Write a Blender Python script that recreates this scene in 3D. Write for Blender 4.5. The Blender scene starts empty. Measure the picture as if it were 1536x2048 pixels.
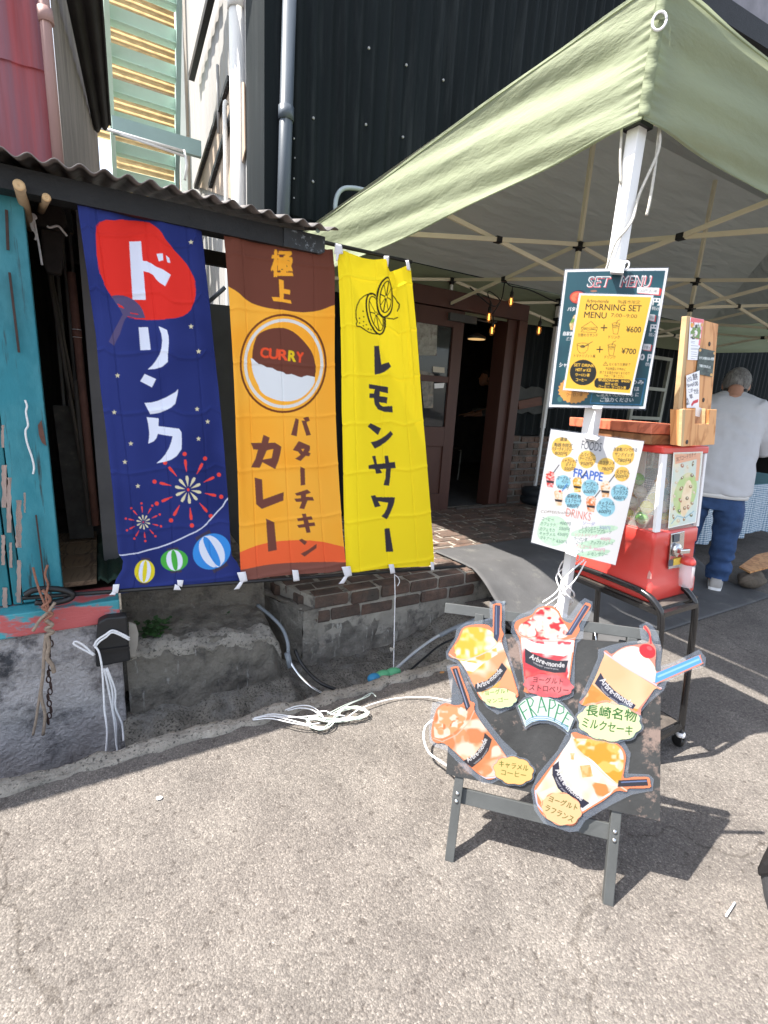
import bpy, bmesh, math, random
import numpy as np
from mathutils import Vector
random.seed(7); RNG=np.random.default_rng(11)
SC=bpy.context.scene
COL=SC.collection
# ---------------------------------------------------------------- camera
# world: +X along the building fronts, +Y into the buildings, Z up, metres, road at z = 0
F=973.42; CX,CY=768.,1024.                     # focal length in photo pixels (1536 x 2048)
_p,_r,_a=.2367,.06,1.0389
_up=np.array([np.sin(_r)*np.cos(_p),np.cos(_r)*np.cos(_p),np.sin(_p)])
_f=np.array([0,0,-1.]); _y=_f-_up*_f.dot(_up); _y/=np.linalg.norm(_y)
_x=np.cross(_y,_up)
R=np.array([[np.sin(_a),np.cos(_a),0],[-np.cos(_a),np.sin(_a),0],[0,0,1]])@np.array([_x,_y,_up])
H=1.35
EYE=np.array([0,0,H])
cd=bpy.data.cameras.new('camera'); cam=bpy.data.objects.new('camera',cd); COL.objects.link(cam)
cd.sensor_fit='VERTICAL'; cd.sensor_height=36; cd.lens=F/2048*36; cd.clip_start=.02; cd.clip_end=600
from mathutils import Matrix
mw=Matrix([[*R[0],0],[*R[1],0],[*R[2],H],[0,0,0,1]]); cam.matrix_world=mw
SC.camera=cam
# ---------------------------------------------------------------- sky, sun, exposure
SUN_DIR=Vector((.60,-.19,-1.0)).normalized()    # direction the light travels
wd=bpy.data.worlds.new('World'); SC.world=wd; wd.use_nodes=True
_n=wd.node_tree.nodes; _l=wd.node_tree.links
_bg=_n.get('Background'); _sk=_n.new('ShaderNodeTexSky'); _sk.sky_type='NISHITA'; _sk.sun_disc=False
_sk.sun_elevation=math.radians(57.8); _sk.sun_rotation=math.atan2(-.60,.19)
_sk.dust_density=1.5; _sk.ozone_density=1.0
_hs=_n.new('ShaderNodeHueSaturation'); _hs.inputs['Saturation'].default_value=.55; _l.new(_sk.outputs[0],_hs.inputs['Color'])
_l.new(_hs.outputs[0],_bg.inputs[0]); _bg.inputs[1].default_value=.15
sd=bpy.data.lights.new('sun','SUN'); sd.energy=5.0; sd.angle=math.radians(.53); sd.color=(1,.94,.85)
sun=bpy.data.objects.new('sun',sd); COL.objects.link(sun); sun.location=(-6,2,10)
sun.rotation_euler=SUN_DIR.to_track_quat('-Z','Y').to_euler()
vs=SC.view_settings; vs.view_transform='Standard'; vs.look='None'; vs.gamma=1; vs.exposure=1.55
# ---------------------------------------------------------------- photo pixel -> point on a plane of the place
def ray(x,y): return R@np.array([x-CX,-(y-CY),-F])
def az(x,y,z=0.):
    d=ray(x,y); return EYE+d*((z-H)/d[2])
def ay(x,y,Y):
    d=ray(x,y); return EYE+d*(Y/d[1])
def ax(x,y,X):
    d=ray(x,y); return EYE+d*(X/d[0])
def onp(x,y,p,n):
    d=ray(x,y); return EYE+d*(np.dot(n,np.asarray(p,float)-EYE)/np.dot(n,d))
def proj(P):
    c=(np.asarray(P,float)-EYE)@R
    return np.stack([CX-F*c[...,0]/c[...,2],CY+F*c[...,1]/c[...,2]],-1)
def lin(c):
    c=np.asarray(c,float)/255.; return np.where(c<=.04045,c/12.92,((c+.055)/1.055)**2.4)
def L4(*c): return (*[float(v) for v in lin(c)],1)
# ---------------------------------------------------------------- object helpers
WL={}
def setp(o,label=None,cat=None,group=None,kind=None):
    if label: o['label']=label
    if cat: o['category']=cat
    if group: o['group']=group
    if kind: o['kind']=kind
    return o
def thing(name,label,cat,loc=(0,0,0),group=None):
    o=bpy.data.objects.new(name,None); COL.objects.link(o); o.location=loc; o.empty_display_size=.1
    WL[o.name]=Vector(loc); return setp(o,label,cat,group)
class MB:
    def __init__(s): s.v=[]; s.f=[]; s.sm=[]; s.xf=None
    def add(s,vs_,fs,smooth=False):
        b=len(s.v); s.v.extend([tuple(map(float,v)) for v in vs_]); s.f.extend([tuple(b+i for i in f) for f in fs]); s.sm.extend([smooth]*len(fs)); return s
    def box(s,x0,x1,y0,y1,z0,z1):
        return s.add([(x0,y0,z0),(x1,y0,z0),(x1,y1,z0),(x0,y1,z0),(x0,y0,z1),(x1,y0,z1),(x1,y1,z1),(x0,y1,z1)],
          [(0,3,2,1),(4,5,6,7),(0,1,5,4),(1,2,6,5),(2,3,7,6),(3,0,4,7)])
    def obox(s,c,a,b,d):           # centre and three half vectors
        c,a,b,d=[np.asarray(q,float) for q in(c,a,b,d)]
        return s.add([c-a-b-d,c+a-b-d,c+a+b-d,c-a+b-d,c-a-b+d,c+a-b+d,c+a+b+d,c-a+b+d],
          [(0,3,2,1),(4,5,6,7),(0,1,5,4),(1,2,6,5),(2,3,7,6),(3,0,4,7)])
    def bar(s,p,q,w,h=None,up=(0,0,1)):
        p,q=np.asarray(p,float),np.asarray(q,float); h=h or w
        d=q-p; L=np.linalg.norm(d); d/=L; u=np.asarray(up,float)
        if abs(d.dot(u))>.97: u=np.array([1.,0,0])
        a=np.cross(d,u); a/=np.linalg.norm(a); u=np.cross(a,d)
        return s.obox((p+q)/2,d*L/2,a*w/2,u*h/2)
    def prism(s,pts,vec):          # polygon (3-D points) swept by vec
        n=len(pts); v=np.asarray(vec,float); P=[np.asarray(p,float) for p in pts]
        return s.add(P+[p+v for p in P],[tuple(range(n))[::-1],tuple(range(n,2*n))]+[(i,(i+1)%n,n+(i+1)%n,n+i) for i in range(n)])
    def loft(s,rings,caps=True,smooth=True,closed=False):
        n=len(rings[0]); m=len(rings); V=[p for r in rings for p in r]; Fc=[]
        for j in range(m-1 if not closed else m):
            k=(j+1)%m
            for i in range(n): Fc.append((j*n+i,j*n+(i+1)%n,k*n+(i+1)%n,k*n+i))
        b=len(s.v); s.add(V,Fc,smooth)
        if caps and not closed: s.f.append(tuple(b+i for i in range(n))[::-1]); s.f.append(tuple(b+(m-1)*n+i for i in range(n))); s.sm+= [False,False]
        return s
    def tube(s,pts,r,n=8,caps=True):
        P=[np.asarray(p,float) for p in pts]; m=len(P); rr=r if hasattr(r,'__len__') else [r]*m
        T=[]
        for i in range(m):
            t=P[min(i+1,m-1)]-P[max(i-1,0)]; T.append(t/(np.linalg.norm(t)+1e-12))
        u=np.array([0,0,1.]) if abs(T[0][2])<.9 else np.array([1.,0,0])
        rings=[]
        for i in range(m):
            a=np.cross(T[i],u); a/=np.linalg.norm(a)+1e-12; u=np.cross(a,T[i]); u/=np.linalg.norm(u)+1e-12
            rings.append([P[i]+rr[i]*(np.cos(t)*a+np.sin(t)*u) for t in np.linspace(0,2*np.pi,n,endpoint=False)])
        return s.loft(rings,caps)
    def ell(s,c,r,nu=12,nv=8,rot=None):
        c=np.asarray(c,float); r=np.asarray(r if hasattr(r,'__len__') else [r]*3,float); rings=[]
        for j in range(nv+1):
            ph=-np.pi/2+np.pi*(j/nv) ; ph=max(min(ph,np.pi/2-.02),-np.pi/2+.02)
            ring=[]
            for i in range(nu):
                th=2*np.pi*i/nu; p=np.array([np.cos(ph)*np.cos(th),np.cos(ph)*np.sin(th),np.sin(ph)])*r
                if rot is not None: p=rot@p
                ring.append(c+p)
            rings.append(ring)
        return s.loft(rings,True)
    def lathe(s,prof,c,n=20,axis=(0,0,1)):
        a=np.asarray(axis,float); a/=np.linalg.norm(a); u=np.array([1.,0,0]) if abs(a[0])<.9 else np.array([0,1.,0])
        u=u-a*a.dot(u); u/=np.linalg.norm(u); w=np.cross(a,u); c=np.asarray(c,float)
        return s.loft([[c+a*h+r*(np.cos(t)*u+np.sin(t)*w) for t in np.linspace(0,2*np.pi,n,endpoint=False)] for r,h in prof])
    def sheet(s,fn,nu,nv,smooth=True):   # fn(u,v) -> point, u,v in 0..1
        V=[fn(i/nu,j/nv) for j in range(nv+1) for i in range(nu+1)]
        return s.add(V,[(j*(nu+1)+i,j*(nu+1)+i+1,(j+1)*(nu+1)+i+1,(j+1)*(nu+1)+i) for j in range(nv) for i in range(nu)],smooth)
    def build(s,name,m,parent=None,bevel=0,label=None,cat=None,group=None,kind=None,solid=0):
        V=np.array(s.v)
        if s.xf: V=np.array([s.xf(v) for v in V])
        if parent is None or True:
            o0=np.array([(V[:,0].min()+V[:,0].max())/2,(V[:,1].min()+V[:,1].max())/2,V[:,2].min()])
        me=bpy.data.meshes.new(name); me.from_pydata((V-o0).tolist(),[],s.f)
        me.polygons.foreach_set('use_smooth',s.sm); me.update()
        o=bpy.data.objects.new(name,me); COL.objects.link(o)
        if m: me.materials.append(m)
        pl=Vector((0,0,0))
        if parent is not None: o.parent=parent; pl=WL[parent.name]
        o.location=Vector(o0)-pl; WL[o.name]=Vector(o0)
        if bevel:
            b=o.modifiers.new('bevel','BEVEL'); b.width=bevel; b.segments=2; b.limit_method='ANGLE'
        if solid:
            b=o.modifiers.new('solid','SOLIDIFY'); b.thickness=solid; b.offset=0
        return setp(o,label,cat,group,kind)
def cr(pts,n=8):                   # Catmull-Rom through points
    P=[np.asarray(p,float) for p in pts]; P=[2*P[0]-P[1]]+P+[2*P[-1]-P[-2]]; out=[]
    for i in range(1,len(P)-2):
        for k in range(n):
            t=k/n; a,b,c,d=P[i-1:i+3]
            out.append(.5*((2*b)+(-a+c)*t+(2*a-5*b+4*c-d)*t*t+(-a+3*b-3*c+d)*t**3))
    return out+[P[-2]]
def copytree(o,parent=None,loc=None):
    c=o.copy(); COL.objects.link(c); c.parent=parent
    if loc is not None: c.location=loc
    for ch in list(o.children): copytree(ch,c)
    return c
# ---------------------------------------------------------------- materials
def mat(name,col,rough=.65,metal=0,var=.18,vs=6.,bump=0.,bs=60.,col2=None,mix2=None,m2s=5.,stretch=(1,1,1),spec=.4,trans=0,alpha=1,emit=None,coat=0,aniso=None,detail=4,m2w=.12,attr=None,bdist=.01,col3=None,mix3=.6,m3s=3.,m3w=.15,st3=None):
    m=bpy.data.materials.new(name); m.use_nodes=True; N=m.node_tree.nodes; K=m.node_tree.links
    B=N.get('Principled BSDF'); out=N.get('Material Output')
    B.inputs['Roughness'].default_value=rough; B.inputs['Metallic'].default_value=metal
    B.inputs['Specular IOR Level'].default_value=spec; B.inputs['Coat Weight'].default_value=coat
    tc=N.new('ShaderNodeTexCoord'); mp=N.new('ShaderNodeMapping'); mp.inputs['Scale'].default_value=stretch
    K.new(tc.outputs['Object'],mp.inputs[0])
    def noise(sc,det=detail,rg=.6):
        n=N.new('ShaderNodeTexNoise'); n.inputs['Scale'].default_value=sc; n.inputs['Detail'].default_value=det; n.inputs['Roughness'].default_value=rg
        K.new(mp.outputs[0],n.inputs['Vector']); return n
    c=np.array(col[:3],float) if max(col[:3])<=1.0 else lin(col[:3])
    if attr:
        at=N.new('ShaderNodeAttribute'); at.attribute_name=attr; colsock=at.outputs['Color']
    else:
        n=noise(vs); rp=N.new('ShaderNodeValToRGB'); rp.color_ramp.elements[0].position=.25; rp.color_ramp.elements[1].position=.75
        rp.color_ramp.elements[0].color=(*np.clip(c*(1-var),0,1),1); rp.color_ramp.elements[1].color=(*np.clip(c*(1+var),0,1),1)
        K.new(n.outputs['Fac'],rp.inputs[0]); colsock=rp.outputs[0]
    if col2 is not None:
        c2=np.array(col2[:3],float) if max(col2[:3])<=1.0 else lin(col2[:3])
        n2=noise(m2s,8,.7); r2=N.new('ShaderNodeValToRGB'); r2.color_ramp.elements[0].position=mix2-m2w/2; r2.color_ramp.elements[1].position=mix2+m2w/2
        K.new(n2.outputs['Fac'],r2.inputs[0]); mx=N.new('ShaderNodeMix'); mx.data_type='RGBA'
        K.new(r2.outputs[0],mx.inputs['Factor']); K.new(colsock,mx.inputs['A']); mx.inputs['B'].default_value=(*c2,1); colsock=mx.outputs['Result']
    if col3 is not None:
        c3=np.array(col3[:3],float) if max(col3[:3])<=1.0 else lin(col3[:3]); mo=mp
        if st3: mp=N.new('ShaderNodeMapping'); mp.inputs['Scale'].default_value=st3; mp.inputs['Location'].default_value=(3.1,1.7,.4); K.new(tc.outputs['Object'],mp.inputs[0])
        n3=noise(m3s,7,.68); mp=mo; r3=N.new('ShaderNodeValToRGB'); r3.color_ramp.elements[0].position=mix3-m3w/2; r3.color_ramp.elements[1].position=mix3+m3w/2
        K.new(n3.outputs['Fac'],r3.inputs[0]); mx=N.new('ShaderNodeMix'); mx.data_type='RGBA'
        K.new(r3.outputs[0],mx.inputs['Factor']); K.new(colsock,mx.inputs['A']); mx.inputs['B'].default_value=(*c3,1); colsock=mx.outputs['Result']
    K.new(colsock,B.inputs['Base Color'])
    if bump:
        nb=noise(bs,6,.65); bp=N.new('ShaderNodeBump'); bp.inputs['Strength'].default_value=bump; bp.inputs['Distance'].default_value=bdist
        K.new(nb.outputs['Fac'],bp.inputs['Height']); K.new(bp.outputs[0],B.inputs['Normal'])
    if emit: B.inputs['Emission Color'].default_value=(*emit[:3],1); B.inputs['Emission Strength'].default_value=emit[3]
    last=B.outputs[0]
    if trans:
        t=N.new('ShaderNodeBsdfTranslucent'); K.new(colsock,t.inputs[0]); ms=N.new('ShaderNodeMixShader'); ms.inputs[0].default_value=trans
        K.new(B.outputs[0],ms.inputs[1]); K.new(t.outputs[0],ms.inputs[2]); last=ms.outputs[0]; K.new(last,out.inputs[0])
    if alpha<1:
        t=N.new('ShaderNodeBsdfTransparent'); ms=N.new('ShaderNodeMixShader'); ms.inputs[0].default_value=alpha
        K.new(t.outputs[0],ms.inputs[1]); K.new(last,ms.inputs[2]); K.new(ms.outputs[0],out.inputs[0])
    return m
def asphalt():
    m=mat('asphalt',(.150,.140,.131),rough=.9,var=.12,vs=1.7,spec=.25)
    N=m.node_tree.nodes; K=m.node_tree.links; B=N['Principled BSDF']; tc=[n for n in N if n.type=='TEX_COORD'][0]
    src=B.inputs['Base Color'].links[0].from_socket
    def vor(sc,feat='F1'):
        v=N.new('ShaderNodeTexVoronoi'); v.feature=feat; v.inputs['Scale'].default_value=sc; K.new(tc.outputs['Object'],v.inputs['Vector']); return v
    def mul(a,b,f=1.):
        x=N.new('ShaderNodeMix'); x.data_type='RGBA'; x.blend_type='MULTIPLY'; x.inputs['Factor'].default_value=f; K.new(a,x.inputs['A']); K.new(b,x.inputs['B']); return x.outputs['Result']
    def ramp(sock,*st):
        r=N.new('ShaderNodeValToRGB'); E=r.color_ramp.elements
        while len(E)<len(st): E.new(.5)
        for e,(p,c) in zip(E,st): e.position=p; e.color=(*c,1)
        K.new(sock,r.inputs[0]); return r.outputs[0]
    v=vor(190); sp=N.new('ShaderNodeSeparateColor'); K.new(v.outputs['Color'],sp.inputs[0])
    stone=ramp(sp.outputs[0],(0,(.70,.69,.69)),(.55,(.98,.97,.96)),(.9,(1.18,1.17,1.15)),(1,(1.6,1.58,1.55)))
    edge=ramp(vor(190,'DISTANCE_TO_EDGE').outputs['Distance'],(0,(.52,.50,.49)),(.06,(1,1,1)))
    w2=vor(420); sp2=N.new('ShaderNodeSeparateColor'); K.new(w2.outputs['Color'],sp2.inputs[0]); fine=ramp(sp2.outputs[1],(0,(.72,.72,.72)),(1,(1.28,1.27,1.25)))
    pn=N.new('ShaderNodeTexNoise'); pn.inputs['Scale'].default_value=38; pn.inputs['Detail'].default_value=6; K.new(tc.outputs['Object'],pn.inputs['Vector'])
    pit=ramp(pn.outputs['Fac'],(.33,(.5,.48,.47)),(.40,(1,1,1)))
    big=N.new('ShaderNodeTexNoise'); big.inputs['Scale'].default_value=6; big.inputs['Detail'].default_value=4; K.new(tc.outputs['Object'],big.inputs['Vector'])
    blot=ramp(big.outputs['Fac'],(.3,(.84,.83,.83)),(.7,(1.14,1.13,1.12)))
    bg2=N.new('ShaderNodeTexNoise'); bg2.inputs['Scale'].default_value=1.1; bg2.inputs['Detail'].default_value=7; bg2.inputs['Roughness'].default_value=.7; K.new(tc.outputs['Object'],bg2.inputs['Vector'])
    stain=ramp(bg2.outputs['Fac'],(.32,(.78,.77,.77)),(.45,(.98,.97,.97)),(.62,(1.0,1,1)),(.75,(1.14,1.13,1.1)))
    w=vor(.38,'DISTANCE_TO_EDGE')
    wn=N.new('ShaderNodeTexNoise'); wn.inputs['Scale'].default_value=5; wn.inputs['Detail'].default_value=6; K.new(tc.outputs['Object'],wn.inputs['Vector'])
    vm=N.new('ShaderNodeVectorMath'); vm.operation='SCALE'; vm.inputs['Scale'].default_value=.35; K.new(wn.outputs['Color'],vm.inputs[0])
    va=N.new('ShaderNodeVectorMath'); K.new(vm.outputs[0],va.inputs[0]); K.new(tc.outputs['Object'],va.inputs[1]); K.new(va.outputs[0],w.inputs['Vector'])
    crk=ramp(w.outputs['Distance'],(0,(.5,.48,.46)),(.002,(1,1,1)))
    c=mul(mul(mul(mul(mul(mul(mul(src,stone,.9),edge,.8),fine,.8),pit,.7),blot),stain),crk,.7)
    K.new(c,B.inputs['Base Color'])
    bp=N.new('ShaderNodeBump'); bp.inputs['Strength'].default_value=.65; bp.inputs['Distance'].default_value=.005
    ad=N.new('ShaderNodeMath'); ad.operation='SUBTRACT'; K.new(pn.outputs['Fac'],ad.inputs[0]); 
    sc=N.new('ShaderNodeMath'); sc.operation='MULTIPLY'; sc.inputs[1].default_value=.6; K.new(v.outputs['Distance'],sc.inputs[0]); K.new(sc.outputs[0],ad.inputs[1])
    K.new(ad.outputs[0],bp.inputs['Height']); K.new(bp.outputs[0],B.inputs['Normal'])
    return m
def wood(name,c1,c2,scale=1.,rough=.6,stretch=(1,1,1)):
    m=mat(name,c1,rough=rough,var=.1,vs=4,stretch=stretch)
    N=m.node_tree.nodes; K=m.node_tree.links; B=N['Principled BSDF']; mp=[n for n in N if n.type=='MAPPING'][0]
    w=N.new('ShaderNodeTexNoise'); w.inputs['Scale'].default_value=7*scale; w.inputs['Detail'].default_value=5; w.inputs['Distortion'].default_value=1.6
    K.new(mp.outputs[0],w.inputs['Vector']); src=B.inputs['Base Color'].links[0].from_socket
    ml=N.new('ShaderNodeMath'); ml.operation='MULTIPLY'; ml.inputs[1].default_value=9; K.new(w.outputs['Fac'],ml.inputs[0])
    fr=N.new('ShaderNodeMath'); fr.operation='PINGPONG'; fr.inputs[1].default_value=1; K.new(ml.outputs[0],fr.inputs[0])
    r=N.new('ShaderNodeValToRGB'); r.color_ramp.elements[0].position=.0; r.color_ramp.elements[1].position=.55; K.new(fr.outputs[0],r.inputs[0])
    r.color_ramp.elements[0].color=(1,1,1,1); r.color_ramp.elements[1].color=(0,0,0,1)
    mx=N.new('ShaderNodeMix'); mx.data_type='RGBA'; K.new(r.outputs[0],mx.inputs['Factor']); K.new(src,mx.inputs['A'])
    mx.inputs['B'].default_value=(*lin(c2),1); K.new(mx.outputs['Result'],B.inputs['Base Color']); return m
def twosided(name,front,back,trans=.25):
    m=mat(name,front,rough=.7,var=.05,trans=trans)
    N=m.node_tree.nodes; K=m.node_tree.links; out=N['Material Output']; fr=out.inputs[0].links[0].from_socket
    g=N.new('ShaderNodeNewGeometry'); b=N.new('ShaderNodeBsdfPrincipled'); b.inputs['Base Color'].default_value=(*lin(back),1); b.inputs['Roughness'].default_value=.45
    tc=[n for n in N if n.type=='TEX_COORD'][0]; mp=N.new('ShaderNodeMapping'); mp.inputs['Rotation'].default_value=(0,0,.6); mp.inputs['Scale'].default_value=(1.2,6,3); K.new(tc.outputs['Object'],mp.inputs[0])
    nb=N.new('ShaderNodeTexNoise'); nb.inputs['Scale'].default_value=2.2; nb.inputs['Detail'].default_value=6; K.new(mp.outputs[0],nb.inputs['Vector']); bp=N.new('ShaderNodeBump'); bp.inputs['Strength'].default_value=.8; bp.inputs['Distance'].default_value=.03; K.new(nb.outputs['Fac'],bp.inputs['Height']); K.new(bp.outputs[0],b.inputs['Normal'])
    ms=N.new('ShaderNodeMixShader'); K.new(g.outputs['Backfacing'],ms.inputs[0]); K.new(fr,ms.inputs[1]); K.new(b.outputs[0],ms.inputs[2]); K.new(ms.outputs[0],out.inputs[0])
    return m
def glassm(name,tint=(230,240,240),a=.25,rough=.08):
    return mat(name,tint,rough=rough,var=.03,alpha=a,spec=.6)
M={}
M['asphalt']=asphalt()
M['concrete']=mat('rough_concrete',(.25,.226,.187),rough=.9,var=.45,vs=6,bump=1,bs=45,bdist=.025,col2=(.055,.05,.045),mix2=.54,m2s=6,m2w=.25,col3=(.34,.33,.31),mix3=.66,m3s=6,m3w=.08,st3=(5,5,.6))
M['concrete2']=mat('pitted_concrete',(.20,.183,.155),rough=.95,var=.5,vs=12,bump=1,bs=60,bdist=.02,col2=(.03,.028,.025),mix2=.56,m2s=95,m2w=.12,col3=(.26,.25,.23),mix3=.60,m3s=9,m3w=.2)
M['kerb']=mat('kerb_stone',(.32,.295,.255),rough=.9,var=.35,vs=7,bump=1,bs=45,bdist=.02,col2=(.07,.065,.058),mix2=.58,m2s=75,m2w=.08)
M['gutter']=mat('gutter_dirt',(.07,.065,.058),rough=.95,var=.5,vs=9,bump=1,bs=30,bdist=.04)
M['rubber']=mat('rubber_mat',(.075,.075,.078),rough=.75,var=.25,vs=4,bump=.25,bs=90,col2=(.12,.118,.112),mix2=.62,m2s=6)
M['brick']=mat('old_brick',(.17,.105,.08),rough=.92,var=.6,vs=6,bump=1,bs=45,bdist=.018,col2=(.085,.072,.062),mix2=.50,m2s=5,m2w=.25,col3=(.02,.018,.016),mix3=.66,m3s=30,m3w=.04)
M['mortar']=mat('mortar',(.34,.315,.27),rough=.95,var=.3,vs=10,bump=.8,bs=50,col2=(.12,.11,.1),mix2=.58,m2s=7)
M['blackwall']=mat('black_tin',(.006,.0088,.0100),rough=.65,var=.4,vs=2,bump=.1,bs=20,stretch=(3,3,.22),spec=.12,col2=(.019,.0225,.024),mix2=.60,m2s=3.5,m2w=.2,col3=(.045,.04,.035),mix3=.72,m3s=5,m3w=.05,st3=(6,6,.5))
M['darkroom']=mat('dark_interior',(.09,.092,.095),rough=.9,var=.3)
M['siding']=mat('white_siding',(.29,.285,.28),rough=.5,var=.12,vs=3,stretch=(1,1,.2),col2=(.24,.21,.19),mix2=.66,m2s=3)
M['beigewall']=mat('beige_tin',(.33,.26,.20),rough=.6,var=.2,vs=3,stretch=(1,1,.2))
M['door']=mat('brown_paint',(.078,.034,.026),rough=.5,var=.15,vs=5,bump=.1,bs=70,stretch=(1,1,.2))
M['whitepipe']=mat('white_pvc',(.68,.68,.66),rough=.45,var=.08,vs=3)
M['greypipe']=mat('grey_pvc',(.17,.19,.21),rough=.4,var=.15,vs=3,stretch=(1,1,.3))
M['bluepipe']=mat('slate_pipe',(.075,.09,.11),rough=.4,var=.25,vs=4,stretch=(1,1,.3))
M['black']=mat('black_plastic',(.012,.012,.013),rough=.4,var=.2)
M['blackbeam']=mat('black_timber',(.009,.009,.010),rough=.6,var=.4,vs=10,bump=.4,bs=60)
M['wornbeam']=mat('worn_black_paint',(.02,.022,.025),rough=.5,var=.4,vs=20,bump=.3,bs=80,col2=(.16,.18,.2),mix2=.60,m2s=40,m2w=.05)
M['eave']=mat('weathered_tin',(.17,.155,.15),rough=.7,var=.3,vs=8,col2=(.08,.07,.065),mix2=.6,m2s=7)
def pinktin():
    m=mat('pink_painted_tin',(.30,.050,.052),rough=.6,var=.45,vs=4,stretch=(5,5,.22),col2=(.22,.095,.12),mix2=.50,m2s=2.4,m2w=.3,col3=(.05,.025,.028),mix3=.66,m3s=3,m3w=.10,st3=(7,7,.5))
    return m
M['pink']=pinktin()
M['greyboard']=mat('grey_boards',(.20,.17,.15),rough=.8,var=.4,vs=7,stretch=(4,4,.25),bump=.4,bs=20)
M['paintpipe']=mat('pinkish_trim',(.33,.20,.18),rough=.6,var=.2,vs=4,stretch=(1,1,.3))
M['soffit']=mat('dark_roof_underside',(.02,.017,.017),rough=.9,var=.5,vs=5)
M['teal']=mat('flaking_teal_paint',(.016,.185,.225),rough=.55,var=.4,vs=5,bump=.35,bs=25,stretch=(1.4,1,.30),col2=(.36,.27,.23),mix2=.505,m2s=3.4,m2w=.02,col3=(.02,.05,.055),mix3=.60,m3s=4,m3w=.12,st3=(9,1,.6))
M['teal2']=mat('teal_door_paint',(.014,.175,.225),rough=.55,var=.5,vs=3,bump=.3,bs=30,stretch=(1,1,.4),col2=(.07,.29,.34),mix2=.58,m2s=4,m2w=.3,col3=(.02,.045,.05),mix3=.62,m3s=4,m3w=.1,st3=(8,1,.7))
M['sill']=mat('red_teal_sill',(.05,.28,.33),rough=.5,var=.25,vs=6,bump=.4,bs=40,stretch=(.6,1,1.6),col2=(.46,.10,.10),mix2=.52,m2s=5,m2w=.05)
M['plinth']=mat('whitewashed_concrete',(.60,.57,.57),rough=.95,var=.25,vs=6,bump=1,bs=60,bdist=.035,col3=(.16,.13,.12),mix3=.6,m3s=3,m3w=.3,col2=(.07,.072,.08),mix2=.57,m2s=5,m2w=.14)
M['rust']=mat('rusty_pipe',(.12,.055,.04),rough=.8,var=.4,vs=10,bump=.3)
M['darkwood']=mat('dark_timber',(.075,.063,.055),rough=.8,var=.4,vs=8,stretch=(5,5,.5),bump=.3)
M['oldwood']=wood('old_board',(120,100,78),(84,68,52),1.2,.75,(1,.35,1))
M['bamboo']=mat('bamboo',(.33,.24,.15),rough=.55,var=.25,vs=14,stretch=(1,1,1))
M['bambooend']=mat('cut_bamboo',(.62,.42,.22),rough=.6,var=.15,vs=60)
M['rope']=mat('white_rope',(.72,.72,.73),rough=.8,var=.12,vs=120,bump=.6,bs=250,bdist=.002)
M['oldrope']=mat('old_rope',(.28,.22,.17),rough=.9,var=.35,vs=60,bump=.7,bs=200,bdist=.003)
M['orangerope']=mat('orange_rope',(.26,.12,.08),rough=.9,var=.35,vs=60,bump=.7,bs=200,bdist=.003)
M['chain']=mat('rusty_chain',(.06,.035,.03),rough=.7,metal=.4,var=.4,vs=30)
M['knit']=mat('dark_cloth',(.022,.018,.016),rough=.95,var=.3,vs=30)
M['greentarp']=mat('green_sheet',(.02,.045,.03),rough=.8,var=.3,vs=9,bump=.3)
M['mint']=mat('mint_green_steel',(.62,.80,.67),rough=.5,var=.12,vs=3,col2=(.42,.56,.46),mix2=.62,m2s=3)
M['mint2']=mat('pale_blue_green_steel',(.33,.46,.43),rough=.5,var=.1,vs=3)
M['fibre']=mat('yellowed_fibreglass',(.50,.36,.18),rough=.5,var=.35,vs=9,trans=.72,stretch=(1,1,3),col2=(.38,.26,.12),mix2=.66,m2s=7)
M['steelwhite']=mat('white_painted_steel',(.74,.74,.74),rough=.35,var=.05)
M['truss']=mat('cream_painted_steel',(.74,.69,.53),rough=.4,var=.06)
M['tentgreen']=mat('sage_tent_fabric',(.36,.405,.27),rough=.75,var=.07,vs=2,trans=.48,bump=.5,bs=7,bdist=.02,stretch=(1,1,3.5))
M['tentroof']=twosided('dark_lined_tent_fabric',(120,130,84),(196,202,200),.2)
M['steelblack']=mat('black_enamel_tube',(.012,.012,.013),rough=.25,var=.2,col2=(.14,.07,.05),mix2=.70,m2s=14,m2w=.04,spec=.6)
M['framegrey']=mat('dark_grey_wood_frame',(.058,.062,.063),rough=.6,var=.2,vs=8,stretch=(1,1,1),bump=.1)
M['blackboard']=mat('worn_blackboard',(.025,.026,.027),rough=.7,var=.4,vs=7,bump=.15,bs=60,col2=(.15,.11,.095),mix2=.58,m2s=9,m2w=.07)
M['red']=mat('red_plastic',(.62,.055,.045),rough=.35,var=.05,vs=3,coat=.2,spec=.5)
M['chrome']=mat('worn_chrome',(.62,.62,.62),rough=.18,metal=1,var=.1)
M['clear']=glassm('clear_plastic',(235,240,235),.13)
M['film']=glassm('laminate_film',(160,172,192),.075,.15)
M['cup']=glassm('frosted_cup',(225,225,228),.38,.2)
M['whiteplastic']=mat('white_plastic',(.78,.78,.80),rough=.35,var=.03)
M['paper']=mat('white_paper',(.80,.80,.80),rough=.6,var=.03)
M['ply']=wood('pine_plywood',(214,158,104),(176,116,66),.8,.55,(1,1,.35))
M['plyedge']=mat('plywood_edge',(.52,.36,.19),rough=.7,var=.35,vs=3,stretch=(40,1,.2))
M['pinkwood']=wood('reddish_board',(196,112,84),(160,84,62),1,.6,(.5,1,1))
M['brownwood']=wood('brown_block',(150,104,70),(118,78,50),1,.6,(.5,1,1))
M['glasspane']=glassm('window_glass',(60,62,64),.55,.05)
M['print']=mat('printed_ink',(1,1,1),rough=.45,attr='Col',spec=.35)
M['printcloth']=mat('printed_cloth',(1,1,1),rough=.8,attr='Col',trans=.12,spec=.12,bump=.35,bs=420,bdist=.0015)
M['gingham']=None
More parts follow.
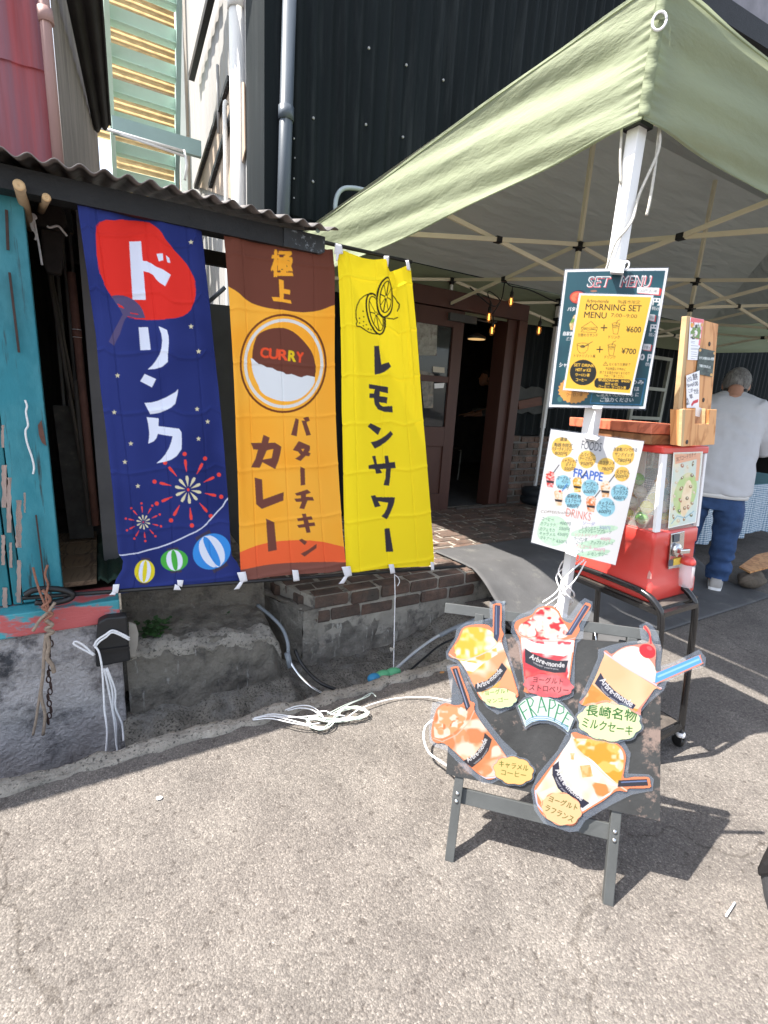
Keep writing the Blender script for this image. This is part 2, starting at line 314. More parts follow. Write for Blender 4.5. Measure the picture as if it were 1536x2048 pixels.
M['skin']=mat('skin',(.42,.22,.15),rough=.5,var=.12,vs=20)
M['sweat']=mat('grey_sweatshirt',(.50,.505,.53),rough=.95,var=.03,vs=30,bump=.08,bs=160)
M['jeans']=mat('blue_jeans',(.026,.06,.15),rough=.85,var=.45,vs=6,bump=.3,bs=60)
M['hair']=mat('grey_hair',(.17,.165,.16),rough=.6,var=.7,vs=40,stretch=(3,3,.5),bump=.6,bs=120,bdist=.006)
M['shoe']=mat('grey_shoe',(.36,.34,.32),rough=.7,var=.1)
M['stone']=mat('rough_stone',(.13,.105,.08),rough=.95,var=.5,vs=9,bump=1,bs=30,bdist=.02)
M['leafg']=mat('weed_leaf',(.036,.088,.026),rough=.5,var=.5,vs=14,trans=.2)
from mathutils import noise as NZ
def nz(x,y,z=0,s=1.): return NZ.noise(Vector((x*s,y*s,z*s)))
def fb(x,y,z=0,s=1.): return nz(x,y,z,s)+.5*nz(x,y,z,s*2.1)+.25*nz(x,y,z,s*4.3)
def extr(name,prof,x0,x1,dx,amp,sc,m,parent=None,step=.03,xz=None,**k):
    P=[]                                    # (y,z) outline swept along x, roughened
    for (a,b),(c,d) in zip(prof[:-1],prof[1:]):
        n=max(1,int(math.hypot(c-a,d-b)/step))
        for i in range(n): P.append((a+(c-a)*i/n,b+(d-b)*i/n))
    P.append(prof[-1]); nx=max(2,int((x1-x0)/dx)); mb=MB()
    V=[]
    for j,(y,z) in enumerate(P):
        for i in range(nx+1):
            x=x0+(x1-x0)*i/nx; d=amp*fb(x,y,z,sc); e=amp*fb(x+9,y+3,z,sc)
            V.append((x,y+e,z+d+(xz(x) if xz else 0)))
    mb.add(V,[(j*(nx+1)+i,j*(nx+1)+i+1,(j+1)*(nx+1)+i+1,(j+1)*(nx+1)+i) for j in range(len(P)-1) for i in range(nx)],True)
    return mb.build(name,m,parent,**k)
# ---------------------------------------------------------------- ground
b=MB(); b.add([(-60,-60,-.5),(90,-60,-.5),(90,90,-.5),(-60,90,-.5)],[(0,1,2,3)]); b.build('ground',M['gutter'],kind='structure')
b=MB(); b.add([(-60,-60,0),(90,-60,0),(90,1.75,0),(2.08,1.75,0),(-60,1.75,0),(90,4.3,0),(2.08,4.3,0)],[(0,1,2,3,4),(3,2,5,6)]); b.build('road',M['asphalt'],kind='structure')
extr('kerb',[(1.735,-.02),(1.742,.012),(1.80,.016),(1.815,-.01),(1.825,-.45)],-3.2,2.1,.014,.019,11,M['kerb'],step=.012,kind='structure')
def gz(x): return .075*min(max((.84-x)/.08,0),1)+.15*min(max((x-1.5)/.5,0),1)
extr('gutter',[(1.828,-.34),(1.90,-.31),(2.0,-.26),(2.10,-.215),(2.2,-.20),(2.42,-.19)],-.0,2.12,.012,.024,9,M['concrete2'],step=.014,xz=gz,kind='structure')
# ---------------------------------------------------------------- concrete ledge, brick terrace, rubber mat
LG=thing('concrete_ledge','rough grey concrete ledge with weeds growing on its step, under the blue banner','ledge',(.4,2.2,-.45))
xzl=lambda x:.035-.10*max(x-.05,0)-(.25*max(x-.70,0)/.05 if x>.70 else 0)*.4
extr('ledge_body',[(2.17,-.45),(2.195,-.22),(2.205,-.05),(2.235,.10),(2.27,.145),(2.55,.19),(2.56,.40),(3.3,.42)],.03,.745,.012,.018,10,M['concrete'],LG,step=.014,xz=xzl)
extr('rim_highlight',[(2.236,.088),(2.232,.122),(2.262,.153),(2.31,.160),(2.34,.150)],.03,.742,.008,.020,13,M['kerb'],LG,step=.010,xz=xzl)  # paler strip along the ledge's top edge, its highlight put into the colour
T=thing('brick_terrace','old brick terrace on a pale concrete footing in front of the brown cafe door','terrace',(.9,2.4,-.4))
ZT=.225; YF=2.40
def zt(y): return ZT-.03*(y-YF)
def xl(y): return .985-.40*min(max(y-YF,0),.5)
M['palecrete']=mat('pale_concrete',(.34,.315,.27),rough=.92,var=.4,vs=7,bump=1,bs=55,bdist=.02,col2=(.10,.092,.08),mix2=.53,m2s=5,m2w=.3,col3=(.52,.50,.45),mix3=.62,m3s=6,m3w=.08,st3=(5,5,.5))
extr('concrete_footing',[(YF-.035,-.45),(YF-.025,-.1),(YF-.018,.035),(YF+.01,.055),(YF+.3,.05)],.925,2.12,.014,.013,11,M['palecrete'],T,step=.014,xz=lambda x:-.015*(x-.9))
b=MB(); b.sheet(lambda u,v:(xl(YF+1.8*u)-.075+.014*fb(u*3,v,0,4),YF-.03+1.8*u,-.45+.60*v+.014*fb(u*3,v,5,3)-.05*u*v),70,24); b.sheet(lambda u,v:(xl(YF+1.8*u)-.075+.085*v+.006*fb(u*6,v,2,4),YF-.03+1.8*u,.15-.05*u+.012*fb(u*5,v,5,3)),70,5); b.sheet(lambda u,v:(xl(YF)-.075+.09*u,YF-.034+.008*fb(u,v*2,2,6),-.45+.60*v+.01*fb(u,1,7,5)*v),6,24); b.build('side_footing',M['palecrete'],T)
b=MB(); y0,y1=YF-.022,4.25
b.add([(xl(YF)-.004,y0,-.1),(4.25,y0,-.1),(4.25,y1,-.1),(xl(3)-.004,y1,-.1),(xl(3)-.004,2.9,-.1),(xl(YF)-.004,y0,zt(y0)-.006),(4.25,y0,zt(y0)-.006),(4.25,y1,zt(y1)-.006),(xl(3)-.004,y1,zt(y1)-.006),(xl(3)-.004,2.9,zt(2.9)-.006)],[(4,3,2,1,0),(5,6,7,8,9),(0,1,6,5),(1,2,7,6),(2,3,8,7),(3,4,9,8),(4,0,5,9)]); b.build('mortar_bed',M['mortar'],T)
def brick(mb,c,sx,sy,sz,j=.004):
    c=np.array(c)+RNG.uniform(-j,j,3); a=RNG.uniform(-.015,.015)
    co,si=math.cos(a),math.sin(a); r=.006; V=[]
    for z,q in((-1,0),(-.75,r),(.75,r),(1,0)):
        for x,y in((-1,-1),(1,-1),(1,1),(-1,1)):
            X=(x*(sx-r+q)); Y=(y*(sy-r+q)); X+=RNG.uniform(-.003,.003); Y+=RNG.uniform(-.002,.002)
            V.append((c[0]+co*X-si*Y,c[1]+si*X+co*Y,c[2]+z*sz+RNG.uniform(-.0015,.0015)))
    Fc=[(3,2,1,0),(12,13,14,15)]+[(k*4+i,k*4+(i+1)%4,k*4+4+(i+1)%4,k*4+4+i) for k in range(3) for i in range(4)]
    mb.add(V,Fc)
b=MB(); y=YF+.025; r=0
while y<4.2:
    x=xl(y)+(.115 if r%2 else 0)
    if r%2: brick(b,(x-.06,y,zt(y)-.029),.05,.045,.03)
    while x<4.15:
        w=.105*RNG.uniform(.93,1.04); brick(b,(x+w,y,zt(y)-.028),w-.006,.0455,.03,.005); x+=2*w+.014
    y+=.113; r+=1
b.build('brick_paving',M['brick'],T)
b=MB()
for k,z in enumerate((ZT-.045,ZT-.132)):
    x=xl(YF)-.005+(.10 if k else 0)
    if k: brick(b,(x-.05,YF-.002,z),.043,.03,.036)
    while x<2.10: w=.1*RNG.uniform(.88,1.1); brick(b,(x+w,YF-.002,z),w-.004,.03,.036,.007); x+=2*w+.014
y=YF+.06
while y<4:
    for z in(ZT-.045,ZT-.132): brick(b,(xl(y+.09)+.02,y+.09,z-.02),.03,.09,.036)
    y+=.2
b.build('brick_edge',M['brick'],T)
def matfn(u,v):
    x=2.11+2.32*u+.03*math.sin(v*5)*(1-u)-.06*v*(1-u); y=2.83-1.31*v+.06*u*0
    t=min(max((2.42-y)/.60,0),1); t=t+.10*math.sin(2*math.pi*t)*-.6
    z=zt(min(max(y,YF),4))+.014-(ZT+.006)*t+.004*fb(x,y,0,3)
    if u<.06 and y<2.4: z+=.012*(1-u/.06)
    return (x,y,z)
b=MB(); b.sheet(matfn,60,50); b.build('rubber_mat',M['rubber'],label='wide black rubber mat sloping from the brick terrace down to the road',cat='mat',solid=.006)
# ---------------------------------------------------------------- black corrugated cafe building
BD=thing('cafe_building','black corrugated cafe building with brown doorway, brick base and white side wall','building',(1.24,4.2,0))
def corr(mb,x0,x1,z0,z1,Y,pitch=.128,amp=.016,seg=8,zs=(),wob=.004):
    n=int((x1-x0)/pitch*seg)+1; zl=[z0,*zs,z1]
    def jog(x): k=math.floor(x/.77); r=random.Random(k); return r.uniform(-.010,.010)+(x/.77-k-.5)*r.uniform(-.012,.012)
    def row(z,dy=0): return [(x,Y+dy+jog(x)+amp*math.cos(2*math.pi*x/pitch)*(1+.25*NZ.noise(Vector((x*1.3,z*.5,4))))+wob*math.sin(x*2.3+z),z) for x in [x0+(x1-x0)*i/n for i in range(n+1)]]
    for a,c in zip(zl[:-1],zl[1:]):
        k=zl.index(a); mb.add(row(a-(.05 if k else 0),-.007*0+(-.008 if k else 0))+row(c,.004),[(i,i+1,n+2+i,n+1+i) for i in range(n)],True)
b=MB(); corr(b,1.24,2.48,.1,6.8,4.2,zs=(2.75,)); corr(b,2.48,4.07,2.36,6.8,4.2,zs=(2.75,)); corr(b,4.07,12,.98,6.8,4.2,zs=(2.75,))
b.build('corrugated_wall',M['blackwall'],BD)
for p in((627,236),(732,249),(806,274),(626,363),(738,96),(813,130),(887,160),(588,277),(590,316),(588,357),(588,396),(880,290),(1050,672)):
    c=ay(*p,4.178); k=.7 if p[0]<600 else 1.; b=MB(); b.lathe([(.0,-.004),(.009*k,-.004),(.011*k,.0),(.011*k,.006)],c,10,(0,1,0)); b.build('washer',M['siding'],BD)
b=MB(); b.box(1.225,1.36,4.14,4.19,0,6.8); b.box(1.205,1.225,4.14,4.65,0,6.8); b.build('corner_trim',M['blackwall'],BD)
# side wall up the alley
b=MB(); n=90; Z1=6.8
b.add([(1.24+.008*(abs((i%4)-1.5)<1),4.65+4.2*i/n,z) for z in(0,Z1) for i in range(n+1)],[(i,i+1,n+2+i,n+1+i) for i in range(n)])
b.build('side_wall',M['siding'],BD)
q=[ax(458,163,1.222),ax(392,372,1.222),ax(470,400,1.222),ax(492,300,1.222),ax(490,165,1.222)]
b=MB(); b.prism([p for p in q],(-.01,0,0)); b.build('side_panel',M['beigewall'],BD)
b=MB(); b.bar(ax(460,158,1.2),ax(392,374,1.2),.05,.05); b.bar(ax(470,205,1.19),ax(420,372,1.19),.035,.05); b.build('flashing',M['wornbeam'],BD)
b=MB(); b.bar(ax(425,-20,1.16),ax(383,155,1.16),.06,.07); b.build('awning_rail',M['blackbeam'],BD)
b=MB(); b.box(1.245,12,4.26,9,6.55,6.8); b.box(11.8,12,4.26,9,0,6.55); b.box(1.25,12,8.9,9.0,0,6.55); b.build('roof',M['blackbeam'],BD)
a_,c_=ay(1335,60,4.16),ay(1580,300,4.16); k_=(11.9-a_[0])/(c_[0]-a_[0]); q=[np.array([a_[0]-.25,4.16,6.75]),np.array([11.9,4.16,6.75]),a_+(c_-a_)*k_,a_]
b=MB(); b.prism(q,(0,-.03,0)); b.build('upper_panel',mat('grey_upper_tin',(.20,.19,.21),rough=.6,var=.2),BD)
b=MB(); b.bar(ay(1385,-12,4.05),ay(1580,112,4.05),.1,.22); b.build('fascia',M['blackbeam'],BD)
# brick base right of the door
BB=MB(); zz=.04; k=0
while zz<.95:
    x=4.10+(.11 if k%2 else 0); 
    if k%2: brick(BB,(4.13,4.165,zz+.034),.05,.035,.03)
    while x<7: brick(BB,(x+.105,4.165,zz+.034),.1,.035,.03,.006); x+=.222
    zz+=.079; k+=1
BB.build('brick_base',M['brick'],BD)
b=MB(); b.box(4.07,7.1,4.148,4.25,0,.97); b.build('base_mortar',mat('dark_mortar',(.15,.14,.13),rough=.95,var=.3,vs=8),BD)
# door frame, leaf, dark room
b=MB(); b.box(2.45,4.06,4.09,4.2,2.20,2.36); b.box(2.45,2.60,4.09,4.2,.16,2.199); b.box(3.94,4.06,4.09,4.2,.16,2.199); b.box(3.815,3.94,4.13,4.34,.16,2.199); b.build('door_frame',M['door'],BD,bevel=.006)
b=MB(); b.box(3.3,4.02,4.06,4.09,.17,.2); b.build('door_threshold',M['darkwood'],BD)
lf=MB()
X0,X1,Y0,Y1=2.54,3.21,4.10,4.145
lf.box(X0,X0+.11,Y0,Y1,.165,2.19); lf.box(X1-.13,X1,Y0,Y1,.165,2.19); lf.box(X0+.11,X1-.13,Y0,Y1,2.03,2.19); lf.box(X0+.11,X1-.13,Y0,Y1,.86,1.06); lf.box(X0+.11,X1-.13,Y0,Y1,.165,.36)
lf.box(X0+.11,X1-.13,Y0+.018,Y1-.01,.36,.86); lf.box(X0+.11,X1-.13,Y0+.006,Y1-.005,1.50,1.56)
leaf=lf.build('door_leaf',M['door'],BD,bevel=.004)
b=MB(); b.box(X0+.11,X1-.13,Y0+.024,Y0+.028,1.06,2.03); b.build('glass_pane',M['glasspane'],leaf)
b=MB(); b.box(3.0,3.33,4.06,4.10,2.085,2.155); b.tube([(3.33,4.07,2.13),(3.5,4.05,2.12),(3.6,4.07,2.14)],.008); b.build('door_closer',M['framegrey'],BD)
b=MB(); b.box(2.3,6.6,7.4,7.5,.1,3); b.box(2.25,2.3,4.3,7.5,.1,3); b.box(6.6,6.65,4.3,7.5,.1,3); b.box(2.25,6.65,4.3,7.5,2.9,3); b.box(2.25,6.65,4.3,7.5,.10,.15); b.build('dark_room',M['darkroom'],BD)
def paper_on(name,px,Y,m,label,cat,t=.002,grp=None,**k):
    P=[ay(*p,Y) for p in px]; b=MB(); b.prism(P,(0,t,0)); return b.build(name,m,label=label,cat=cat,group=grp,**k)
M['faded']=mat('faded_poster',(.30,.30,.27),rough=.7,var=.45,vs=14,col2=(.12,.09,.08),mix2=.6,m2s=12)
M['menuphoto']=mat('pale_notice',(.20,.19,.17),rough=.7,var=.7,vs=22,col2=(.30,.24,.17),mix2=.58,m2s=20)
paper_on('poster',[(832,640),(875,640),(873,711),(838,711)],4.11,M['faded'],'faded grey poster behind the upper glass of the brown door','poster')
paper_on('poster',[(840,740),(868,748),(866,816),(848,816)],4.11,M['menuphoto'],'pale photo notice in the lower glass of the brown door','poster')
paper_on('card',[(869,767),(889,766),(887,776),(869,777)],4.11,M['paper'],'small white card with blue mark in the door glass','card')
paper_on('envelope',[(866,733),(889,735),(889,746),(866,744)],4.115,mat('cream_paper',(.5,.46,.38),var=.05),'cream envelope stuck in the door glass above the white card','envelope')
# torn board and little plank on the black wall
q=[(1027,775),(1040,771),(1052,778),(1064,773),(1078,774),(1088,779),(1090,800),(1084,812),(1086,826),(1068,829),(1056,823),(1044,828),(1030,824),(1024,806),(1028,792)]
b=MB(); b.prism([ay(*p,4.15) for p in q],(0,.015,0)); b.build('torn_board',mat('grey_felt',(.06,.062,.06),rough=.9,var=.3,bump=.4),label='torn grey board on the black wall beside the doorway',cat='board')
b=MB(); b.prism([ay(*p,4.12) for p in((1037,802),(1083,793),(1084,810),(1038,819))],(0,.02,0)); b.build('wooden_plaque',mat('reddish_plaque',(.10,.035,.02),rough=.6,var=.3,stretch=(1,1,5)),label='reddish wooden plaque hung on the torn grey board',cat='plaque')
# things inside the doorway
st=thing('stool','small stool with bent white metal legs inside the dark doorway','stool',(4.4,5.6,.15))
c0=az(937,945,.15); 
c=np.array([4.55,5.9,.15])
for s in(-.13,.13):
    b=MB(); b.tube(cr([c+(s-.02,-.13,0),c+(s,-.12,.40),c+(s,-.09,.45),c+(s,.09,.45),c+(s,.12,.40),c+(s+.02,.13,0)],6),.011); b.build('leg',M['whitepipe'],st)
b=MB(); b.lathe([(.0,.46),(.17,.46),(.18,.475),(.17,.49),(0,.49)],c); b.build('seat',M['darkwood'],st)
lp=thing('pendant_lamp','round ceiling lamp glowing faintly inside the dark doorway','lamp',tuple(ay(953,678,5.4)))
b=MB(); b.lathe([(.0,0),(.13,.0),(.12,.03),(.02,.08),(0,.08)],ay(953,678,5.4),24); b.build('shade',M['whitepipe'],lp)
b=MB(); b.lathe([(.0,-.006),(.115,-.006),(.115,-.001),(0,-.001)],ay(953,678,5.4),24); b.build('diffuser',mat('lamp_glow',(.8,.6,.35),emit=(1,.62,.25,.28)),lp)
# pipes on the cafe building
def pipe(name,pts,r,m,label,n=14,joints=(),cat='pipe',grp=None):
    b=MB(); b.tube(pts,r,n)
    for j,h in joints:
        a=np.asarray(j,float); b.tube([a+(0,0,-h/2),a+(0,0,h/2)],r*1.16,n)
    return b.build(name,m,label=label,cat=cat,group=grp)
A=ay(474,-40,4.9);Bq=ay(480,420,4.9); Bq=np.array([A[0],4.9,Bq[2]-2]); pipe('downpipe',[A,Bq],.068,M['whitepipe'],'thick white downpipe on the side wall of the black building',20,[(np.array([A[0],4.9,ay(474,4,4.9)[2]]),.12)])
A=ay(580,-40,4.1);Bq=ay(566,440,4.1); pipe('downpipe',[A,Bq+(Bq-A)*.6],.05,M['bluepipe'],'slate blue downpipe leaning on the black corrugated wall',16,[(ay(572,228,4.1),.09)])
A=ay(498,-40,4.68); pipe('pipe',[A,(A[0],4.68,.5)],.017,M['beigewall'],'thin beige pipe right of the thick white downpipe',10)
A=ay(511,-40,4.62); pipe('pipe',[A,(A[0],4.62,.5)],.013,M['paintpipe'],'thin pinkish pipe next to the black corner of the cafe',10)
A=ay(454,205,5.2); pipe('pipe',cr([A+(.0,.0,.0),A+(-.02,0,-.05),(A[0]-.02,5.2,A[2]-.5),(A[0]-.02,5.2,0.5)],6),.02,M['whitepipe'],'slim white pipe left of the thick white downpipe',10)
A=ay(435,130,5.6); pipe('conduit',[A,(A[0],5.6,ay(433,265,5.6)[2])],.014,M['siding'],'short white conduit high on the white siding',8)
pipe('conduit',cr([ay(670,520,4.1),ay(670,430,4.1),ay(673,396,4.1),ay(684,379,4.1),ay(705,376,4.1),ay(740,383,4.1),ay(800,398,4.1)],8),.018,M['greypipe'] if False else mat('pale_conduit',(.34,.38,.40),rough=.4),'pale grey conduit arching over the canopy on black wall',10)
# ---------------------------------------------------------------- teal shed on the left
SH=thing('teal_shed','old shed with flaking teal door, pink tin upper storey and corrugated eave','shed',(-.2,2.2,0))
b=MB(); xs=[-2.4,-1.9,-1.4,-.9,-.62,-.47,-.405,-.345,-.31]
for a,c in zip(xs[:-1],xs[1:]): b.box(a,c-.006,2.245+RNG.uniform(-.006,.006),2.28,.46,1.925)
b.build('plank_wall',M['teal'],SH,bevel=.003)
b=MB(); b.box(-.312,-.178,2.235,2.275,.465,1.925); dr=b.build('teal_door',M['teal2'],SH,bevel=.004)
for p_,q_,r_ in(((13,420),(16,500),.008),((19,545),(38,705),.007),((72,1030),(90,1175),.005)):
    b=MB(); b.bar(ay(*p_,2.222),ay(*q_,2.222),r_); b.build('door_bar',M['chain'],dr)
b=MB(); b.box(-.305,-.285,2.218,2.234,1.62,1.66); b.build('bracket',M['chain'],dr)
M['barewood']=mat('bare_grey_pink_wood',(.36,.27,.235),rough=.85,var=.3,vs=14,stretch=(6,1,.6),bump=.4,bs=60,col2=(.10,.07,.06),mix2=.62,m2s=9)
for x0_,y0_,w_,h_ in((2,930,14,85),(12,955,12,110),(30,1000,15,95),(2,1070,9,60),(33,1120,10,85),(4,1175,12,40),(18,1085,7,50),(2,850,7,45),(47,985,5,40)):
    n_=14; L_=[(x0_+w_*(.5+(.5 if side else -.5)*(.55+.45*RNG.random())),y0_+h_*(k/n_ if not side else 1-k/n_)) for side in(0,1) for k in range(n_+1)]
    b=MB(); b.prism([ay(*p,2.2365) for p in L_],(0,-.0015,0)); b.build('peeled_patch',M['barewood'],SH)
b=MB(); b.prism([ay(*p,2.232) for p in((83,840),(76,850),(78,870),(84,885),(93,892))],(0,-.003,0)); b.build('rust_patch',M['rust'],dr)
b=MB(); b.box(-2.4,.018,2.16,2.33,.357,.455); b.build('sill',M['sill'],SH,bevel=.006)
extr('plinth',[(2.13,-.45),(2.165,-.2),(2.17,.1),(2.175,.355),(2.5,.356)],-2.4,.012,.02,.013,7,M['plinth'],SH,step=.02)
b=MB(); b.sheet(lambda u,v:(.012+.006*fb(u,v,0,6),2.165+.4*u,-.45+.8*v),10,16); b.build('plinth_side',M['plinth'],SH)
# eave: corrugated sheet + beam
b=MB(); n=380
def ev(u,v):
    x=-2.4+3.305*u; y=2.045+.9*v; return (x,y,2.0+.010*math.cos(2*math.pi*x/.0685)+.24*(y-2.045)+.006*math.sin(x*5))
b.sheet(ev,n,4); b.build('corrugated_eave',M['eave'],SH,solid=.003)
b=MB(); b.box(-2.4,.70,2.13,2.21,1.915,1.985); b.build('beam',M['blackbeam'],SH)
b=MB(); b.prism([(.70,2.125,1.985),(.88,2.125,1.985),(.88,2.125,1.925),(.86,2.125,1.915),(.70,2.125,1.915)][::-1],(0,.06,0)); bm_=b.build('beam_end',M['wornbeam'],SH)
b=MB(); b.lathe([(0,-.004),(.008,-.004),(.008,.004),(0,.004)],ay(612,455,2.122),10,(0,1,0)); b.build('bolt_hole',M['black'],bm_)
b=MB(); b.lathe([(0,-.004),(.009,-.003),(.009,.004),(0,.004)],ay(636,461,2.122),10,(0,1,0)); b.build('bolt',M['mint2'],bm_)
b=MB(); b.box(-2.4,-.05,2.35,2.9,1.99,2.03); b.box(.1,.66,2.6,2.64,1.9,1.96); b.build('rafter',M['blackbeam'],SH)
# pink upper storey
b=MB(); nn=90
b.add([(-2.6+2.51*i/nn+0,2.92+.007*math.cos(i*1.45),z) for z in(2.1,2.62,2.621,3.3) for i in range(nn+1)],[(r*(nn+1)+i,r*(nn+1)+i+1,(r+1)*(nn+1)+i+1,(r+1)*(nn+1)+i) for r in(0,2) for i in range(nn)],True)
V=b.v
for i in range(nn+1):
    for r,dy in((2,-.012),(3,-.012)):
        x,y,z=V[r*(nn+1)+i]; V[r*(nn+1)+i]=(x,y+dy,z+(-.012+.008*nz(x,0,0,9) if r==2 else 0))
b.build('pink_wall',M['pink'],SH)
p0=ay(95,0,2.9); p1=ay(140,305,2.9)
b=MB(); b.box(p0[0]-.032,p0[0]+.0,2.86,2.93,2.1,3.3); b.build('corner_board',M['greyboard'],SH)
b=MB(); b.tube([(p1[0]-.045,2.83,2.1),(p1[0]-.05,2.83,3.3)],.021,12); b.tube([(p1[0]-.045,2.83,2.75),(p1[0]-.048,2.83,2.80)],.028,12); b.build('trim_pipe',M['paintpipe'],SH)
b=MB(); b.sheet(lambda u,v:(p1[0]-.03+.19*u+.004*math.cos(u*90),2.9+1.75*u,2.0+1.3*v),80,2); b.build('grey_side_wall',M['greyboard'],SH)
q=[az(128,-20,3.0),az(203,-20,3.0),az(224,150,3.0),az(222,262,3.0),az(188,262,3.0)]
b=MB(); Q=np.array(q)
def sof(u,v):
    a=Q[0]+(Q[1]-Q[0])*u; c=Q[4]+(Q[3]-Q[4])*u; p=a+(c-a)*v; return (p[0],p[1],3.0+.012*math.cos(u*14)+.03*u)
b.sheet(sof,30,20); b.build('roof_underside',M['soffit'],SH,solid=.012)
# inside of the shed
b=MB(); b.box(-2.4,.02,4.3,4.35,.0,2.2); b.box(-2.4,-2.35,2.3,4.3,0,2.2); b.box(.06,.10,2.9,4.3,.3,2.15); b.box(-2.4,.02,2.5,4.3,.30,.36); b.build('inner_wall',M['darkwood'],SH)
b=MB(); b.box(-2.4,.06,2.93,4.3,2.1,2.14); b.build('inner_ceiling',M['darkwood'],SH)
b=MB(); b.box(-.03,.035,2.60,2.66,.42,2.02); b.build('grey_post',mat('grey_post_paint',(.17,.17,.172),rough=.7,var=.25,vs=4),SH)
b=MB()
for x in(-.10,-.085,-.065,-.045): b.box(x*1.6,x*1.6+.012,3.0,3.02,.6,2.1)
b.build('slat',mat('dark_slat',(.10,.10,.10),var=.3),SH)
sv=thing('plank_shelf','bare wooden boards laid as a shelf inside the teal shed','shelf',(-.1,2.6,.49))
for i in range(4):
    y0=2.30+.2*i; b=MB(); b.box(-.30,-.06,y0,y0+.19,.485,.505); b.build('board',M['oldwood'],sv)
b=MB(); b.sheet(lambda u,v:(-.055+.11*u,2.32+.75*v,.49+.03*fb(u*2,v*2,0,2)),12,20); b.build('folded_tarp',M['greentarp'],label='dark green folded sheet beside the shelf boards in the shed',cat='sheet',solid=.01)
b=MB(); b.bar((-.13,2.95,.52),(-.15,3.05,1.2),.10,.02,(0,1,0)); b.obox((-.135,2.95,.86),(.055,0,.0),(0,.015,.0),(-.01,.03,.34)); b.build('charred_board',mat('charred_wood',(.045,.043,.04),rough=.9,var=.5,vs=12,col2=(.12,.10,.08),mix2=.66,m2s=12),label='charred black board leaning inside the teal shed',cat='board')
A=ay(142,545,2.62);Bq=ay(192,1050,2.62)
pipe('pole',[A,Bq],.017,M['rust'],'rusty brown pipe standing beside the grey post',10,[(A+(Bq-A)*.22,.03)],'pole')
b=MB(); b.tube([A+(Bq-A)*.205,A+(Bq-A)*.235],.0185,10); b.build('tape_band',M['paper'],label='white tape band wrapped round the rusty pipe',cat='tape')
for i,(p,q_,y_) in enumerate((((98,550),(165,940),2.75),((102,550),(150,800),2.8),((150,760),(178,1050),2.7))):
    pipe('stick',[ay(*p,y_),ay(*q_,y_)],.008,M['darkwood'],['long dark stick slanting across the shed opening','short dark stick leaning behind the long one','thin dark stick propped beside the rusty pipe'][i],8,(),'stick','sticks leaning in the shed')
# cane poles, cloth and string tied under the eave
for i,(a,c,r) in enumerate((((38,370),(60,455),.017),((93,395),(80,425),.013))):
    P0=ay(*a,2.10+.03*i);P1=ay(*c,2.5); t=thing('bamboo_pole',['thick cut bamboo pole sticking out above the teal door','thinner cut bamboo pole beside the dark knitted cloth'][i],'bamboo pole',tuple(P1),'bamboo poles under the eave')
    b=MB(); b.tube([P0,P1],[r,r*.95],14); b.build('cane',M['bamboo'],t)
    d=(P1-P0)/np.linalg.norm(P1-P0); b=MB(); b.lathe([(0,-.001),(r*.16,-.001),(r*.18,-.002),(r*.97,-.002),(r*.97,.004)],P0,14,d); b.build('cut_end',M['bambooend'],t)
b=MB(); Pk=[ay(*p,2.45) for p in((62,440),(75,418),(105,395),(128,420),(134,445),(118,462),(85,450),(70,450))]; b.prism(Pk,(0,.05,0)); b.build('knitted_cloth',M['knit'],label='dark ribbed knitted cloth hanging under the eave',cat='cloth',bevel=.01)
b=MB(); Pk=[ay(*p,2.47) for p in((80,455),(128,462),(127,520),(122,550),(92,545),(84,520))]; b.prism(Pk,(0,.05,0)); b.build('dark_bag',M['knit'],label='dark cloth bag hanging below the ribbed knitted cloth',cat='bag',bevel=.01)
def cord(name,px,y,r,m,label,cat='cord',grp=None,n=7,parent=None):
    ys=y if hasattr(y,'__len__') else [y]*len(px)
    b=MB(); b.tube(cr([ay(*p,yy) for p,yy in zip(px,ys)],6),r,n); return b.build(name,m,parent,label=label,cat=cat,group=grp)
s_=thing('tied_string','white string tied round the thick bamboo pole with loose ends hanging','string',tuple(ay(66,430,2.3)))
for px in (((57,430),(66,428),(72,436),(60,438)),((66,430),(72,460),(78,492),(84,530)),((64,432),(66,455),(72,470),(70,480)),((60,434),(62,450),(66,462))): cord('strand',px,2.40,.004,M['rope'],None,None,parent=s_)
cord('cord',((94,452),(100,455),(116,452),(126,462),(134,472)),2.44,.004,M['rope'],'short pale cord draped over the dark cloth bag')
cord('knotted_string',((50,800),(54,812),(52,825),(56,850),(51,862),(54,885),(64,915),(68,935),(66,948)),2.215,.0035,M['rope'],'frayed white string with knots nailed to the teal door')
# ---------------------------------------------------------------- alley: stairs, screen, rails
STR=thing('steel_staircase','pale green steel staircase climbing the alley, seen from below','staircase',(.3,6,2.5))
def sx(s,t):   # stringer line: t=0 low/far, t=1 high/near
    a=np.array([.33,7.05,3.55]) if s==0 else np.array([.985,7.05,3.55]); c=np.array([.285,5.5,5.15]) if s==0 else np.array([.87,5.5,5.15]); return a+(c-a)*t
for s in(0,1):
    b=MB(); b.bar(sx(s,-.75),sx(s,1.6),.045,.20); b.build('stringer',M['mint2'] if s else M['mint'],STR)
for k in range(-4,11):
    t=k/8+.03; a=sx(0,t)+(.02,0,0); c=sx(1,t)-(.02,0,0); b=MB(); b.obox((a+c)/2,((c-a)[0]/2,0,0),(0,-.024,.052),(0,.010,.004)); b.obox((a+c)/2+np.array([0,.04,-.050]),((c-a)[0]/2,0,0),(0,.06,0),(0,0,.004)); b.build('tread',M['mint'],STR)
b=MB(); b.obox((.72,6.3,3.80),(.42,0,0),(0,.03,0),(0,0,.075)); b.build('landing_beam',M['mint2'],STR)
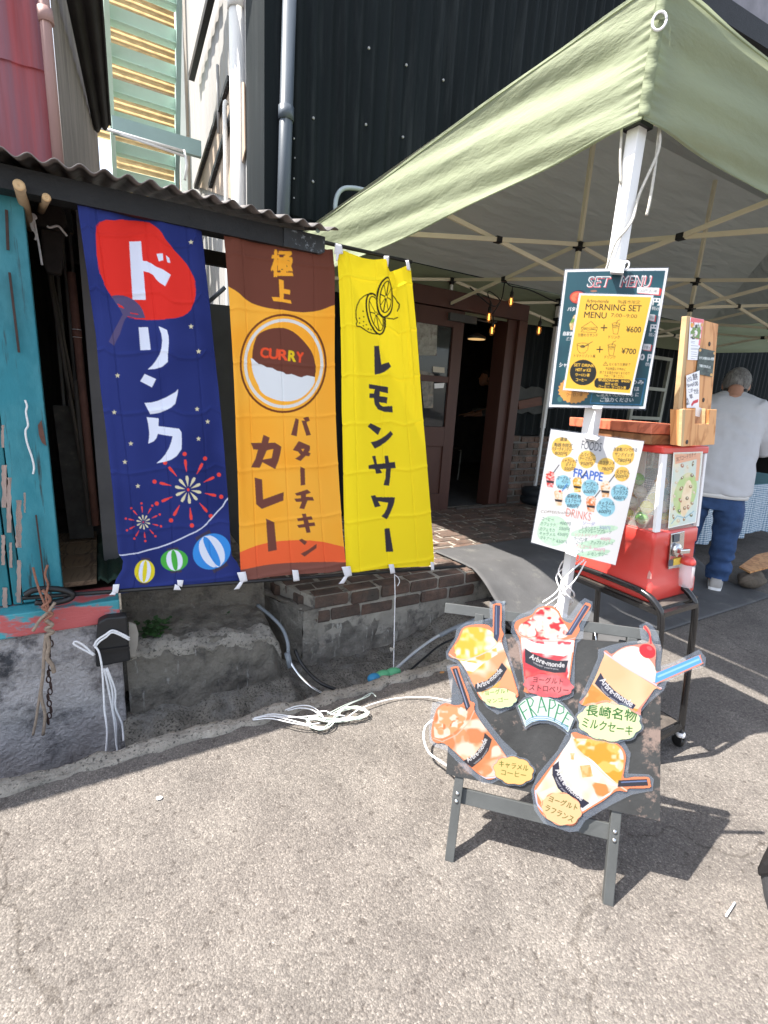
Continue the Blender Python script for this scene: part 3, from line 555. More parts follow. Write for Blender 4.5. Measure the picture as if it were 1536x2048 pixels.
b=MB(); b.tube([ay(190,252,5.6),ay(365,302,5.6)],.014); b.tube([ay(240,268,5.6),ay(368,312,5.6)],.012); b.tube([ay(368,300,5.6),ay(374,330,5.6),ay(370,360,5.6)],.012); b.build('alley_rail',M['whitepipe'],label='thin white rail running across the alley below the stairs',cat='rail')
SCN=thing('fibreglass_screen','golden translucent fibreglass screen glowing behind the green stairs','screen',(.7,8,3))
def scr(u,v,x0,x1,z0,z1): 
    x=x0+(x1-x0)*u; z=z0+(z1-z0)*v; return (x,8.0+.012*math.cos(z*2*math.pi/.075),z)
zb=ay(228,283,8)[2]; xl=ay(229,283,8)[0]
b=MB(); b.sheet(lambda u,v:scr(u,v,.12,1.34,zb,6.6),4,340); b.sheet(lambda u,v:scr(u,v,xl,1.34,2.6,zb-.002),4,130); b.build('corrugated_sheet',M['fibre'],SCN)
b=MB()
for z in(3.35,4.95): b.box(.12 if z>zb else xl,1.34,7.95,7.97,z,z+.025)
for x in(.125,1.22): b.box(x,x+.05,7.9,7.93,zb if x<.2 else 2.6,6.6)
b.build('screen_frame',M['bamboo'],SCN)
b=MB(); b.box(1.12,1.20,7.6,7.7,2.5,6.6); b.build('screen_post',M['whitepipe'],SCN)
b=MB(); b.box(-.1,-.02,6,8.6,0,3.4); b.build('alley_wall',M['greyboard'],label='grey board wall closing the left side of the alley',cat='wall')
b=MB(); b.box(1.0,1.32,8.3,8.4,0,6.6); b.build('alley_post',M['siding'],label='white panel at the end of the alley beyond the screen',cat='panel')

b=MB(); zt_=ay(430,600,3.3)[2]; b.prism([(.09,3.3,0),(1.22,3.3,0),(1.22,3.3,zt_+.12),(.75,3.3,zt_-.02),(.09,3.3,zt_-.05)],(0,.03,0)); b.build('grey_screen',mat('dark_grey_plastic',(.045,.05,.053),rough=.5,var=.3,vs=4),label='dark grey plastic sheet closing the alley behind the banners',cat='sheet')
b=MB(); b.tube([ay(410,610,3.2),ay(450,575,3.2)],.012,8); b.build('pole',M['bluepipe'],label='short slate pole slanting over the dark grey plastic sheet',cat='pole')
# ---------------------------------------------------------------- tent
TX0,TX1,TX2,TY0,TY1=1.527,4.527,7.527,1.169,4.12; ZTOP=2.465; ZB=2.243
TN=thing('canopy_tent','sage green canopy tent on white legs with cream folding truss','tent',(TX0,TY0,0))
def leg(x,y,z0,pw=.042):
    b=MB(); b.box(x-pw/2,x+pw/2,y-pw/2,y+pw/2,z0+.9,ZTOP+.02); b.box(x-pw/2+.005,x+pw/2-.005,y-pw/2+.005,y+pw/2-.005,z0+.01,z0+.9)
    o=b.build('leg',M['steelwhite'],TN,bevel=.002)
    b=MB(); b.box(x-.05,x+.05,y-.05,y+.05,z0+.001,z0+.01); b.build('foot_plate',M['steelwhite'],o)
    b=MB(); b.box(x-.032,x+.032,y-.032,y+.032,ZB-.04,ZB+.05); b.build('slider',M['black'],o)
    b=MB(); b.box(x-.03,x+.03,y-.03,y+.03,ZTOP-.05,ZTOP+.03); b.build('top_bracket',M['black'],o)
for x in(TX0,TX1,TX2):
    for y in(TY0,TY1): leg(x,y,zt(y) if y>3 else 0)
def scissor(p,q):
    p=np.array(p);q=np.array(q); d=(q-p)/np.linalg.norm(q-p); n=np.array([-d[1],d[0],0])*.008
    T=np.array([0,0,ZTOP-.01]);Bm=np.array([0,0,ZB])
    b=MB(); b.bar(p+T+d*.03+n,q+Bm-d*.03+n,.014,.026); b.build('truss_bar',M['truss'],TN)
    b=MB(); b.bar(p+Bm+d*.03-n,q+T-d*.03-n,.014,.026); b.build('truss_bar',M['truss'],TN)
    c=(p+q)/2+np.array([0,0,(ZTOP+ZB)/2-.005]); b=MB(); b.obox(c,d*.022,n/.008*.018,(0,0,.018)); b.build('pivot',M['black'],TN)
def node(p,vert=True):
    for z in(ZTOP-.01,ZB):
        c=np.array([*p[:2],z]); b=MB(); b.obox(c,(.03,0,0),(0,.03,0),(0,0,.018)); b.obox(c-np.array([0,0,.02]),(.016,0,0),(0,.016,0),(0,0,.02)); b.build('joint',M['black'],TN)
xm=[TX0+1.5,TX1+1.5]; ym=(TY0+TY1)/2
for y in(TY0,TY1):
    for x in(TX0,TX0+1.5,TX1,TX1+1.5): scissor((x,y,0),(x+1.5,y,0))
    for x in xm: node((x,y))
for x in(TX0,TX2):
    scissor((x,TY0,0),(x,ym,0)); scissor((x,ym,0),(x,TY1,0)); node((x,ym))
for x in(TX0,TX0+1.5,TX1,TX1+1.5): scissor((x,ym,0),(x+1.5,ym,0))
for x in(TX0+1.5,TX1,TX1+1.5):
    scissor((x,TY0,0),(x,ym,0)); scissor((x,ym,0),(x,TY1,0)); node((x,ym))
    b=MB(); b.bar((x,ym,ZB-.14),(x,ym,3.22),.026,.026); b.build('ridge_post',M['truss'],TN)
for x,y in((xm[0],TY1),(xm[1],TY1),(xm[0],TY0)):
    b=MB(); b.bar((x,y,ZB),(x,y,ZTOP),.022,.022); b.build('node_post',M['steelwhite'],TN)
e=.055; ZV=2.55; RZ=3.26
def roof(b):
    A=[(TX0-e,TY0-e,ZV),(TX2+e,TY0-e,ZV),(TX2+e,TY1+.036,ZV),(TX0-e,TY1+.036,ZV)]; r0=(TX0+1.5,ym,RZ); r1=(TX1+1.5,ym,RZ)
    def quad(a,c,d,f,n=26,m=14):
        a,c,d,f=[np.array(q) for q in(a,c,d,f)]
        def fn(u,v):
            p=a+(c-a)*u; q=f+(d-f)*u; r=p+(q-p)*v; s=math.sin(math.pi*u)*math.sin(math.pi*v); return (r[0],r[1],r[2]-.05*s+.012*fb(r[0],r[1],0,1.6)*math.sin(math.pi*v)+.008*fb(r[0]*3+r[1],r[1]-r[0],2,2.2)*math.sin(math.pi*v))
        b.sheet(fn,n,m)
    quad(A[0],A[1],r1,r0,50); quad(A[1],A[2],r1,r1); quad(A[2],A[3],r0,r1,50); quad(A[3],A[0],r0,r0)
b=MB(); roof(b); b.build('roof_panel',M['tentroof'],TN)
def val(u,v,P,Q,nrm):
    P=np.array(P);Q=np.array(Q);L=np.linalg.norm(Q-P); s=u*L; p=P+(Q-P)*u
    zb=2.195; zt=ZV
    sag=.03*math.sin(math.pi*min(s/3,1)) if s<3 else .03*math.sin(math.pi*(s-3)/3)
    z=zt+(zb-zt)*v-sag*(.35+.65*v)
    # folds fanning out of the tied corner at u=0, long and shallow
    h=(zt-z)+.10*s*(1 if nrm[0] else .8)             # lines of equal h slope away from the corner
    env=min(s*5,1)*(.35+.65*math.exp(-s*.55))
    d=env*(.012*math.sin(h*24+1.3*nz(s*.6,h*3,0,1.)+.8)+.008*math.sin(h*52+2.2+2*nz(s*.5,h*4,3,1.))+.012*nz(s*.35,h*7,5,1.))
    d+=.006*fb(s*.5,v*2.5,1,1.5)+.009*math.sin(s*1.7+v*1.5)*min(s,1)
    if s<.10: d+=.0035*math.sin(v*75+nz(v,0,0,6)*3)*(1-s/.10)
    q=p+np.array(nrm)*d; return (q[0],q[1],z)
b=MB(); b.sheet(lambda u,v:val(u,v,(TX0-e,TY0-e,0),(TX0-e,TY1+.036,0),(-1,0,0)),260,70); b.build('valance',M['tentgreen'],TN)
b=MB(); b.sheet(lambda u,v:val(u,v,(TX0-e,TY0-e,0),(TX2+e,TY0-e,0),(0,-1,0)),360,60); b.build('valance',M['tentgreen'],TN)
b=MB(); b.sheet(lambda u,v:val(u,v,(TX0-e,TY1+.036,0),(TX2+e,TY1+.036,0),(0,-.6,0)),120,12); b.build('valance',M['tentgreen'],TN)
b=MB(); b.sheet(lambda u,v:val(u,v,(TX2+e,TY0-e,0),(TX2+e,TY1+.036,0),(1,0,0)),60,12); b.build('valance',M['tentgreen'],TN)
for nm_,P_,Q_,nr_,K_ in(('l',(TX0-e,TY0-e,0),(TX0-e,TY1+.036,0),(-1,0,0),220),('f',(TX0-e,TY0-e,0),(TX2+e,TY0-e,0),(0,-1,0),300)):
    for v0,hw in((.985,.012),(.03,.006)):
        b=MB(); b.sheet(lambda u,v:tuple(np.array(val(u,v0+(v-.5)*hw*2,P_,Q_,nr_))+np.array(nr_)*(.0035 if .02<v<.98 else .0005)),K_,5); b.build('hem',M['tentgreen'],TN)
b=MB(); c=np.array([TX0-e-.004,TY0-e-.004,0]); dd=np.array([-1,-1,0])/1.414; tt=np.array([1,-1,0])/1.414
b.sheet(lambda u,v:tuple(c+dd*(.004+.003*math.sin(v*40))+tt*(.016*(u-.5)*2)+np.array([0,0,ZV+.0-(ZV-2.2)*v])),2,40); b.build('corner_seam',M['tentgreen'],TN,solid=.003)
b=MB(); b.sheet(lambda u,v:tuple(c+dd*(.012+.006*v)+tt*(.014*(u-.5)*2)+np.array([0,0,2.56-.13*v])),2,8); b.build('corner_strap',M['tentgreen'],TN,solid=.003)
b=MB(); pts=[c+dd*.02+tt*.018*math.cos(t)+np.array([0,0,2.425+.022*math.sin(t)]) for t in np.linspace(0,2*math.pi,17)]; b.tube(pts,.0035,8); b.build('ring',M['whiteplastic'],TN)
# tent cord twisted round the near leg
def around(z,a,r=.030): return (TX0+r*math.cos(a),TY0+r*math.sin(a),z)
t_=thing('twisted_cord','pale twisted cord hanging from the canopy and wound round its front leg','cord',(TX0,TY0,1.9))
b=MB(); b.tube(cr([(TX0+.045,TY0-.045,2.21),(TX0+.05,TY0-.05,2.14),around(2.02,-.9,.036),around(1.95,-1.4,.033),around(1.91,-2.1,.034),around(1.87,-2.9,.034),around(1.80,-3.4,.034),around(1.76,-4.2,.034)],8),.0045,8); b.build('strand',M['oldrope'] if False else mat('pale_cord',(.5,.48,.43),rough=.9,var=.2,vs=90,bump=.8,bs=260,bdist=.003),t_)
b=MB(); b.tube(cr([(TX0+.05,TY0-.04,2.21),(TX0+.055,TY0-.045,2.1),(TX0+.05,TY0-.05,2.0),(TX0+.048,TY0-.048,1.96)],6),.0045,8); b.tube(cr([(TX0-.035,TY0+.03,2.21),(TX0-.033,TY0+.02,2.12),(TX0-.025,TY0+.01,2.05)],6),.004,8); b.build('loose_end',bpy.data.materials['pale_cord'],t_)
b=MB(); pts=[]
rg=random.Random(4)
w_=thing('leg_rope','white rope wound untidily round the lower front tent leg','rope',(TX0,TY0,.45))
for s in range(2):
    pts=[around(.80-.03*s-.42*k/26,-1.2+k*.55+s*2.1,.032+rg.uniform(0,.008)) for k in range(27)]
    b=MB(); b.tube(cr(pts,4),.0030,6); b.build('strand',M['rope'],w_)
for px in (((1170,1118),(1135,1150),(1112,1185),(1085,1205)),((1172,1122),(1150,1160),(1120,1190),(1090,1212))):
    b=MB(); b.tube(cr([onp(*p,(TX0,TY0-.06,0),(.5,.86,0)) for p in px],6),.0030,6); b.build('strand',M['rope'],w_)
b=MB(); b.lathe([(0,0),(.20,0),(.235,.03),(.235,.08),(.215,.10),(.235,.12),(.235,.17),(.2,.2),(0,.2)],(TX1,TY1-.10,zt(4)+.005),26); b.build('tent_weight',mat('dark_blue_rubber',(.018,.023,.03),rough=.6,var=.3),label='round dark rubber weight holding down the far tent leg',cat='weight')
# string of light bulbs
LS=thing('light_string','black wire with filament bulbs strung along the back of the tent','string lights',(3.5,3.95,2.3))
ws=[(940,575),(985,612),(1003,598),(1010,565),(1022,572),(1060,580),(1108,602),(1140,608),(1200,640)]
b=MB(); b.tube(cr([ay(*p,3.98) for p in ws],6),.006,6); b.tube(cr([ay(*p,3.98) for p in((985,612),(976,590),(980,583),(1000,600),(996,612),(985,628))],6),.005,6); b.build('wire',M['black'],LS)
M['filament']=mat('filament',(1,.5,.1),emit=(1,.42,.08,1.8))
M['bulbglass']=glassm('amber_bulb_glass',(255,200,120),.22,.05)
for (x,y),(hx,hy) in(((1022,603),(1022,585)),((978,634),(983,618)),((984,661),(984,645)),((1078,661),(1078,640)),((990,652),(990,640)),((1000,664),(1000,652))):
    big=x not in(990,1000); k=1 if big else .55; Y=3.97 if big else 5.2
    p=ay(x,y,Y); bl=thing('light_bulb',{1022:'lit filament bulb hanging highest, from the middle truss',978:'filament bulb hanging over the left half of the dark doorway',984:'lowest clear filament bulb in front of the doorway',1078:'orange glowing bulb hanging beside the far tent leg',990:'tiny orange bulb glowing inside the doorway, upper of two',1000:'tiny orange bulb glowing inside the doorway, lower of two'}[x],'bulb',tuple(p),'filament bulbs')
    b=MB(); b.lathe([(0,-.05*k),(.012*k,-.046*k),(.024*k,-.02*k),(.026*k,0),(.02*k,.025*k),(.013*k,.045*k)],p,16); b.build('glass',M['bulbglass'],bl)
    b=MB(); b.tube([p+(-.005,0,-.03*k),p+(-.005,0,.03*k)],.0022*k+.0006,6); b.tube([p+(.005,0,-.03*k),p+(.005,0,.03*k)],.0022*k+.0006,6); b.build('filament',M['filament'],bl)
    b=MB(); b.lathe([(.013*k,.04*k),(.018*k,.045*k),(.018*k,.085*k),(.008*k,.10*k),(.004,.14*k),(0,.14*k)],p,14); b.build('socket',M['black'],bl)
# ---------------------------------------------------------------- painter for printed sheets
TC={}
def glyphs(s,bold=0.):
    k=(s,bold)
    if k not in TC:
        c=bpy.data.curves.new('t','FONT'); c.body=s; c.offset=bold; c.resolution_u=3
        o=bpy.data.objects.new('t',c); COL.objects.link(o); bpy.context.view_layer.update()
        me=o.evaluated_get(bpy.context.evaluated_depsgraph_get()).to_mesh(); me.calc_loop_triangles()
        V=np.array([v.co[:2] for v in me.vertices]).reshape(-1,2); T=np.array([t.vertices[:] for t in me.loop_triangles]).reshape(-1,3)
        TC[k]=V[T] if len(T) else np.zeros((0,3,2)); bpy.data.objects.remove(o); bpy.data.curves.remove(c)
    return TC[k]
def vnoise(h,w,sc,seed,oct=2):
    r=np.random.default_rng(seed); out=np.zeros((h,w)); am=1; tot=0
    for o in range(oct):
        gh,gw=max(2,int(h/sc)+2),max(2,int(w/sc)+2); g=r.random((gh,gw))
        yy=np.linspace(0,gh-1.001,h);xx=np.linspace(0,gw-1.001,w); y0=yy.astype(int);x0=xx.astype(int); fy=(yy-y0)[:,None];fx=(xx-x0)[None]
        fy=fy*fy*(3-2*fy);fx=fx*fx*(3-2*fx)
        out+=am*((g[y0][:,x0]*(1-fx)+g[y0][:,x0+1]*fx)*(1-fy)+(g[y0+1][:,x0]*(1-fx)+g[y0+1][:,x0+1]*fx)*fy); tot+=am; am*=.55; sc=max(sc/2,1.5)
    return out/tot
class Canvas:
    # colours laid out over a flat sheet, addressed in photo pixels of that sheet (k samples per pixel)
    def __init__(s,x0,y0,x1,y1,bg,k=3): s.x0,s.y0,s.k=x0,y0,k; s.h=int((y1-y0)*k);s.w=int((x1-x0)*k); s.a=np.ones((s.h,s.w,3))*lin(bg); s.o=(0,0,1.)
    def frame(s,ox,oy,sc): s.o=(ox,oy,sc); return s
    def _t(s,P):
        P=np.asarray(P,float); ox,oy,sc=s.o; P=np.stack([ox+P[...,0]/sc,oy+P[...,1]/sc],-1); return np.stack([(P[...,0]-s.x0)*s.k,(P[...,1]-s.y0)*s.k],-1)
    def mask(s,P):
        P=s._t(P); x0,y0=np.maximum(np.floor(P.min(0)).astype(int),0); x1,y1=np.minimum(np.ceil(P.max(0)).astype(int)+1,[s.w,s.h])
        if x1<=x0 or y1<=y0: return None
        X,Y=np.meshgrid(np.arange(x0,x1)+.5,np.arange(y0,y1)+.5); m=np.zeros(X.shape,bool); n=len(P)
        for i in range(n):
            a,b=P[i],P[(i+1)%n]
            if a[1]==b[1]: continue
            c=((a[1]>Y)!=(b[1]>Y))&(X<(b[0]-a[0])*(Y-a[1])/(b[1]-a[1])+a[0]); m^=c
        return m,x0,y0,x1,y1
    def poly(s,P,c,op=1.):
        r=s.mask(P)
        if r is None: return s
        m,x0,y0,x1,y1=r; v=s.a[y0:y1,x0:x1]; v[m]=v[m]*(1-op)+lin(c)*op; return s
    def mottle(s,P,cols,sc=12,seed=1,cut=None,op=1.):      # soft blobs of the other colours over the first one
        r=s.mask(P)
        if r is None: return s
        m,x0,y0,x1,y1=r; col=np.ones((y1-y0,x1-x0,3))*lin(cols[0]); q=.06 if cut else .14
        for i,c in enumerate(cols[1:]):
            n=vnoise(y1-y0,x1-x0,sc*1.5*s.k/s.o[2],seed*17+i); th=np.quantile(n,.46+.02*i); f=np.clip((n-th+q)/(2*q),0,1)[...,None]; col=col*(1-f)+lin(c)*f
        v=s.a[y0:y1,x0:x1]; v[m]=v[m]*(1-op)+col[m]*op; return s
    def line(s,P,w,c,closed=False):
        P=[np.asarray(p,float) for p in P]
        if closed: P=P+[P[0]]
        for a,b in zip(P[:-1],P[1:]):
            d=b-a; L=np.hypot(*d)
            if L<1e-6: continue
            n=np.array([-d[1],d[0]])/L*w/2; s.poly([a+n,b+n,b-n,a-n],c)
        for p in P: s.ell(p,w/2,w/2,c,n=8)
        return s
    def ell(s,c,rx,ry,col,rot=0,n=40,op=1.): return s.poly(s.ellp(c,rx,ry,rot,n),col,op)
    @staticmethod
    def ellp(c,rx,ry,rot=0,n=40,wob=0,seed=0):
        t=np.linspace(0,2*np.pi,n,endpoint=False); x=rx*np.cos(t)*(1+wob*np.sin(3*t+seed));y=ry*np.sin(t)*(1+wob*np.sin(2*t+seed*2)); co,si=math.cos(math.radians(rot)),math.sin(math.radians(rot))
        return np.stack([c[0]+co*x-si*y,c[1]+si*x+co*y],-1)
    def ring(s,c,rx,ry,w,col,rot=0): return s.line(s.ellp(c,rx,ry,rot,48),w,col,True)
    def text(s,t,p0,p1,h,col,bold=0.,up=None,hand=0):
        # t fills the box whose baseline runs p0 -> p1; h = cap height as vector or length
        T=glyphs(t,0.)
        if not len(T): return s
        p0=np.asarray(p0,float);p1=np.asarray(p1,float); d=p1-p0; L=np.hypot(*d)
        upv=np.asarray(up,float) if up is not None else np.array([d[1],-d[0]])/L*h
        lo=T.reshape(-1,2).min(0);hi=T.reshape(-1,2).max(0); Q=(T-lo)/np.maximum(hi-lo,1e-6)
        if hand: Q=Q+.02*np.sin(Q[...,::-1]*[9,23]+hand)*[.2,1]
        P=s._t(p0+Q[...,:1]*d+Q[...,1:]*upv); c=lin(col)
        if bold>0:
            hw=np.hypot(*upv)*s.k/s.o[2]*bold*1.1; P=np.concatenate([P+np.array(o)*hw for o in((0,0),(1,.6),(-1,.6),(.6,-1),(-.6,-1))])
        for a,b,e in P:
            x0=int(max(min(a[0],b[0],e[0]),0));x1=int(min(max(a[0],b[0],e[0])+1,s.w));y0=int(max(min(a[1],b[1],e[1]),0));y1=int(min(max(a[1],b[1],e[1])+1,s.h))
            if x1<=x0 or y1<=y0: continue
            X=np.arange(x0,x1)+.5;Y=(np.arange(y0,y1)+.5)[:,None]
            f1=(b[0]-a[0])*(Y-a[1])-(b[1]-a[1])*(X-a[0]);f2=(e[0]-b[0])*(Y-b[1])-(e[1]-b[1])*(X-b[0]);f3=(a[0]-e[0])*(Y-e[1])-(a[1]-e[1])*(X-e[0])
            m=((f1>=0)&(f2>=0)&(f3>=0))|((f1<=0)&(f2<=0)&(f3<=0)); s.a[y0:y1,x0:x1][m]=c
        return s
    def sample(s,P):
        k=s.k; A=s.a; w=int(k); 
        if not hasattr(s,'bl'):
            B=np.zeros_like(A); n=0
            for dy in range(-(w//2),w//2+1):
                for dx in range(-(w//2),w//2+1): B+=np.roll(np.roll(A,dy,0),dx,1); n+=1
            s.bl=B/n
        x=np.clip(((P[...,0]-s.x0)*k).astype(int),0,s.w-1); y=np.clip(((P[...,1]-s.y0)*k).astype(int),0,s.h-1); return s.bl[y,x]
def colour_mesh(name,V,Fc,C,m,parent=None,smooth=True,**k):
    o0=np.array([(V[:,0].min()+V[:,0].max())/2,(V[:,1].min()+V[:,1].max())/2,V[:,2].min()])
    me=bpy.data.meshes.new(name); nf=len(Fc); me.vertices.add(len(V)); me.vertices.foreach_set('co',(V-o0).astype(np.float32).ravel())
    me.loops.add(nf*4); me.polygons.add(nf); me.loops.foreach_set('vertex_index',Fc.astype(np.int32).ravel()); me.polygons.foreach_set('loop_start',np.arange(0,nf*4,4,dtype=np.int32))
    me.polygons.foreach_set('use_smooth',np.full(nf,smooth)); me.update(calc_edges=True)
    at=me.color_attributes.new('Col','FLOAT_COLOR','POINT'); at.data.foreach_set('color',np.concatenate([C,np.ones((len(C),1))],1).astype(np.float32).ravel())
    me.materials.append(m); o=bpy.data.objects.new(name,me); COL.objects.link(o)
    pl=Vector((0,0,0))
    if parent is not None: o.parent=parent; pl=WL[parent.name]
    o.location=Vector(o0)-pl; WL[o.name]=Vector(o0)
    return setp(o,k.get('label'),k.get('cat'),k.get('group'))
def gridf(nu,nv):
    i,j=np.meshgrid(np.arange(nu),np.arange(nv)); a=(j*(nu+1)+i).ravel(); return np.stack([a,a+nu+1,a+nu+2,a+1],1)
def interp(poly,t):     # point on a polyline by fraction of y-order parameter
    P=np.asarray(poly,float); s=np.concatenate([[0],np.cumsum(np.hypot(*np.diff(P,axis=0).T))]); s/=s[-1]; return np.stack([np.interp(t,s,P[:,0]),np.interp(t,s,P[:,1])],-1)
def printed(name,cv,tl,tr,br,bl,plane,parent=None,mt=None,disp=None,top=None,bot=None,lef=None,rig=None,dens=.9,inside=None,mul=1.,**k):
    # Coons patch of the sheet outline (photo pixels on the flat plane), coloured from the canvas
    top=top or [tl,tr];bot=bot or [bl,br];lef=lef or [tl,bl];rig=rig or [tr,br]
    nu=int(max(np.hypot(*np.subtract(tr,tl)),np.hypot(*np.subtract(br,bl)))*dens);nv=int(max(np.hypot(*np.subtract(bl,tl)),np.hypot(*np.subtract(br,tr)))*dens)
    u=np.linspace(0,1,nu+1);v=np.linspace(0,1,nv+1); Tp,Bt,Lf,Rt=interp(top,u),interp(bot,u),interp(lef,v),interp(rig,v)
    U=u[None,:,None];W=v[:,None,None]; a,b,c,d=[np.asarray(q,float) for q in(Tp[0],Tp[-1],Bt[0],Bt[-1])]
    P=(1-W)*Tp[None]+W*Bt[None]+(1-U)*Lf[:,None]+U*Rt[:,None]-((1-U)*(1-W)*a+U*(1-W)*b+(1-U)*W*c+U*W*d)
    p0,n=[np.asarray(q,float) for q in plane]; D=np.stack([P[...,0]-CX,-(P[...,1]-CY),np.full(P.shape[:2],-F)],-1)@R.T
    X=EYE+D*((n@(p0-EYE))/(D@n))[...,None]
    if disp is not None: X=X+disp(np.broadcast_to(u[None,:],P.shape[:2]),np.broadcast_to(v[:,None],P.shape[:2]))[...,None]*n/np.linalg.norm(n)
    C=cv.sample(P)*mul; Fc=gridf(nu,nv)
    if inside is not None:
        I=inside(P).ravel(); Fc=Fc[I[Fc].all(1)]
    return colour_mesh(name,X.reshape(-1,3),Fc,C.reshape(-1,3),mt or M['print'],parent,**k)
# ---------------------------------------------------------------- banners on their two rods
YB=2.15
def rod(px,y,r,label):
    A,Bq=ay(*px[0],y),ay(*px[1],y); b=MB(); b.tube([A,Bq],r,12); return b.build('banner_rod',M['black'],label=label,cat='rod',group='banner rods')
rod(((120,366),(823,524)),YB,.0085,'black upper rod carrying the three banners under the eave')
rod(((45,1196),(930,1132)),YB-.005,.0085,'black lower rod tied along the bottom of the three banners')
PL=((0,YB,0),(0,-1,0))
def folds(seed,amp,nf,lo=0.,gath=None):
    rg=np.random.default_rng(seed); ph=rg.uniform(0,6.28,6)
    def f(u,v):
        d=amp*(np.sin(u*nf*6.28+ph[0]+1.2*v)*(.35+.65*(1-v))+.5*np.sin(u*nf*13.1+ph[1]+2*v)*(1-v)**1.5+.35*np.sin(v*7+u*3+ph[2]))
        d=d+.0032*(np.exp(-((v*6.5+.15*u)%1-.5)**2*900)-np.exp(-((u*3.1)%1-.5)**2*2500))     # creases from folding
        d=d+.010*np.exp(-((u-.02)/.05)**2)*np.sin(v*5+ph[3])
        if gath is not None: d=d+gath(u,v)
        return d
    return f
def fr(ox,oy,sc): return lambda x,y:(ox+x/sc,oy+y/sc)
# --- blue drink banner
BL1=(140,380,4.655);BL2=(180,760,4.552)
cv=Canvas(140,370,500,1205,(50,54,138))
NAVY=(41,52,112)
cv.mottle([(140,370),(500,370),(500,1205),(140,1205)],[(36,46,104),(41,52,114),(46,57,121)],70,5)
cv.frame(*BL1)
fan=[(245,345),(285,300),(340,280),(430,285),(500,275),(600,276),(690,285),(745,303),(790,340),(830,380),(850,405),(880,460),(920,510),(960,560),(1000,600),(1045,650),(1080,690),(1115,745),(1140,800),(1163,860),(1170,920),(1168,980),(1155,1040),(1120,1120),(1090,1150),(1050,1175),(980,1195),(880,1203),(700,1205),(600,1200),(540,1188),(490,1140),(440,1070),(400,1010),(350,930),(320,870),(285,790),(265,690),(248,600),(243,500),(240,420)]
red=(226,52,44)
cv.poly(fan,red)
for i in range(26):
    j=[0,1,2,3,18,19,20,24,25,26,27,28,29,33,34,35,36,37,38][i%19]; p=np.array(fan[j]);q=np.array(fan[(j+1)%len(fan)]); o=RNG.uniform(-12,5); cv.line([p+o*.4,(p+q)/2+o*.8,q+o*.4],RNG.uniform(3,6),red if i%3 else NAVY)
cv.poly([(385,990),(430,982),(490,984),(540,997),(600,1025),(650,1070),(680,1120),(703,1190),(620,1192),(560,1180),(540,1175),(515,1200),(500,1230),(480,1290),(465,1340),(440,1385),(410,1450),(360,1415),(385,1360),(420,1290),(455,1225),(490,1160),(465,1110),(430,1060)],(92,82,120))
for p in((565,1145,590,1150),(600,1150,632,1155),(445,1065,490,1090),(455,1085,500,1100)): cv.line([p[:2],p[2:]],9,red)
W_=(226,232,250)
cv.poly([(552,475),(663,470),(707,1020),(583,1020)],W_)
cv.poly([(676,655),(715,658),(755,680),(800,715),(860,745),(935,795),(882,900),(830,862),(800,830),(775,790),(740,765),(680,750)],W_)
cv.poly([(805,598),(860,597),(865,660),(825,668)],W_); cv.poly([(888,615),(920,640),(930,685),(903,680)],W_)
cv.poly([(640,1277),(728,1275),(753,1487),(657,1490)],W_)
cv.poly([(825,1270),(860,1283),(900,1305),(915,1360),(918,1420),(910,1520),(910,1600),(860,1645),(800,1665),(725,1670),(765,1635),(800,1590),(835,1530),(852,1470),(858,1400),(850,1340)],W_)
cv.poly([(697,1712),(803,1760),(765,1838),(655,1780)],W_)
ST=(222,214,178)
def star(c,r):
    cv.poly([(c[0]+(r if i%2==0 else r*.42)*math.sin(i*math.pi/5),c[1]-(r if i%2==0 else r*.42)*math.cos(i*math.pi/5)) for i in range(10)],ST)
for c in((1122,492),(1125,1272),(1197,1503),(442,1727)): star(c,26)
cv.frame(*BL2)
for c in((220,293),(372,580),(318,747),(437,968),(975,265),(1073,380),(988,535)): star(c,24)
RO=(236,74,66)
def burst(c,s):
    for i in range(10):
        a=math.radians(i*36+12); d=np.array([math.cos(a),math.sin(a)*1.05]); n=np.array([-d[1],d[0]]); c_=np.array(c)
        cv.poly([c_+d*25*s,c_+d*95*s+n*14*s,c_+d*118*s+n*10*s,c_+d*122*s,c_+d*118*s-n*10*s,c_+d*95*s-n*14*s],ST)
        cv.poly([c_+d*155*s+n*2*s,c_+d*235*s+n*13*s,c_+d*262*s+n*9*s,c_+d*262*s-n*9*s,c_+d*235*s-n*13*s,c_+d*155*s-n*2*s],RO); cv.ell(c_+d*310*s,19*s,19*s,RO)
    cv.ell(c,12*s,14*s,RO)
burst((893,997),1.);burst((487,1298),.53)
cv.line([(240,1588),(330,1588),(430,1580),(520,1555),(620,1530),(690,1504),(760,1475),(830,1440),(900,1405),(960,1380),(1010,1350),(1060,1308),(1110,1255),(1160,1200),(1210,1150),(1235,1105),(1275,1060)],11,(214,218,236))
cv.poly([(518,340),(627,350),(625,422),(720,432),(810,443),(832,475),(835,560),(832,630),(790,690),(750,720),(700,742),(607,762),(650,725),(690,675),(720,620),(740,565),(752,512),(690,505),(620,492),(605,535),(580,562),(532,582),(540,530),(542,480),(532,400)],W_)
cv.poly([(497,210),(560,206),(620,190),(690,160),(745,128),(775,110),(802,82),(795,130),(775,215),(740,248),(690,275),(640,298),(590,308),(550,312)],W_)
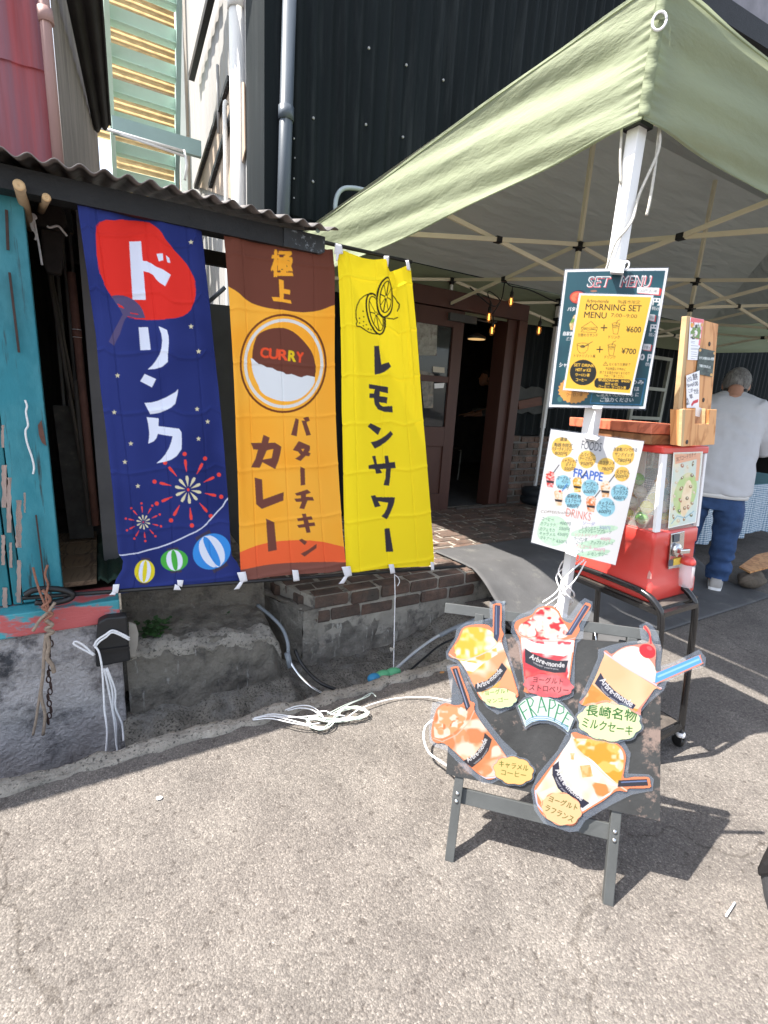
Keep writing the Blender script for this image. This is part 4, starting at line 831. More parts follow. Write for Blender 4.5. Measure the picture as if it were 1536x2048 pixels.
def lantern(c,rx,ry,rot,col,cap):
    a=math.radians(rot); ux=np.array([math.cos(a),math.sin(a)]); uy=np.array([-ux[1],ux[0]]); c=np.array(c)
    for s in(-1,1): q=c+uy*s*ry*1.0; cv.poly([q+ux*rx*.42-uy*ry*.17,q-ux*rx*.42-uy*ry*.17,q-ux*rx*.42+uy*ry*.17,q+ux*rx*.42+uy*ry*.17],cap)
    cv.ell(c,rx,ry,col,rot)
    for s in(-.55,.22): 
        t=np.linspace(-1,1,14); L_=[c+uy*ry*q+ux*rx*(s*math.sqrt(max(1-q*q,0))*1.05+.0) for q in t]; R_=[c+uy*ry*q+ux*rx*((s+.36)*math.sqrt(max(1-q*q,0))*1.05) for q in t]; cv.poly(L_+R_[::-1],(226,232,248))
lantern((498,1745),93,105,5,(226,210,48),(70,60,82)); lantern((767,1640),123,98,-8,(78,176,72),(70,60,82)); lantern((1107,1560),178,158,-28,(64,146,226),(72,64,84))
tb=lambda *a:[fr(*BL1)(*p) for p in a]; tc_=lambda *a:[fr(*BL2)(*p) for p in a]
topb=tb((60,82),(125,45),(180,120),(260,165),(420,178),(560,172),(690,172),(760,190),(810,250),(870,310),(960,330),(1060,333),(1110,310),(1150,240),(1215,330),(1228,372))
lefb=tb((60,82),(90,300),(150,720),(240,1350),(285,1860))+tc_((150,500),(205,1000),(255,1570),(300,1640),(290,1720),(235,1810),(205,1925))
rigb=tb((1228,372),(1250,560),(1300,1000),(1350,1500),(1390,1860))+tc_((1215,500),(1257,1070),(1275,1400),(1290,1600),(1340,1660),(1370,1730),(1373,1855))
botb=tc_((205,1925),(300,1938),(520,1915),(780,1880),(860,1872),(1100,1868),(1290,1850),(1373,1855))
def banner(name,label,cvs,top,lef,rig,bot,disp,tapes):
    t=thing(name,label,'banner',tuple(ay(*bot[0],YB)),'banners hung between two rods')
    printed('cloth',cvs,top[0],top[-1],bot[-1],bot[0],PL,t,M['printcloth'],disp,top,bot,lef,rig,dens=.95)
    for quad in tapes:
        q=[ay(*p,YB-.0135) for p in quad]; b=MB(); n=6
        def fn(u,v): 
            a=q[0]+(q[1]-q[0])*u; c=q[3]+(q[2]-q[3])*u; p=a+(c-a)*v; return (p[0],p[1]-.002*math.sin(math.pi*v)-.001*u,p[2])
        b.sheet(fn,3,n); b.build('tape',M['tape'],t,solid=.0012)
    return t
M['tape']=mat('white_cloth_tape',(.74,.74,.78),rough=.7,var=.05,vs=30)
def knot(cx,cy,s=1): return [[(cx-9*s,cy-13*s),(cx+8*s,cy-15*s),(cx+12*s,cy+4*s),(cx-2*s,cy+8*s)],[(cx-4*s,cy+6*s),(cx+4*s,cy+5*s),(cx-5*s,cy+20*s),(cx-15*s,cy+21*s)]]
banner('banner','deep blue drink banner with red fan, fireworks and paper lanterns',cv,topb,lefb,rigb,botb,folds(3,.011,1.6),
  [[(146,377),(161,374),(167,398),(154,398)],[(288.5,404),(303.5,406),(304.5,435),(290,432)],[(387,427),(400,430),(402.5,455),(389,453)],
   [(226,1169),(239,1168),(236,1186),(224,1186)],[(354,1160),(367,1160),(364,1174),(355,1170)],[(350,1168),(358,1172),(362,1180),(347,1180)],[(224,1184),(232,1186),(230,1190),(218,1190)]])
# --- orange curry banner
cv=Canvas(440,440,705,1180,(255,178,58)); O3=(430,430,5.119);O4=(450,800,5.252)
BRN=(112,66,54); ORG=(255,178,58)
cv.mottle([(430,430),(710,430),(710,1190),(430,1190)],[ORG,(255,170,50),(255,186,70)],60,14,None,.6)
cv.frame(*O3)
cv.poly([(0,0),(1400,0),(1400,900),(1230,920),(1190,932),(1140,953),(1080,975),(1000,990),(900,998),(800,990),(690,970),(620,965),(555,953),(490,938),(430,918),(380,900),(330,870),(290,840),(255,808),(200,768),(130,728),(0,690)],BRN)
cv.text('極',(582,628),(790,632),1,ORG,.035,up=(4,-265))
cv.poly([(655,655),(703,670),(705,755),(770,768),(768,815),(705,803),(703,862),(775,872),(783,908),(690,890),(600,880),(583,838),(665,842)],ORG)
cv.ring((698,1520),436,497,22,(118,66,38)); cv.ring((703,1520),390,443,32,(226,226,222))
dome=[(385,1470),(388,1400),(400,1335),(430,1245),(460,1212),(500,1188),(550,1168),(600,1158),(650,1154),(700,1155),(750,1170),(800,1195),(850,1235),(900,1285),(945,1340),(980,1390),(1003,1440),(1020,1500),(1028,1550),(1030,1600),(1020,1660)]
wave=[(1020,1660),(985,1652),(940,1643),(910,1650),(885,1662),(850,1655),(810,1638),(780,1628),(750,1632),(725,1630),(700,1610),(672,1602),(640,1597),(615,1583),(590,1567),(560,1562),(530,1558),(505,1542),(475,1528),(450,1525),(420,1500),(395,1472),(370,1465)]
cv.poly(dome+wave,BRN)
cv.poly(wave[::-1]+[(1018,1710),(995,1755),(960,1800),(920,1840),(880,1870),(830,1893),(780,1905),(730,1908),(680,1905),(620,1892),(560,1868),(515,1845),(480,1815),(460,1785),(450,1745),(425,1700),(400,1640),(385,1580)],(226,230,234))
x=[468,555,650,748,830,905]; 
for i,(ch,co) in enumerate(zip('CURRY',((236,84,50),(236,84,50),(238,92,56),(230,200,40),(236,84,50)))):
    yb=1455+i*12; cv.text(ch,(x[i]+2,yb),(x[i+1]-9,yb+10),1,co,.05,up=(6,-100))
cv.frame(*O4)
cv.poly([(100,1620),(160,1598),(250,1560),(350,1525),(480,1492),(600,1478),(760,1470),(900,1475),(1050,1495),(1150,1520),(1320,1560),(1320,2100),(0,2100)],(246,106,62))
cv.poly([(100,1800),(180,1785),(300,1760),(400,1740),(500,1725),(650,1712),(800,1705),(1050,1703),(1320,1706),(1320,2200),(0,2200)],(132,84,74))
K_=(118,72,62)
cv.poly([(405,365),(470,395),(455,450),(525,447),(590,490),(580,560),(560,640),(525,725),(395,655),(365,713),(275,708),(320,620),(348,522),(300,520),(275,452),(385,450)],K_); cv.poly([(440,530),(508,515),(490,610),(398,627)],ORG)
cv.poly([(312,815),(390,835),(402,1045),(615,965),(612,1055),(388,1145),(328,1095)],K_); cv.poly([(430,1245),(518,1285),(545,1575),(455,1595)],K_)
cv.poly([(738,190),(772,205),(750,380),(690,365)],K_);cv.poly([(800,215),(845,215),(898,365),(850,375)],K_);cv.poly([(815,190),(845,177),(870,175),(888,215),(850,232)],K_)
cv.poly([(770,430),(808,445),(890,480),(888,530),(870,545),(897,560),(880,590),(845,585),(790,640),(733,615),(790,575),(762,540),(708,525)],K_);cv.poly([(795,515),(830,510),(815,540)],ORG)
cv.poly([(785,695),(835,720),(840,890),(792,897)],K_)
cv.poly([(862,938),(900,972),(850,990),(848,1015),(920,1018),(935,1055),(865,1055),(830,1145),(778,1138),(805,1068),(745,1068),(725,1035),(795,1030),(795,1000),(750,1003),(732,980)],K_)
cv.poly([(805,1195),(848,1192),(855,1225),(905,1218),(922,1255),(870,1260),(880,1290),(940,1285),(950,1322),(885,1328),(900,1390),(855,1397),(840,1335),(775,1342),(755,1312),(830,1300),(822,1265),(765,1272),(750,1240),(815,1232)],K_)
cv.poly([(775,1470),(805,1455),(862,1490),(838,1525)],K_);cv.poly([(795,1615),(880,1570),(962,1512),(962,1555),(835,1645)],K_)
t3=lambda *a:[fr(*O3)(*p) for p in a]; t4=lambda *a:[fr(*O4)(*p) for p in a]
banner('banner','orange and brown curry banner with a round plate of curry and rice',cv,
  t3((85,140),(160,115),(300,165),(450,200),(620,235),(690,248),(740,262),(850,300),(1000,330),(1150,350),(1215,345)),
  t3((85,140),(110,430),(140,800),(170,1300),(190,1700),(203,2048))+t4((110,400),(135,1000),(150,1500),(170,1880)),
  t3((1215,345),(1235,600),(1232,900),(1228,1500),(1238,2048))+t4((1180,500),(1205,900),(1240,1400),(1278,1780)),
  t4((170,1880),(240,1900),(400,1870),(600,1845),(740,1832),(900,1822),(1100,1815),(1278,1780)),folds(8,.006,1.3),
  [[(445,438),(456,441),(458,460),(446.5,459)],[(563,464),(574,466),(573,491),(561.5,489)],
   [(584,1140),(596,1140),(599,1161),(587,1163)]]+knot(483,1158)+[[(670,486),(683,490),(686,508),(668,508)],[(672,505),(678,506),(675,522),(671,523)]])
# --- yellow lemon banner
cv=Canvas(668,490,880,1165,(255,228,40)); Y5=(660,480,6.025);Y6=(660,800,5.3875)
cv.frame(*Y5); INK=(40,38,30); DK=(62,58,66)
cv.line(cv.ellp((545,890),98,252,-14,40),22,INK,True); cv.line(cv.ellp((552,888),70,212,-14,40),14,INK,True)
cv.line([(500,655),(450,655),(400,680),(350,725),(318,790),(303,850),(302,940),(318,985),(302,1015),(308,1042),(350,1046),(400,1075),(460,1112),(520,1130),(590,1136)],14,INK)
cv.line([(765,660),(800,700),(830,750),(845,770),(842,815),(822,856)],14,INK); cv.line([(640,930),(700,948),(760,955),(825,932)],14,INK)
cv.ell((660,695),112,246,(255,228,40),-2); cv.line(cv.ellp((660,695),98,236,4,40),22,INK,True); cv.line(cv.ellp((663,690),68,186,4,40),14,INK,True)
for c,rx,ry,rt in(((660,692),62,176,4),((550,888),66,200,-14)):
    for i in range(8):
        a=math.radians(i*45+8); p=cv.ellp((0,0),rx,ry,rt,360)[int(i*45+10)%360]; 
        if c[1]>800 and i in(6,7): continue
        cv.line([(c[0]+p[0]*.12,c[1]+p[1]*.1),(c[0]+p[0],c[1]+p[1])],8 if i%2 else 13,INK)
    cv.ell(c,14,20,(255,228,40)); cv.ring(c,14,20,7,INK)
for p in((393,860),(402,928),(347,945),(398,985),(347,1002),(433,1022),(393,1036),(455,1075),(490,1082)): cv.ell(p,9,9,INK)
cv.poly([(527,1278),(590,1275),(618,1500),(710,1470),(740,1525),(700,1562),(655,1592),(595,1612),(533,1625)],DK)
cv.frame(0,0,1)
cv.poly([(737,768),(777,774),(777,787),(759.6,783),(759,792),(776,794.5),(774.5,807),(758,804.5),(760,809),(766,813),(786,812),(787,825),(770,824),(756,819),(749,809),(747,796),(738,796),(738,786.5),(747,787),(749,778.6),(737,777)],DK)
cv.frame(*Y6)
cv.poly([(430,248),(553,305),(518,380),(403,285)],DK);cv.poly([(660,333),(688,370),(650,415),(600,460),(540,498),(482,525),(437,455),(500,440),(560,412),(615,375)],DK)
cv.poly([(453,605),(490,600),(508,690),(600,682),(592,603),(632,600),(645,675),(707,668),(715,735),(662,740),(657,830),(643,927),(582,920),(603,845),(606,742),(540,747),(567,787),(498,797),(482,745),(415,743),(413,703),(478,690)],DK)
cv.poly([(440,1033),(490,1025),(500,1047),(707,1050),(700,1100),(685,1150),(655,1220),(615,1288),(555,1255),(590,1220),(613,1180),(632,1110),(522,1092),(550,1145),(485,1160)],DK);cv.poly([(590,1388),(645,1382),(685,1635),(605,1640)],DK)
t5=lambda *a:[fr(*Y5)(*p) for p in a]; t6=lambda *a:[fr(*Y6)(*p) for p in a]
def gath(u,v):   # the top is gathered: a flap of cloth folded over right of centre
    e=np.clip(1-v/.42,0,1); return .030*e*np.exp(-((u-.60-.28*v)/.10)**2)-.022*e*np.exp(-((u-.80-.1*v)/.09)**2)+.012*np.exp(-((u-.10-.12*np.clip(v/.45,0,1))/.05)**2)*np.clip(1-v/.6,0,1)+.014*np.exp(-((u-.90)/.02)**2)*np.exp(-((v-.28)/.16)**2)
banner('banner','bright yellow lemon sour banner with a drawing of cut lemons',cv,
  t5((95,185),(165,130),(280,180),(380,215),(520,240),(640,240),(700,320),(750,375),(840,345),(905,315),(965,340)),
  t5((95,185),(115,600),(130,1200),(142,2048))+t6((140,400),(150,800),(165,1400),(182,1840)),
  t5((965,340),(1000,700),(1040,1100),(1075,1550),(1112,2048))+t6((1030,500),(1075,1100),(1108,1550),(1118,1760)),
  t6((182,1840),(225,1868),(350,1845),(500,1825),(640,1812),(760,1805),(900,1795),(1050,1790),(1118,1760)),folds(21,.007,1.5,gath=gath),
  [[(768,512),(778,512),(776,533),(766,533)],[(811,521),(817,520),(821,541),(814,540)],[(777,1129),(787,1128),(790,1146),(781,1148)],[(861,1124),(867,1124),(868,1140),(862,1141)]]+knot(692,1147))
b=MB(); b.tube([ay(637,470,2.13),ay(638,495,2.15)],.003,6); b.build('black_tie',M['black'],label='black tie holding the upper rod to the beam end',cat='tie')
# ---------------------------------------------------------------- notices on the front tent leg
LP0=np.array([TX0-.020,TY0-.040,0]); LD=np.array([.61,-.793,0]); LN=np.array([-.793,-.61,0]); LD/=np.linalg.norm(LD); LN=np.array([LD[1],-LD[0],0])
if LN@LP0>0: LN=-LN
def legplane(off): return (LP0+LN*off,LN)
def wavy(a): return lambda u,v:a*np.sin(u*3.1)*(.5+.5*v)+a*.4*np.sin(v*4+1)
def film(name,px,plane,parent,t=.0016,m=None):
    P=[onp(*p,*plane) for p in px]; n=np.asarray(plane[1],float)/np.linalg.norm(plane[1]); b=MB(); b.prism(P,-n*t); return b.build(name,m or M['film'],parent)
S7=(1090,520,5.908); t7=lambda *a:[fr(*S7)(*p) for p in a]
cv=Canvas(1090,530,1345,830,(28,82,96)); TEA=(26,78,92)
cv.mottle([(1090,530),(1345,530),(1345,830),(1090,830)],[(22,70,86),(32,92,104),(26,78,92)],60,3)
cv.frame(*S7); WH=(240,240,244)
def marker(s,p0,p1,h,c,c2,up=None):
    cv.text(s,np.add(p0,(9,9)),np.add(p1,(9,9)),h,c2,.03,up); cv.text(s,p0,p1,h,c,.03,up)
marker('SET',(495,322),(745,322),1,WH,(214,70,80),(30,-120)); marker('MENU',(880,322),(1225,322),1,WH,(214,70,80),(30,-130))
for s,a,b_ in(('SET',(500,318),(738,318)),('MENU',(888,316),(1220,316))): cv.text(s,a,b_,1,TEA,-.012,up=(30,-110))
cv.poly([(1095,328),(1370,340),(1380,360),(1360,425),(1090,400)],(214,58,58)); cv.poly([(1088,325),(1350,335),(1340,412),(1085,392)],(238,238,240)); cv.text('100円お得!',(1098,388),(1332,400),1,(90,96,104),0,(6,-48))
cv.ell((400,445),112,86,(24,34,58)); cv.ell((385,445),92,72,(206,72,52)); cv.mottle(cv.ellp((385,445),75,56),[(206,72,52),(226,120,84)],25,4)
cv.ell((575,372),40,12,(160,110,90))
for y,s in((0,'円'),(310,'円'),(660,'円')):
    cv.text(s,(1268-y*.09,535+y),(1350-y*.11,540+y),1,WH,.045,(10,-80)); cv.text('税込',(1255-y*.11,592+y),(1345-y*.12,598+y),1,WH,.0,(8,-42))
cv.text('0',(1120,1182),(1170,1182),1,WH,.045,(8,-68))
for q in(((1235,645),(1300,650),(1290,725),(1225,712)),((1165,990),(1255,998),(1240,1070),(1150,1060))): cv.poly([np.add(p,(14,8)) for p in q],(214,58,58)); cv.poly(q,(236,236,240)); cv.text('得!',np.add(q[3],(10,-12)),np.add(q[2],(-8,-8)),1,(90,96,104),0,(6,-42))
cv.text('バター',(265,605),(400,608),1,WH,.02,(8,-48)); cv.text('自家製',(212,893),(330,895),1,WH,.02,(8,-46)); cv.text('三元豚',(248,950),(360,955),1,WH,.0,(8,-40)); cv.text('シャカ',(165,1265),(300,1268),1,WH,.02,(8,-52))
cv.mottle([(290,760),(345,655),(420,640),(420,830),(300,830)],[(226,168,110),(200,120,80),(120,160,70),(240,214,160)],30,7)
fl=[(340+180*(1+.05*math.cos(i*math.pi))*math.cos(i*math.pi/22),1540+152*(1+.05*math.cos(i*math.pi))*math.sin(i*math.pi/22)) for i in range(44)]
cv.poly(fl,(226,160,76)); cv.text('ウーロン茶',(248,1615),(445,1612),1,(70,50,30),0,(6,-44))
cv.line([(700,1400),(1190,1405),(1130,1708),(535,1690),(560,1560)],9,(40,120,170)); 
for s,x0,x1,y in(('1組様1品のみ',700,1165,1465),('お願いします は',640,1110,1545),('ご注文いただけたら に',610,1105,1612),('ご協力ください',650,1040,1675)): cv.text(s,(x0,y),(x1,y+4),1,WH,.01,(7,-52))
cv.ell((175,1645),30,34,(60,110,110))
QS=t7((240,118),(1455,100),(1185,1758),(45,1735))
brd=[np.array(p) for p in QS]
for i in range(4): cv.frame(0,0,1); cv.line([brd[i],brd[(i+1)%4]],9,(232,234,242))
t_=thing('menu_poster','dark teal SET MENU poster laminated and clipped high on the tent leg','poster',tuple(onp(*QS[3],*legplane(.01))))
printed('sheet',cv,*QS,legplane(.010),t_,M['print'],wavy(.008),mul=.56)
def grow(q,k): c=np.mean(q,0); return [tuple(c+(np.array(p)-c)*(1+k/np.hypot(*(np.array(p)-c)))) for p in q]
film('laminate',grow(QS,3.5),legplane(-.001),t_)
# yellow morning set sheet
cv=Canvas(1120,575,1315,800,(246,196,66)); YL=(246,196,66)
cv.frame(*S7); BK=(52,42,22)
cv.text('Arbre-monde',(490,505),(750,512),1,BK,.012,(5,-42)); cv.text('陶器市限定',(860,520),(1122,525),1,BK,0,(5,-46))
cv.text('MORNING SET',(478,590),(1135,612),1,(34,28,16),.016,(8,-74)); cv.text('MENU',(460,683),(722,695),1,(34,28,16),.016,(8,-72)); cv.text('7:00~9:00',(778,675),(1085,690),1,BK,.0,(5,-44))
for s,p0,p1,h in(('¥600',(955,855),(1130,860),70),('¥700',(900,1108),(1072,1114),66)): cv.text(s,p0,p1,1,(34,28,16),.02,(8,-h))
for x,y in((697,802),(647,1058)): cv.line([(x-34,y),(x+34,y+1)],13,(34,28,16)); cv.line([(x+2,y-34),(x-3,y+34)],13,(34,28,16))
for s,p0,p1 in(('日替わりサンド',(392,905),(620,910)),('ドリンク',(748,930),(880,934)),('トマトリゾット風',(342,1150),(592,1156)),('ドリンク',(702,1166),(830,1170))): cv.text(s,p0,p1,1,BK,.012,(5,-40))
LW=5
cv.line([(545,728),(430,800),(620,800),(545,728)],LW,BK); cv.line([(430,800),(440,830),(425,850),(600,860),(612,830),(620,800)],LW,BK); cv.line([(440,830),(480,820),(510,832),(560,822),(610,830)],LW,BK); cv.line([(450,812),(600,815)],LW,BK)
for ox,oy in((838,790),(788,1040)):
    cv.line([(ox-44,oy-30),(ox-30,oy+85),(ox+20,oy+88),(ox+42,oy-30)],LW,BK); cv.ring((ox,oy-32),46,13,LW,BK); cv.line([(ox-38,oy-8),(ox+36,oy-5)],LW+2,BK); cv.line([(ox-35,oy+12),(ox+34,oy+14)],LW,BK); cv.line([(ox+5,oy-35),(ox+18,oy-70),(ox+48,oy-82)],LW+2,BK)
cv.line([(378,1000),(385,1060),(410,1098),(470,1100),(505,1060),(515,1000)],LW,BK); cv.ring((446,1000),68,18,LW,BK); cv.ell((445,1022),32,18,(110,90,40)); cv.line([(450,1030),(562,965)],LW+2,BK)
cv.ell((450,1330),158,152,(22,24,22))
for s,p0,p1,h in(('SET DRINK',(342,1255),(582,1268),34),('HOT or ICE',(362,1312),(538,1320),34),('ウーロン茶',(358,1372),(525,1380),36),('コーヒー',(362,1430),(490,1436),34)): cv.text(s,p0,p1,1,YL,.025,(5,-h))
cv.poly([(610,1395),(1000,1412),(1020,1435),(1005,1510),(985,1535),(610,1510),(585,1490),(582,1430)],(22,24,22))
for s,p0,p1,h in(('単品DRINK  ¥400',(625,1432),(998,1452),34),('HOT or ICE',(710,1476),(858,1484),28),('コーヒー  ウーロン茶',(630,1508),(955,1528),34)): cv.text(s,p0,p1,1,YL,.022,(5,-h))
cv.line([(716,1202),(688,1245),(742,1248)],LW,BK,True); cv.line([(715,1218),(715,1234)],LW,BK)
for s,p0,p1 in(('なくなり次第終了',(755,1250),(1005,1256)),('予定時間より早めに',(712,1302),(952,1310)),('終了する場合がありますので',(645,1345),(998,1358)),('予めご了承ください',(695,1388),(935,1396))): cv.text(s,p0,p1,1,BK,.008,(4,-36))
QY=t7((405,395),(1282,420),(1020,1598),(212,1535)); cv.frame(0,0,1)
for i in range(4): cv.line([QY[i],QY[(i+1)%4]],7,(236,238,244))
t_=thing('menu_poster','yellow MORNING SET MENU sheet hung over the middle of the teal poster','poster',tuple(onp(*QY[3],*legplane(.03))))
printed('sheet',cv,*QY,legplane(.032),t_,M['print'],wavy(.004),mul=.50); film('laminate',grow(QY,3),legplane(.024),t_)
# white foods sheet
S8=(1040,820,4.267); t8=lambda *a:[fr(*S8)(*p) for p in a]
cv=Canvas(1050,850,1300,1140,(240,240,244)); cv.frame(*S8)
YC=(244,196,92); BC=(146,204,226); GC=(196,228,204); IN=(52,56,62)
def crayon(c,rx,ry,col,seed): cv.poly(cv.ellp(c,rx,ry,-8,44,.03,seed),col); cv.mottle(cv.ellp(c,rx,ry,-8,44,.03,seed),[col,tuple(min(255,q+22) for q in col)],16,seed,op=.6)
for i,(c,r) in enumerate((((357,318),88),((414,462),66),((571,420),76),((735,478),74),((884,382),94),((870,545),64))): crayon(c,r,r*.98,YC,i)
for i,(c,r) in enumerate((((368,615),64),((598,662),72),((850,705),74),((455,770),70),((733,828),80))): crayon(c,r,r*.98,BC,20+i)
crayon((285,1030),140,128,GC,31); crayon((630,1030),205,40,GC,32); crayon((640,1140),170,38,GC,33); crayon((600,1230),170,32,GC,34)
for s,p0,p1,h,co,bo in(('FOODS',(520,330),(690,352),72,(74,78,92),.0),('FRAPPE',(455,568),(700,605),72,(58,110,206),.03),('DRINKS',(388,905),(600,945),70,(226,128,108),.0)): cv.text(s,p0,p1,1,co,bo,(12,-h),hand=1)
def jt(s,x0,x1,y,h=34,co=IN,dy=8,bo=.014): cv.text(s,(x0,y),(x1,y+dy),1,co,bo,(8,-h),hand=1)
for s,x0,x1,y in(('濃厚',338,400,262),('陶器市限定',288,445,312),('バターチキンカレー',268,455,345),('800円',295,398,384),('シャカシャカ',358,484,445),('ポテト',388,455,478),('500円',375,460,515),('スパイシー',512,640,392),('チーマカレー',505,640,428),('950円',512,615,470),('カツサンド',675,805,462),('780円',690,790,515),('自家製パンで作る',795,995,350),('サンドイッチ',805,960,394),('780円',825,940,442),('えびせん',818,935,540),('300円',812,912,578)): jt(s,x0,x1,y)
for s,x0,x1,y in(('ヨーグルト',315,432,592),('ベリー',352,410,625),('600円',318,410,668),('ヨーグルト',538,668,640),('マンゴー',555,640,672),('600円',540,638,708),('ヨーグルト',790,922,680),('ラフランス',790,915,718),('600円',795,892,762),('長崎名物',398,515,748),('ミルクセーキ',385,522,786),('680円',398,495,828),('キャラメル',668,800,808),('コーヒー',685,770,838),('600円',668,768,878)): jt(s,x0,x1,y)
GR=(92,128,118)
for s,x0,x1,y,co in(('COFFEE(Ice/Hot)',172,450,885,(150,140,130)),('コーヒー',182,285,940,GR),('400円',335,428,975,GR),('カフェラテ',172,300,985,GR),('550円',330,420,1022,GR),('カフェモカ',165,292,1028,GR),('650円',318,405,1070,GR),('キャラメル',162,300,1068,GR),('マキアート',168,295,1105,GR),('650円',308,396,1130,GR),('ソーダ',532,635,975,(150,160,210)),('500円',675,765,1012,(150,160,210)),('レモンスカッシュ',528,715,1018,GR),('ピンクグレープフルーツ',500,775,1045,GR),('ソフトドリンク',462,655,1076,(226,150,180)),('400円',682,765,1110,(226,150,180)),('ウーロン茶',458,570,1108,GR),('アップルジュース',600,792,1142,GR),('コーラ',472,530,1140,GR),('アルコール',470,610,1172,(226,150,180)),('700円',622,718,1200,(226,150,180)),('生ビール',430,540,1205,GR),('レモンサワー',575,745,1238,GR)): jt(s,x0,x1,y,30,co,12)
def tinycup(x,y,w,h,c1,c2,st,blue=False):
    cv.line([(x+w*.3,y-h*.42),(x+w*.95,y-h*.98)],9,(70,140,220) if blue else (50,50,60))
    cv.mottle([(x-w*.5,y-h*.25),(x+w*.5,y-h*.22),(x+w*.33,y+h*.5),(x-w*.33,y+h*.48)],[c1,c2],12,int(x)); cv.mottle(cv.ellp((x,y-h*.33),w*.5,h*.26,0,24,.08,x),[c2,(250,240,230),c1],10,int(y)); cv.poly([(x-w*.42,y+h*.02),(x+w*.42,y+h*.08),(x+w*.38,y+h*.24),(x-w*.38,y+h*.18)],(44,42,52))
tinycup(258,595,80,130,(224,66,62),(246,190,190),0); tinycup(490,640,80,120,(236,176,52),(250,226,160),0); tinycup(728,678,84,130,(244,232,214),(230,170,110),0); tinycup(330,755,78,130,(244,196,156),(250,230,214),0,True); tinycup(605,805,84,125,(232,134,82),(248,206,176),0)
cv.ell((342,692),10,9,(214,50,50))
QF=t8((265,165),(1058,268),(815,1325),(95,1130))
t_=thing('menu_poster','white hand drawn FOODS, FRAPPE and DRINKS menu low on the tent leg','poster',tuple(onp(*QF[3],*legplane(.01))))
printed('sheet',cv,*QF,legplane(.012),t_,M['print'],wavy(.010),mul=.47); film('laminate',grow(QF,2.5),legplane(.0015),t_)
# clips
def clip(px,label):
    t=thing('clip',label,'clip',tuple(onp(*px[0],*legplane(.04))),'white clips on the tent leg')
    film('arm',px,legplane(.052),t,.03,M['whiteplastic']); return t
clip([(1221,515),(1250,522),(1247,546),(1221,544)],'white clip at the top edge of the teal poster')
clip([(1186,811),(1206,812),(1202,818),(1185,817)],'white clip at the bottom edge of the teal poster')
c_=clip([(1167,871),(1172,868),(1186,870),(1199,876),(1193,881),(1172,877)],'pointed white clip at the top edge of the white menu')
film('spike',[(1174,870),(1180,850),(1189,822),(1191,824),(1187,850),(1185,872)],legplane(.05),c_,.012,M['whiteplastic'])
clip([(1130,1099),(1154,1108),(1152,1114),(1131,1106)],'white clip at the bottom edge of the white menu')
b=MB(); b.tube(cr([onp(*p,*legplane(.03)) for p in((1251,541),(1257,534),(1258,526),(1253,523),(1250,528))],5),.003,6); b.build('hook',M['whiteplastic'],c_ if False else None,label='small white hook ring beside the top of the teal poster',cat='hook')
# ---------------------------------------------------------------- A-frame blackboard
AL=az(890,1722); AE=np.array([.72,-.694,0]); AB=np.array([.694,.72,0]); AE/=np.linalg.norm(AE); AB=np.array([-AE[1],AE[0],0])
al=math.radians(20); AS=np.array([0,0,math.cos(al)])+AB*math.sin(al); AN=np.cross(AS,AE); AN=-AN if AN@(EYE-AL)<0 else AN
def A(a,s,o=0.): return AL+AE*a+AS*s+AN*o
def bpl(o): return (AL+AN*o,AN)
t_=thing('sign_stand','grey wooden A-frame stand holding the blackboard with frappe cut-outs','sign stand',tuple(AL))
def abar(name,p,q,w,h,m=None):
    b=MB(); p,q=np.array(p),np.array(q); d=(q-p)/np.linalg.norm(q-p); s=np.cross(AN,d); b.obox((p+q)/2,d*np.linalg.norm(q-p)/2,s*w/2,AN*h/2); return b.build(name,m or M['framegrey'],t_,bevel=.002)
for a in(.012,.458): 
    l=abar('leg',A(a,-.0,-.012),A(a+.004,.74,-.012),.027,.022)
    for s in(.198,.175):
        b=MB(); b.lathe([(0,.0),(.006,.0),(.006,.003),(.003,.005),(0,.005)],A(a,s,-.001),10,AN); b.build('screw',M['chrome'],l)
abar('cross_bar',A(-.002,.186,.0-.0225),A(.472,.186,-.0225),.045,.012)
rl=abar('top_rail',A(-.095,.742,-.014),A(.533,.757,-.014),.032,.02)
back=AB*.34
for a in(.02,.45):
    p=A(a,.72,-.03); q=np.array([*(AL+AE*a+AB*.52)[:2],0.]); b=MB(); b.bar(q,p,.03,.022,up=AN); b.build('rear_leg',M['framegrey'],t_)
p=A(.02,.72,-.03);q=np.array([*(AL+AE*.02+AB*.52)[:2],0.]);p2=A(.45,.72,-.03);q2=np.array([*(AL+AE*.45+AB*.52)[:2],0.])
b=MB(); b.bar(q+(p-q)*.3,q2+(p2-q2)*.3,.04,.015); b.build('rear_bar',M['framegrey'],t_)
bd=[(892,1548),(1320,1642),(1322,1290),(912,1262)]
P=[onp(*q,*bpl(.004)) for q in bd]; b=MB(); b.prism(P,-AN*.012); b.build('blackboard',M['blackboard'],label='worn black chalkboard panel hung on the A-frame stand',cat='blackboard')
for px in((1190,1265),(1000,1238)):
    b=MB(); b.tube([onp(*p,*bpl(-.002)) for p in(px,(px[0]+2,px[1]+14),(px[0],px[1]+28))],.0022,6); b.build('board_hook',M['chrome'],t_)
SA=(840,1180,4.5176);SB=(1040,1360,3.84);SCC=(1120,1180,3.692)
def ptin(poly):
    poly=np.asarray(poly,float)
    def f(P):
        X,Y=P[...,0],P[...,1]; m=np.zeros(X.shape,bool); n=len(poly)
        for i in range(n):
            a,b=poly[i],poly[(i+1)%n]
            if a[1]==b[1]: continue
            m^=((a[1]>Y)!=(b[1]>Y))&(X<(b[0]-a[0])*(Y-a[1])/(b[1]-a[1])+a[0])
        return m
    return f
def smooth(P,n=4): return [tuple(p) for p in (lambda Q:cr(Q+[Q[0]],n)[:-1])([np.array(p,float) for p in P])]
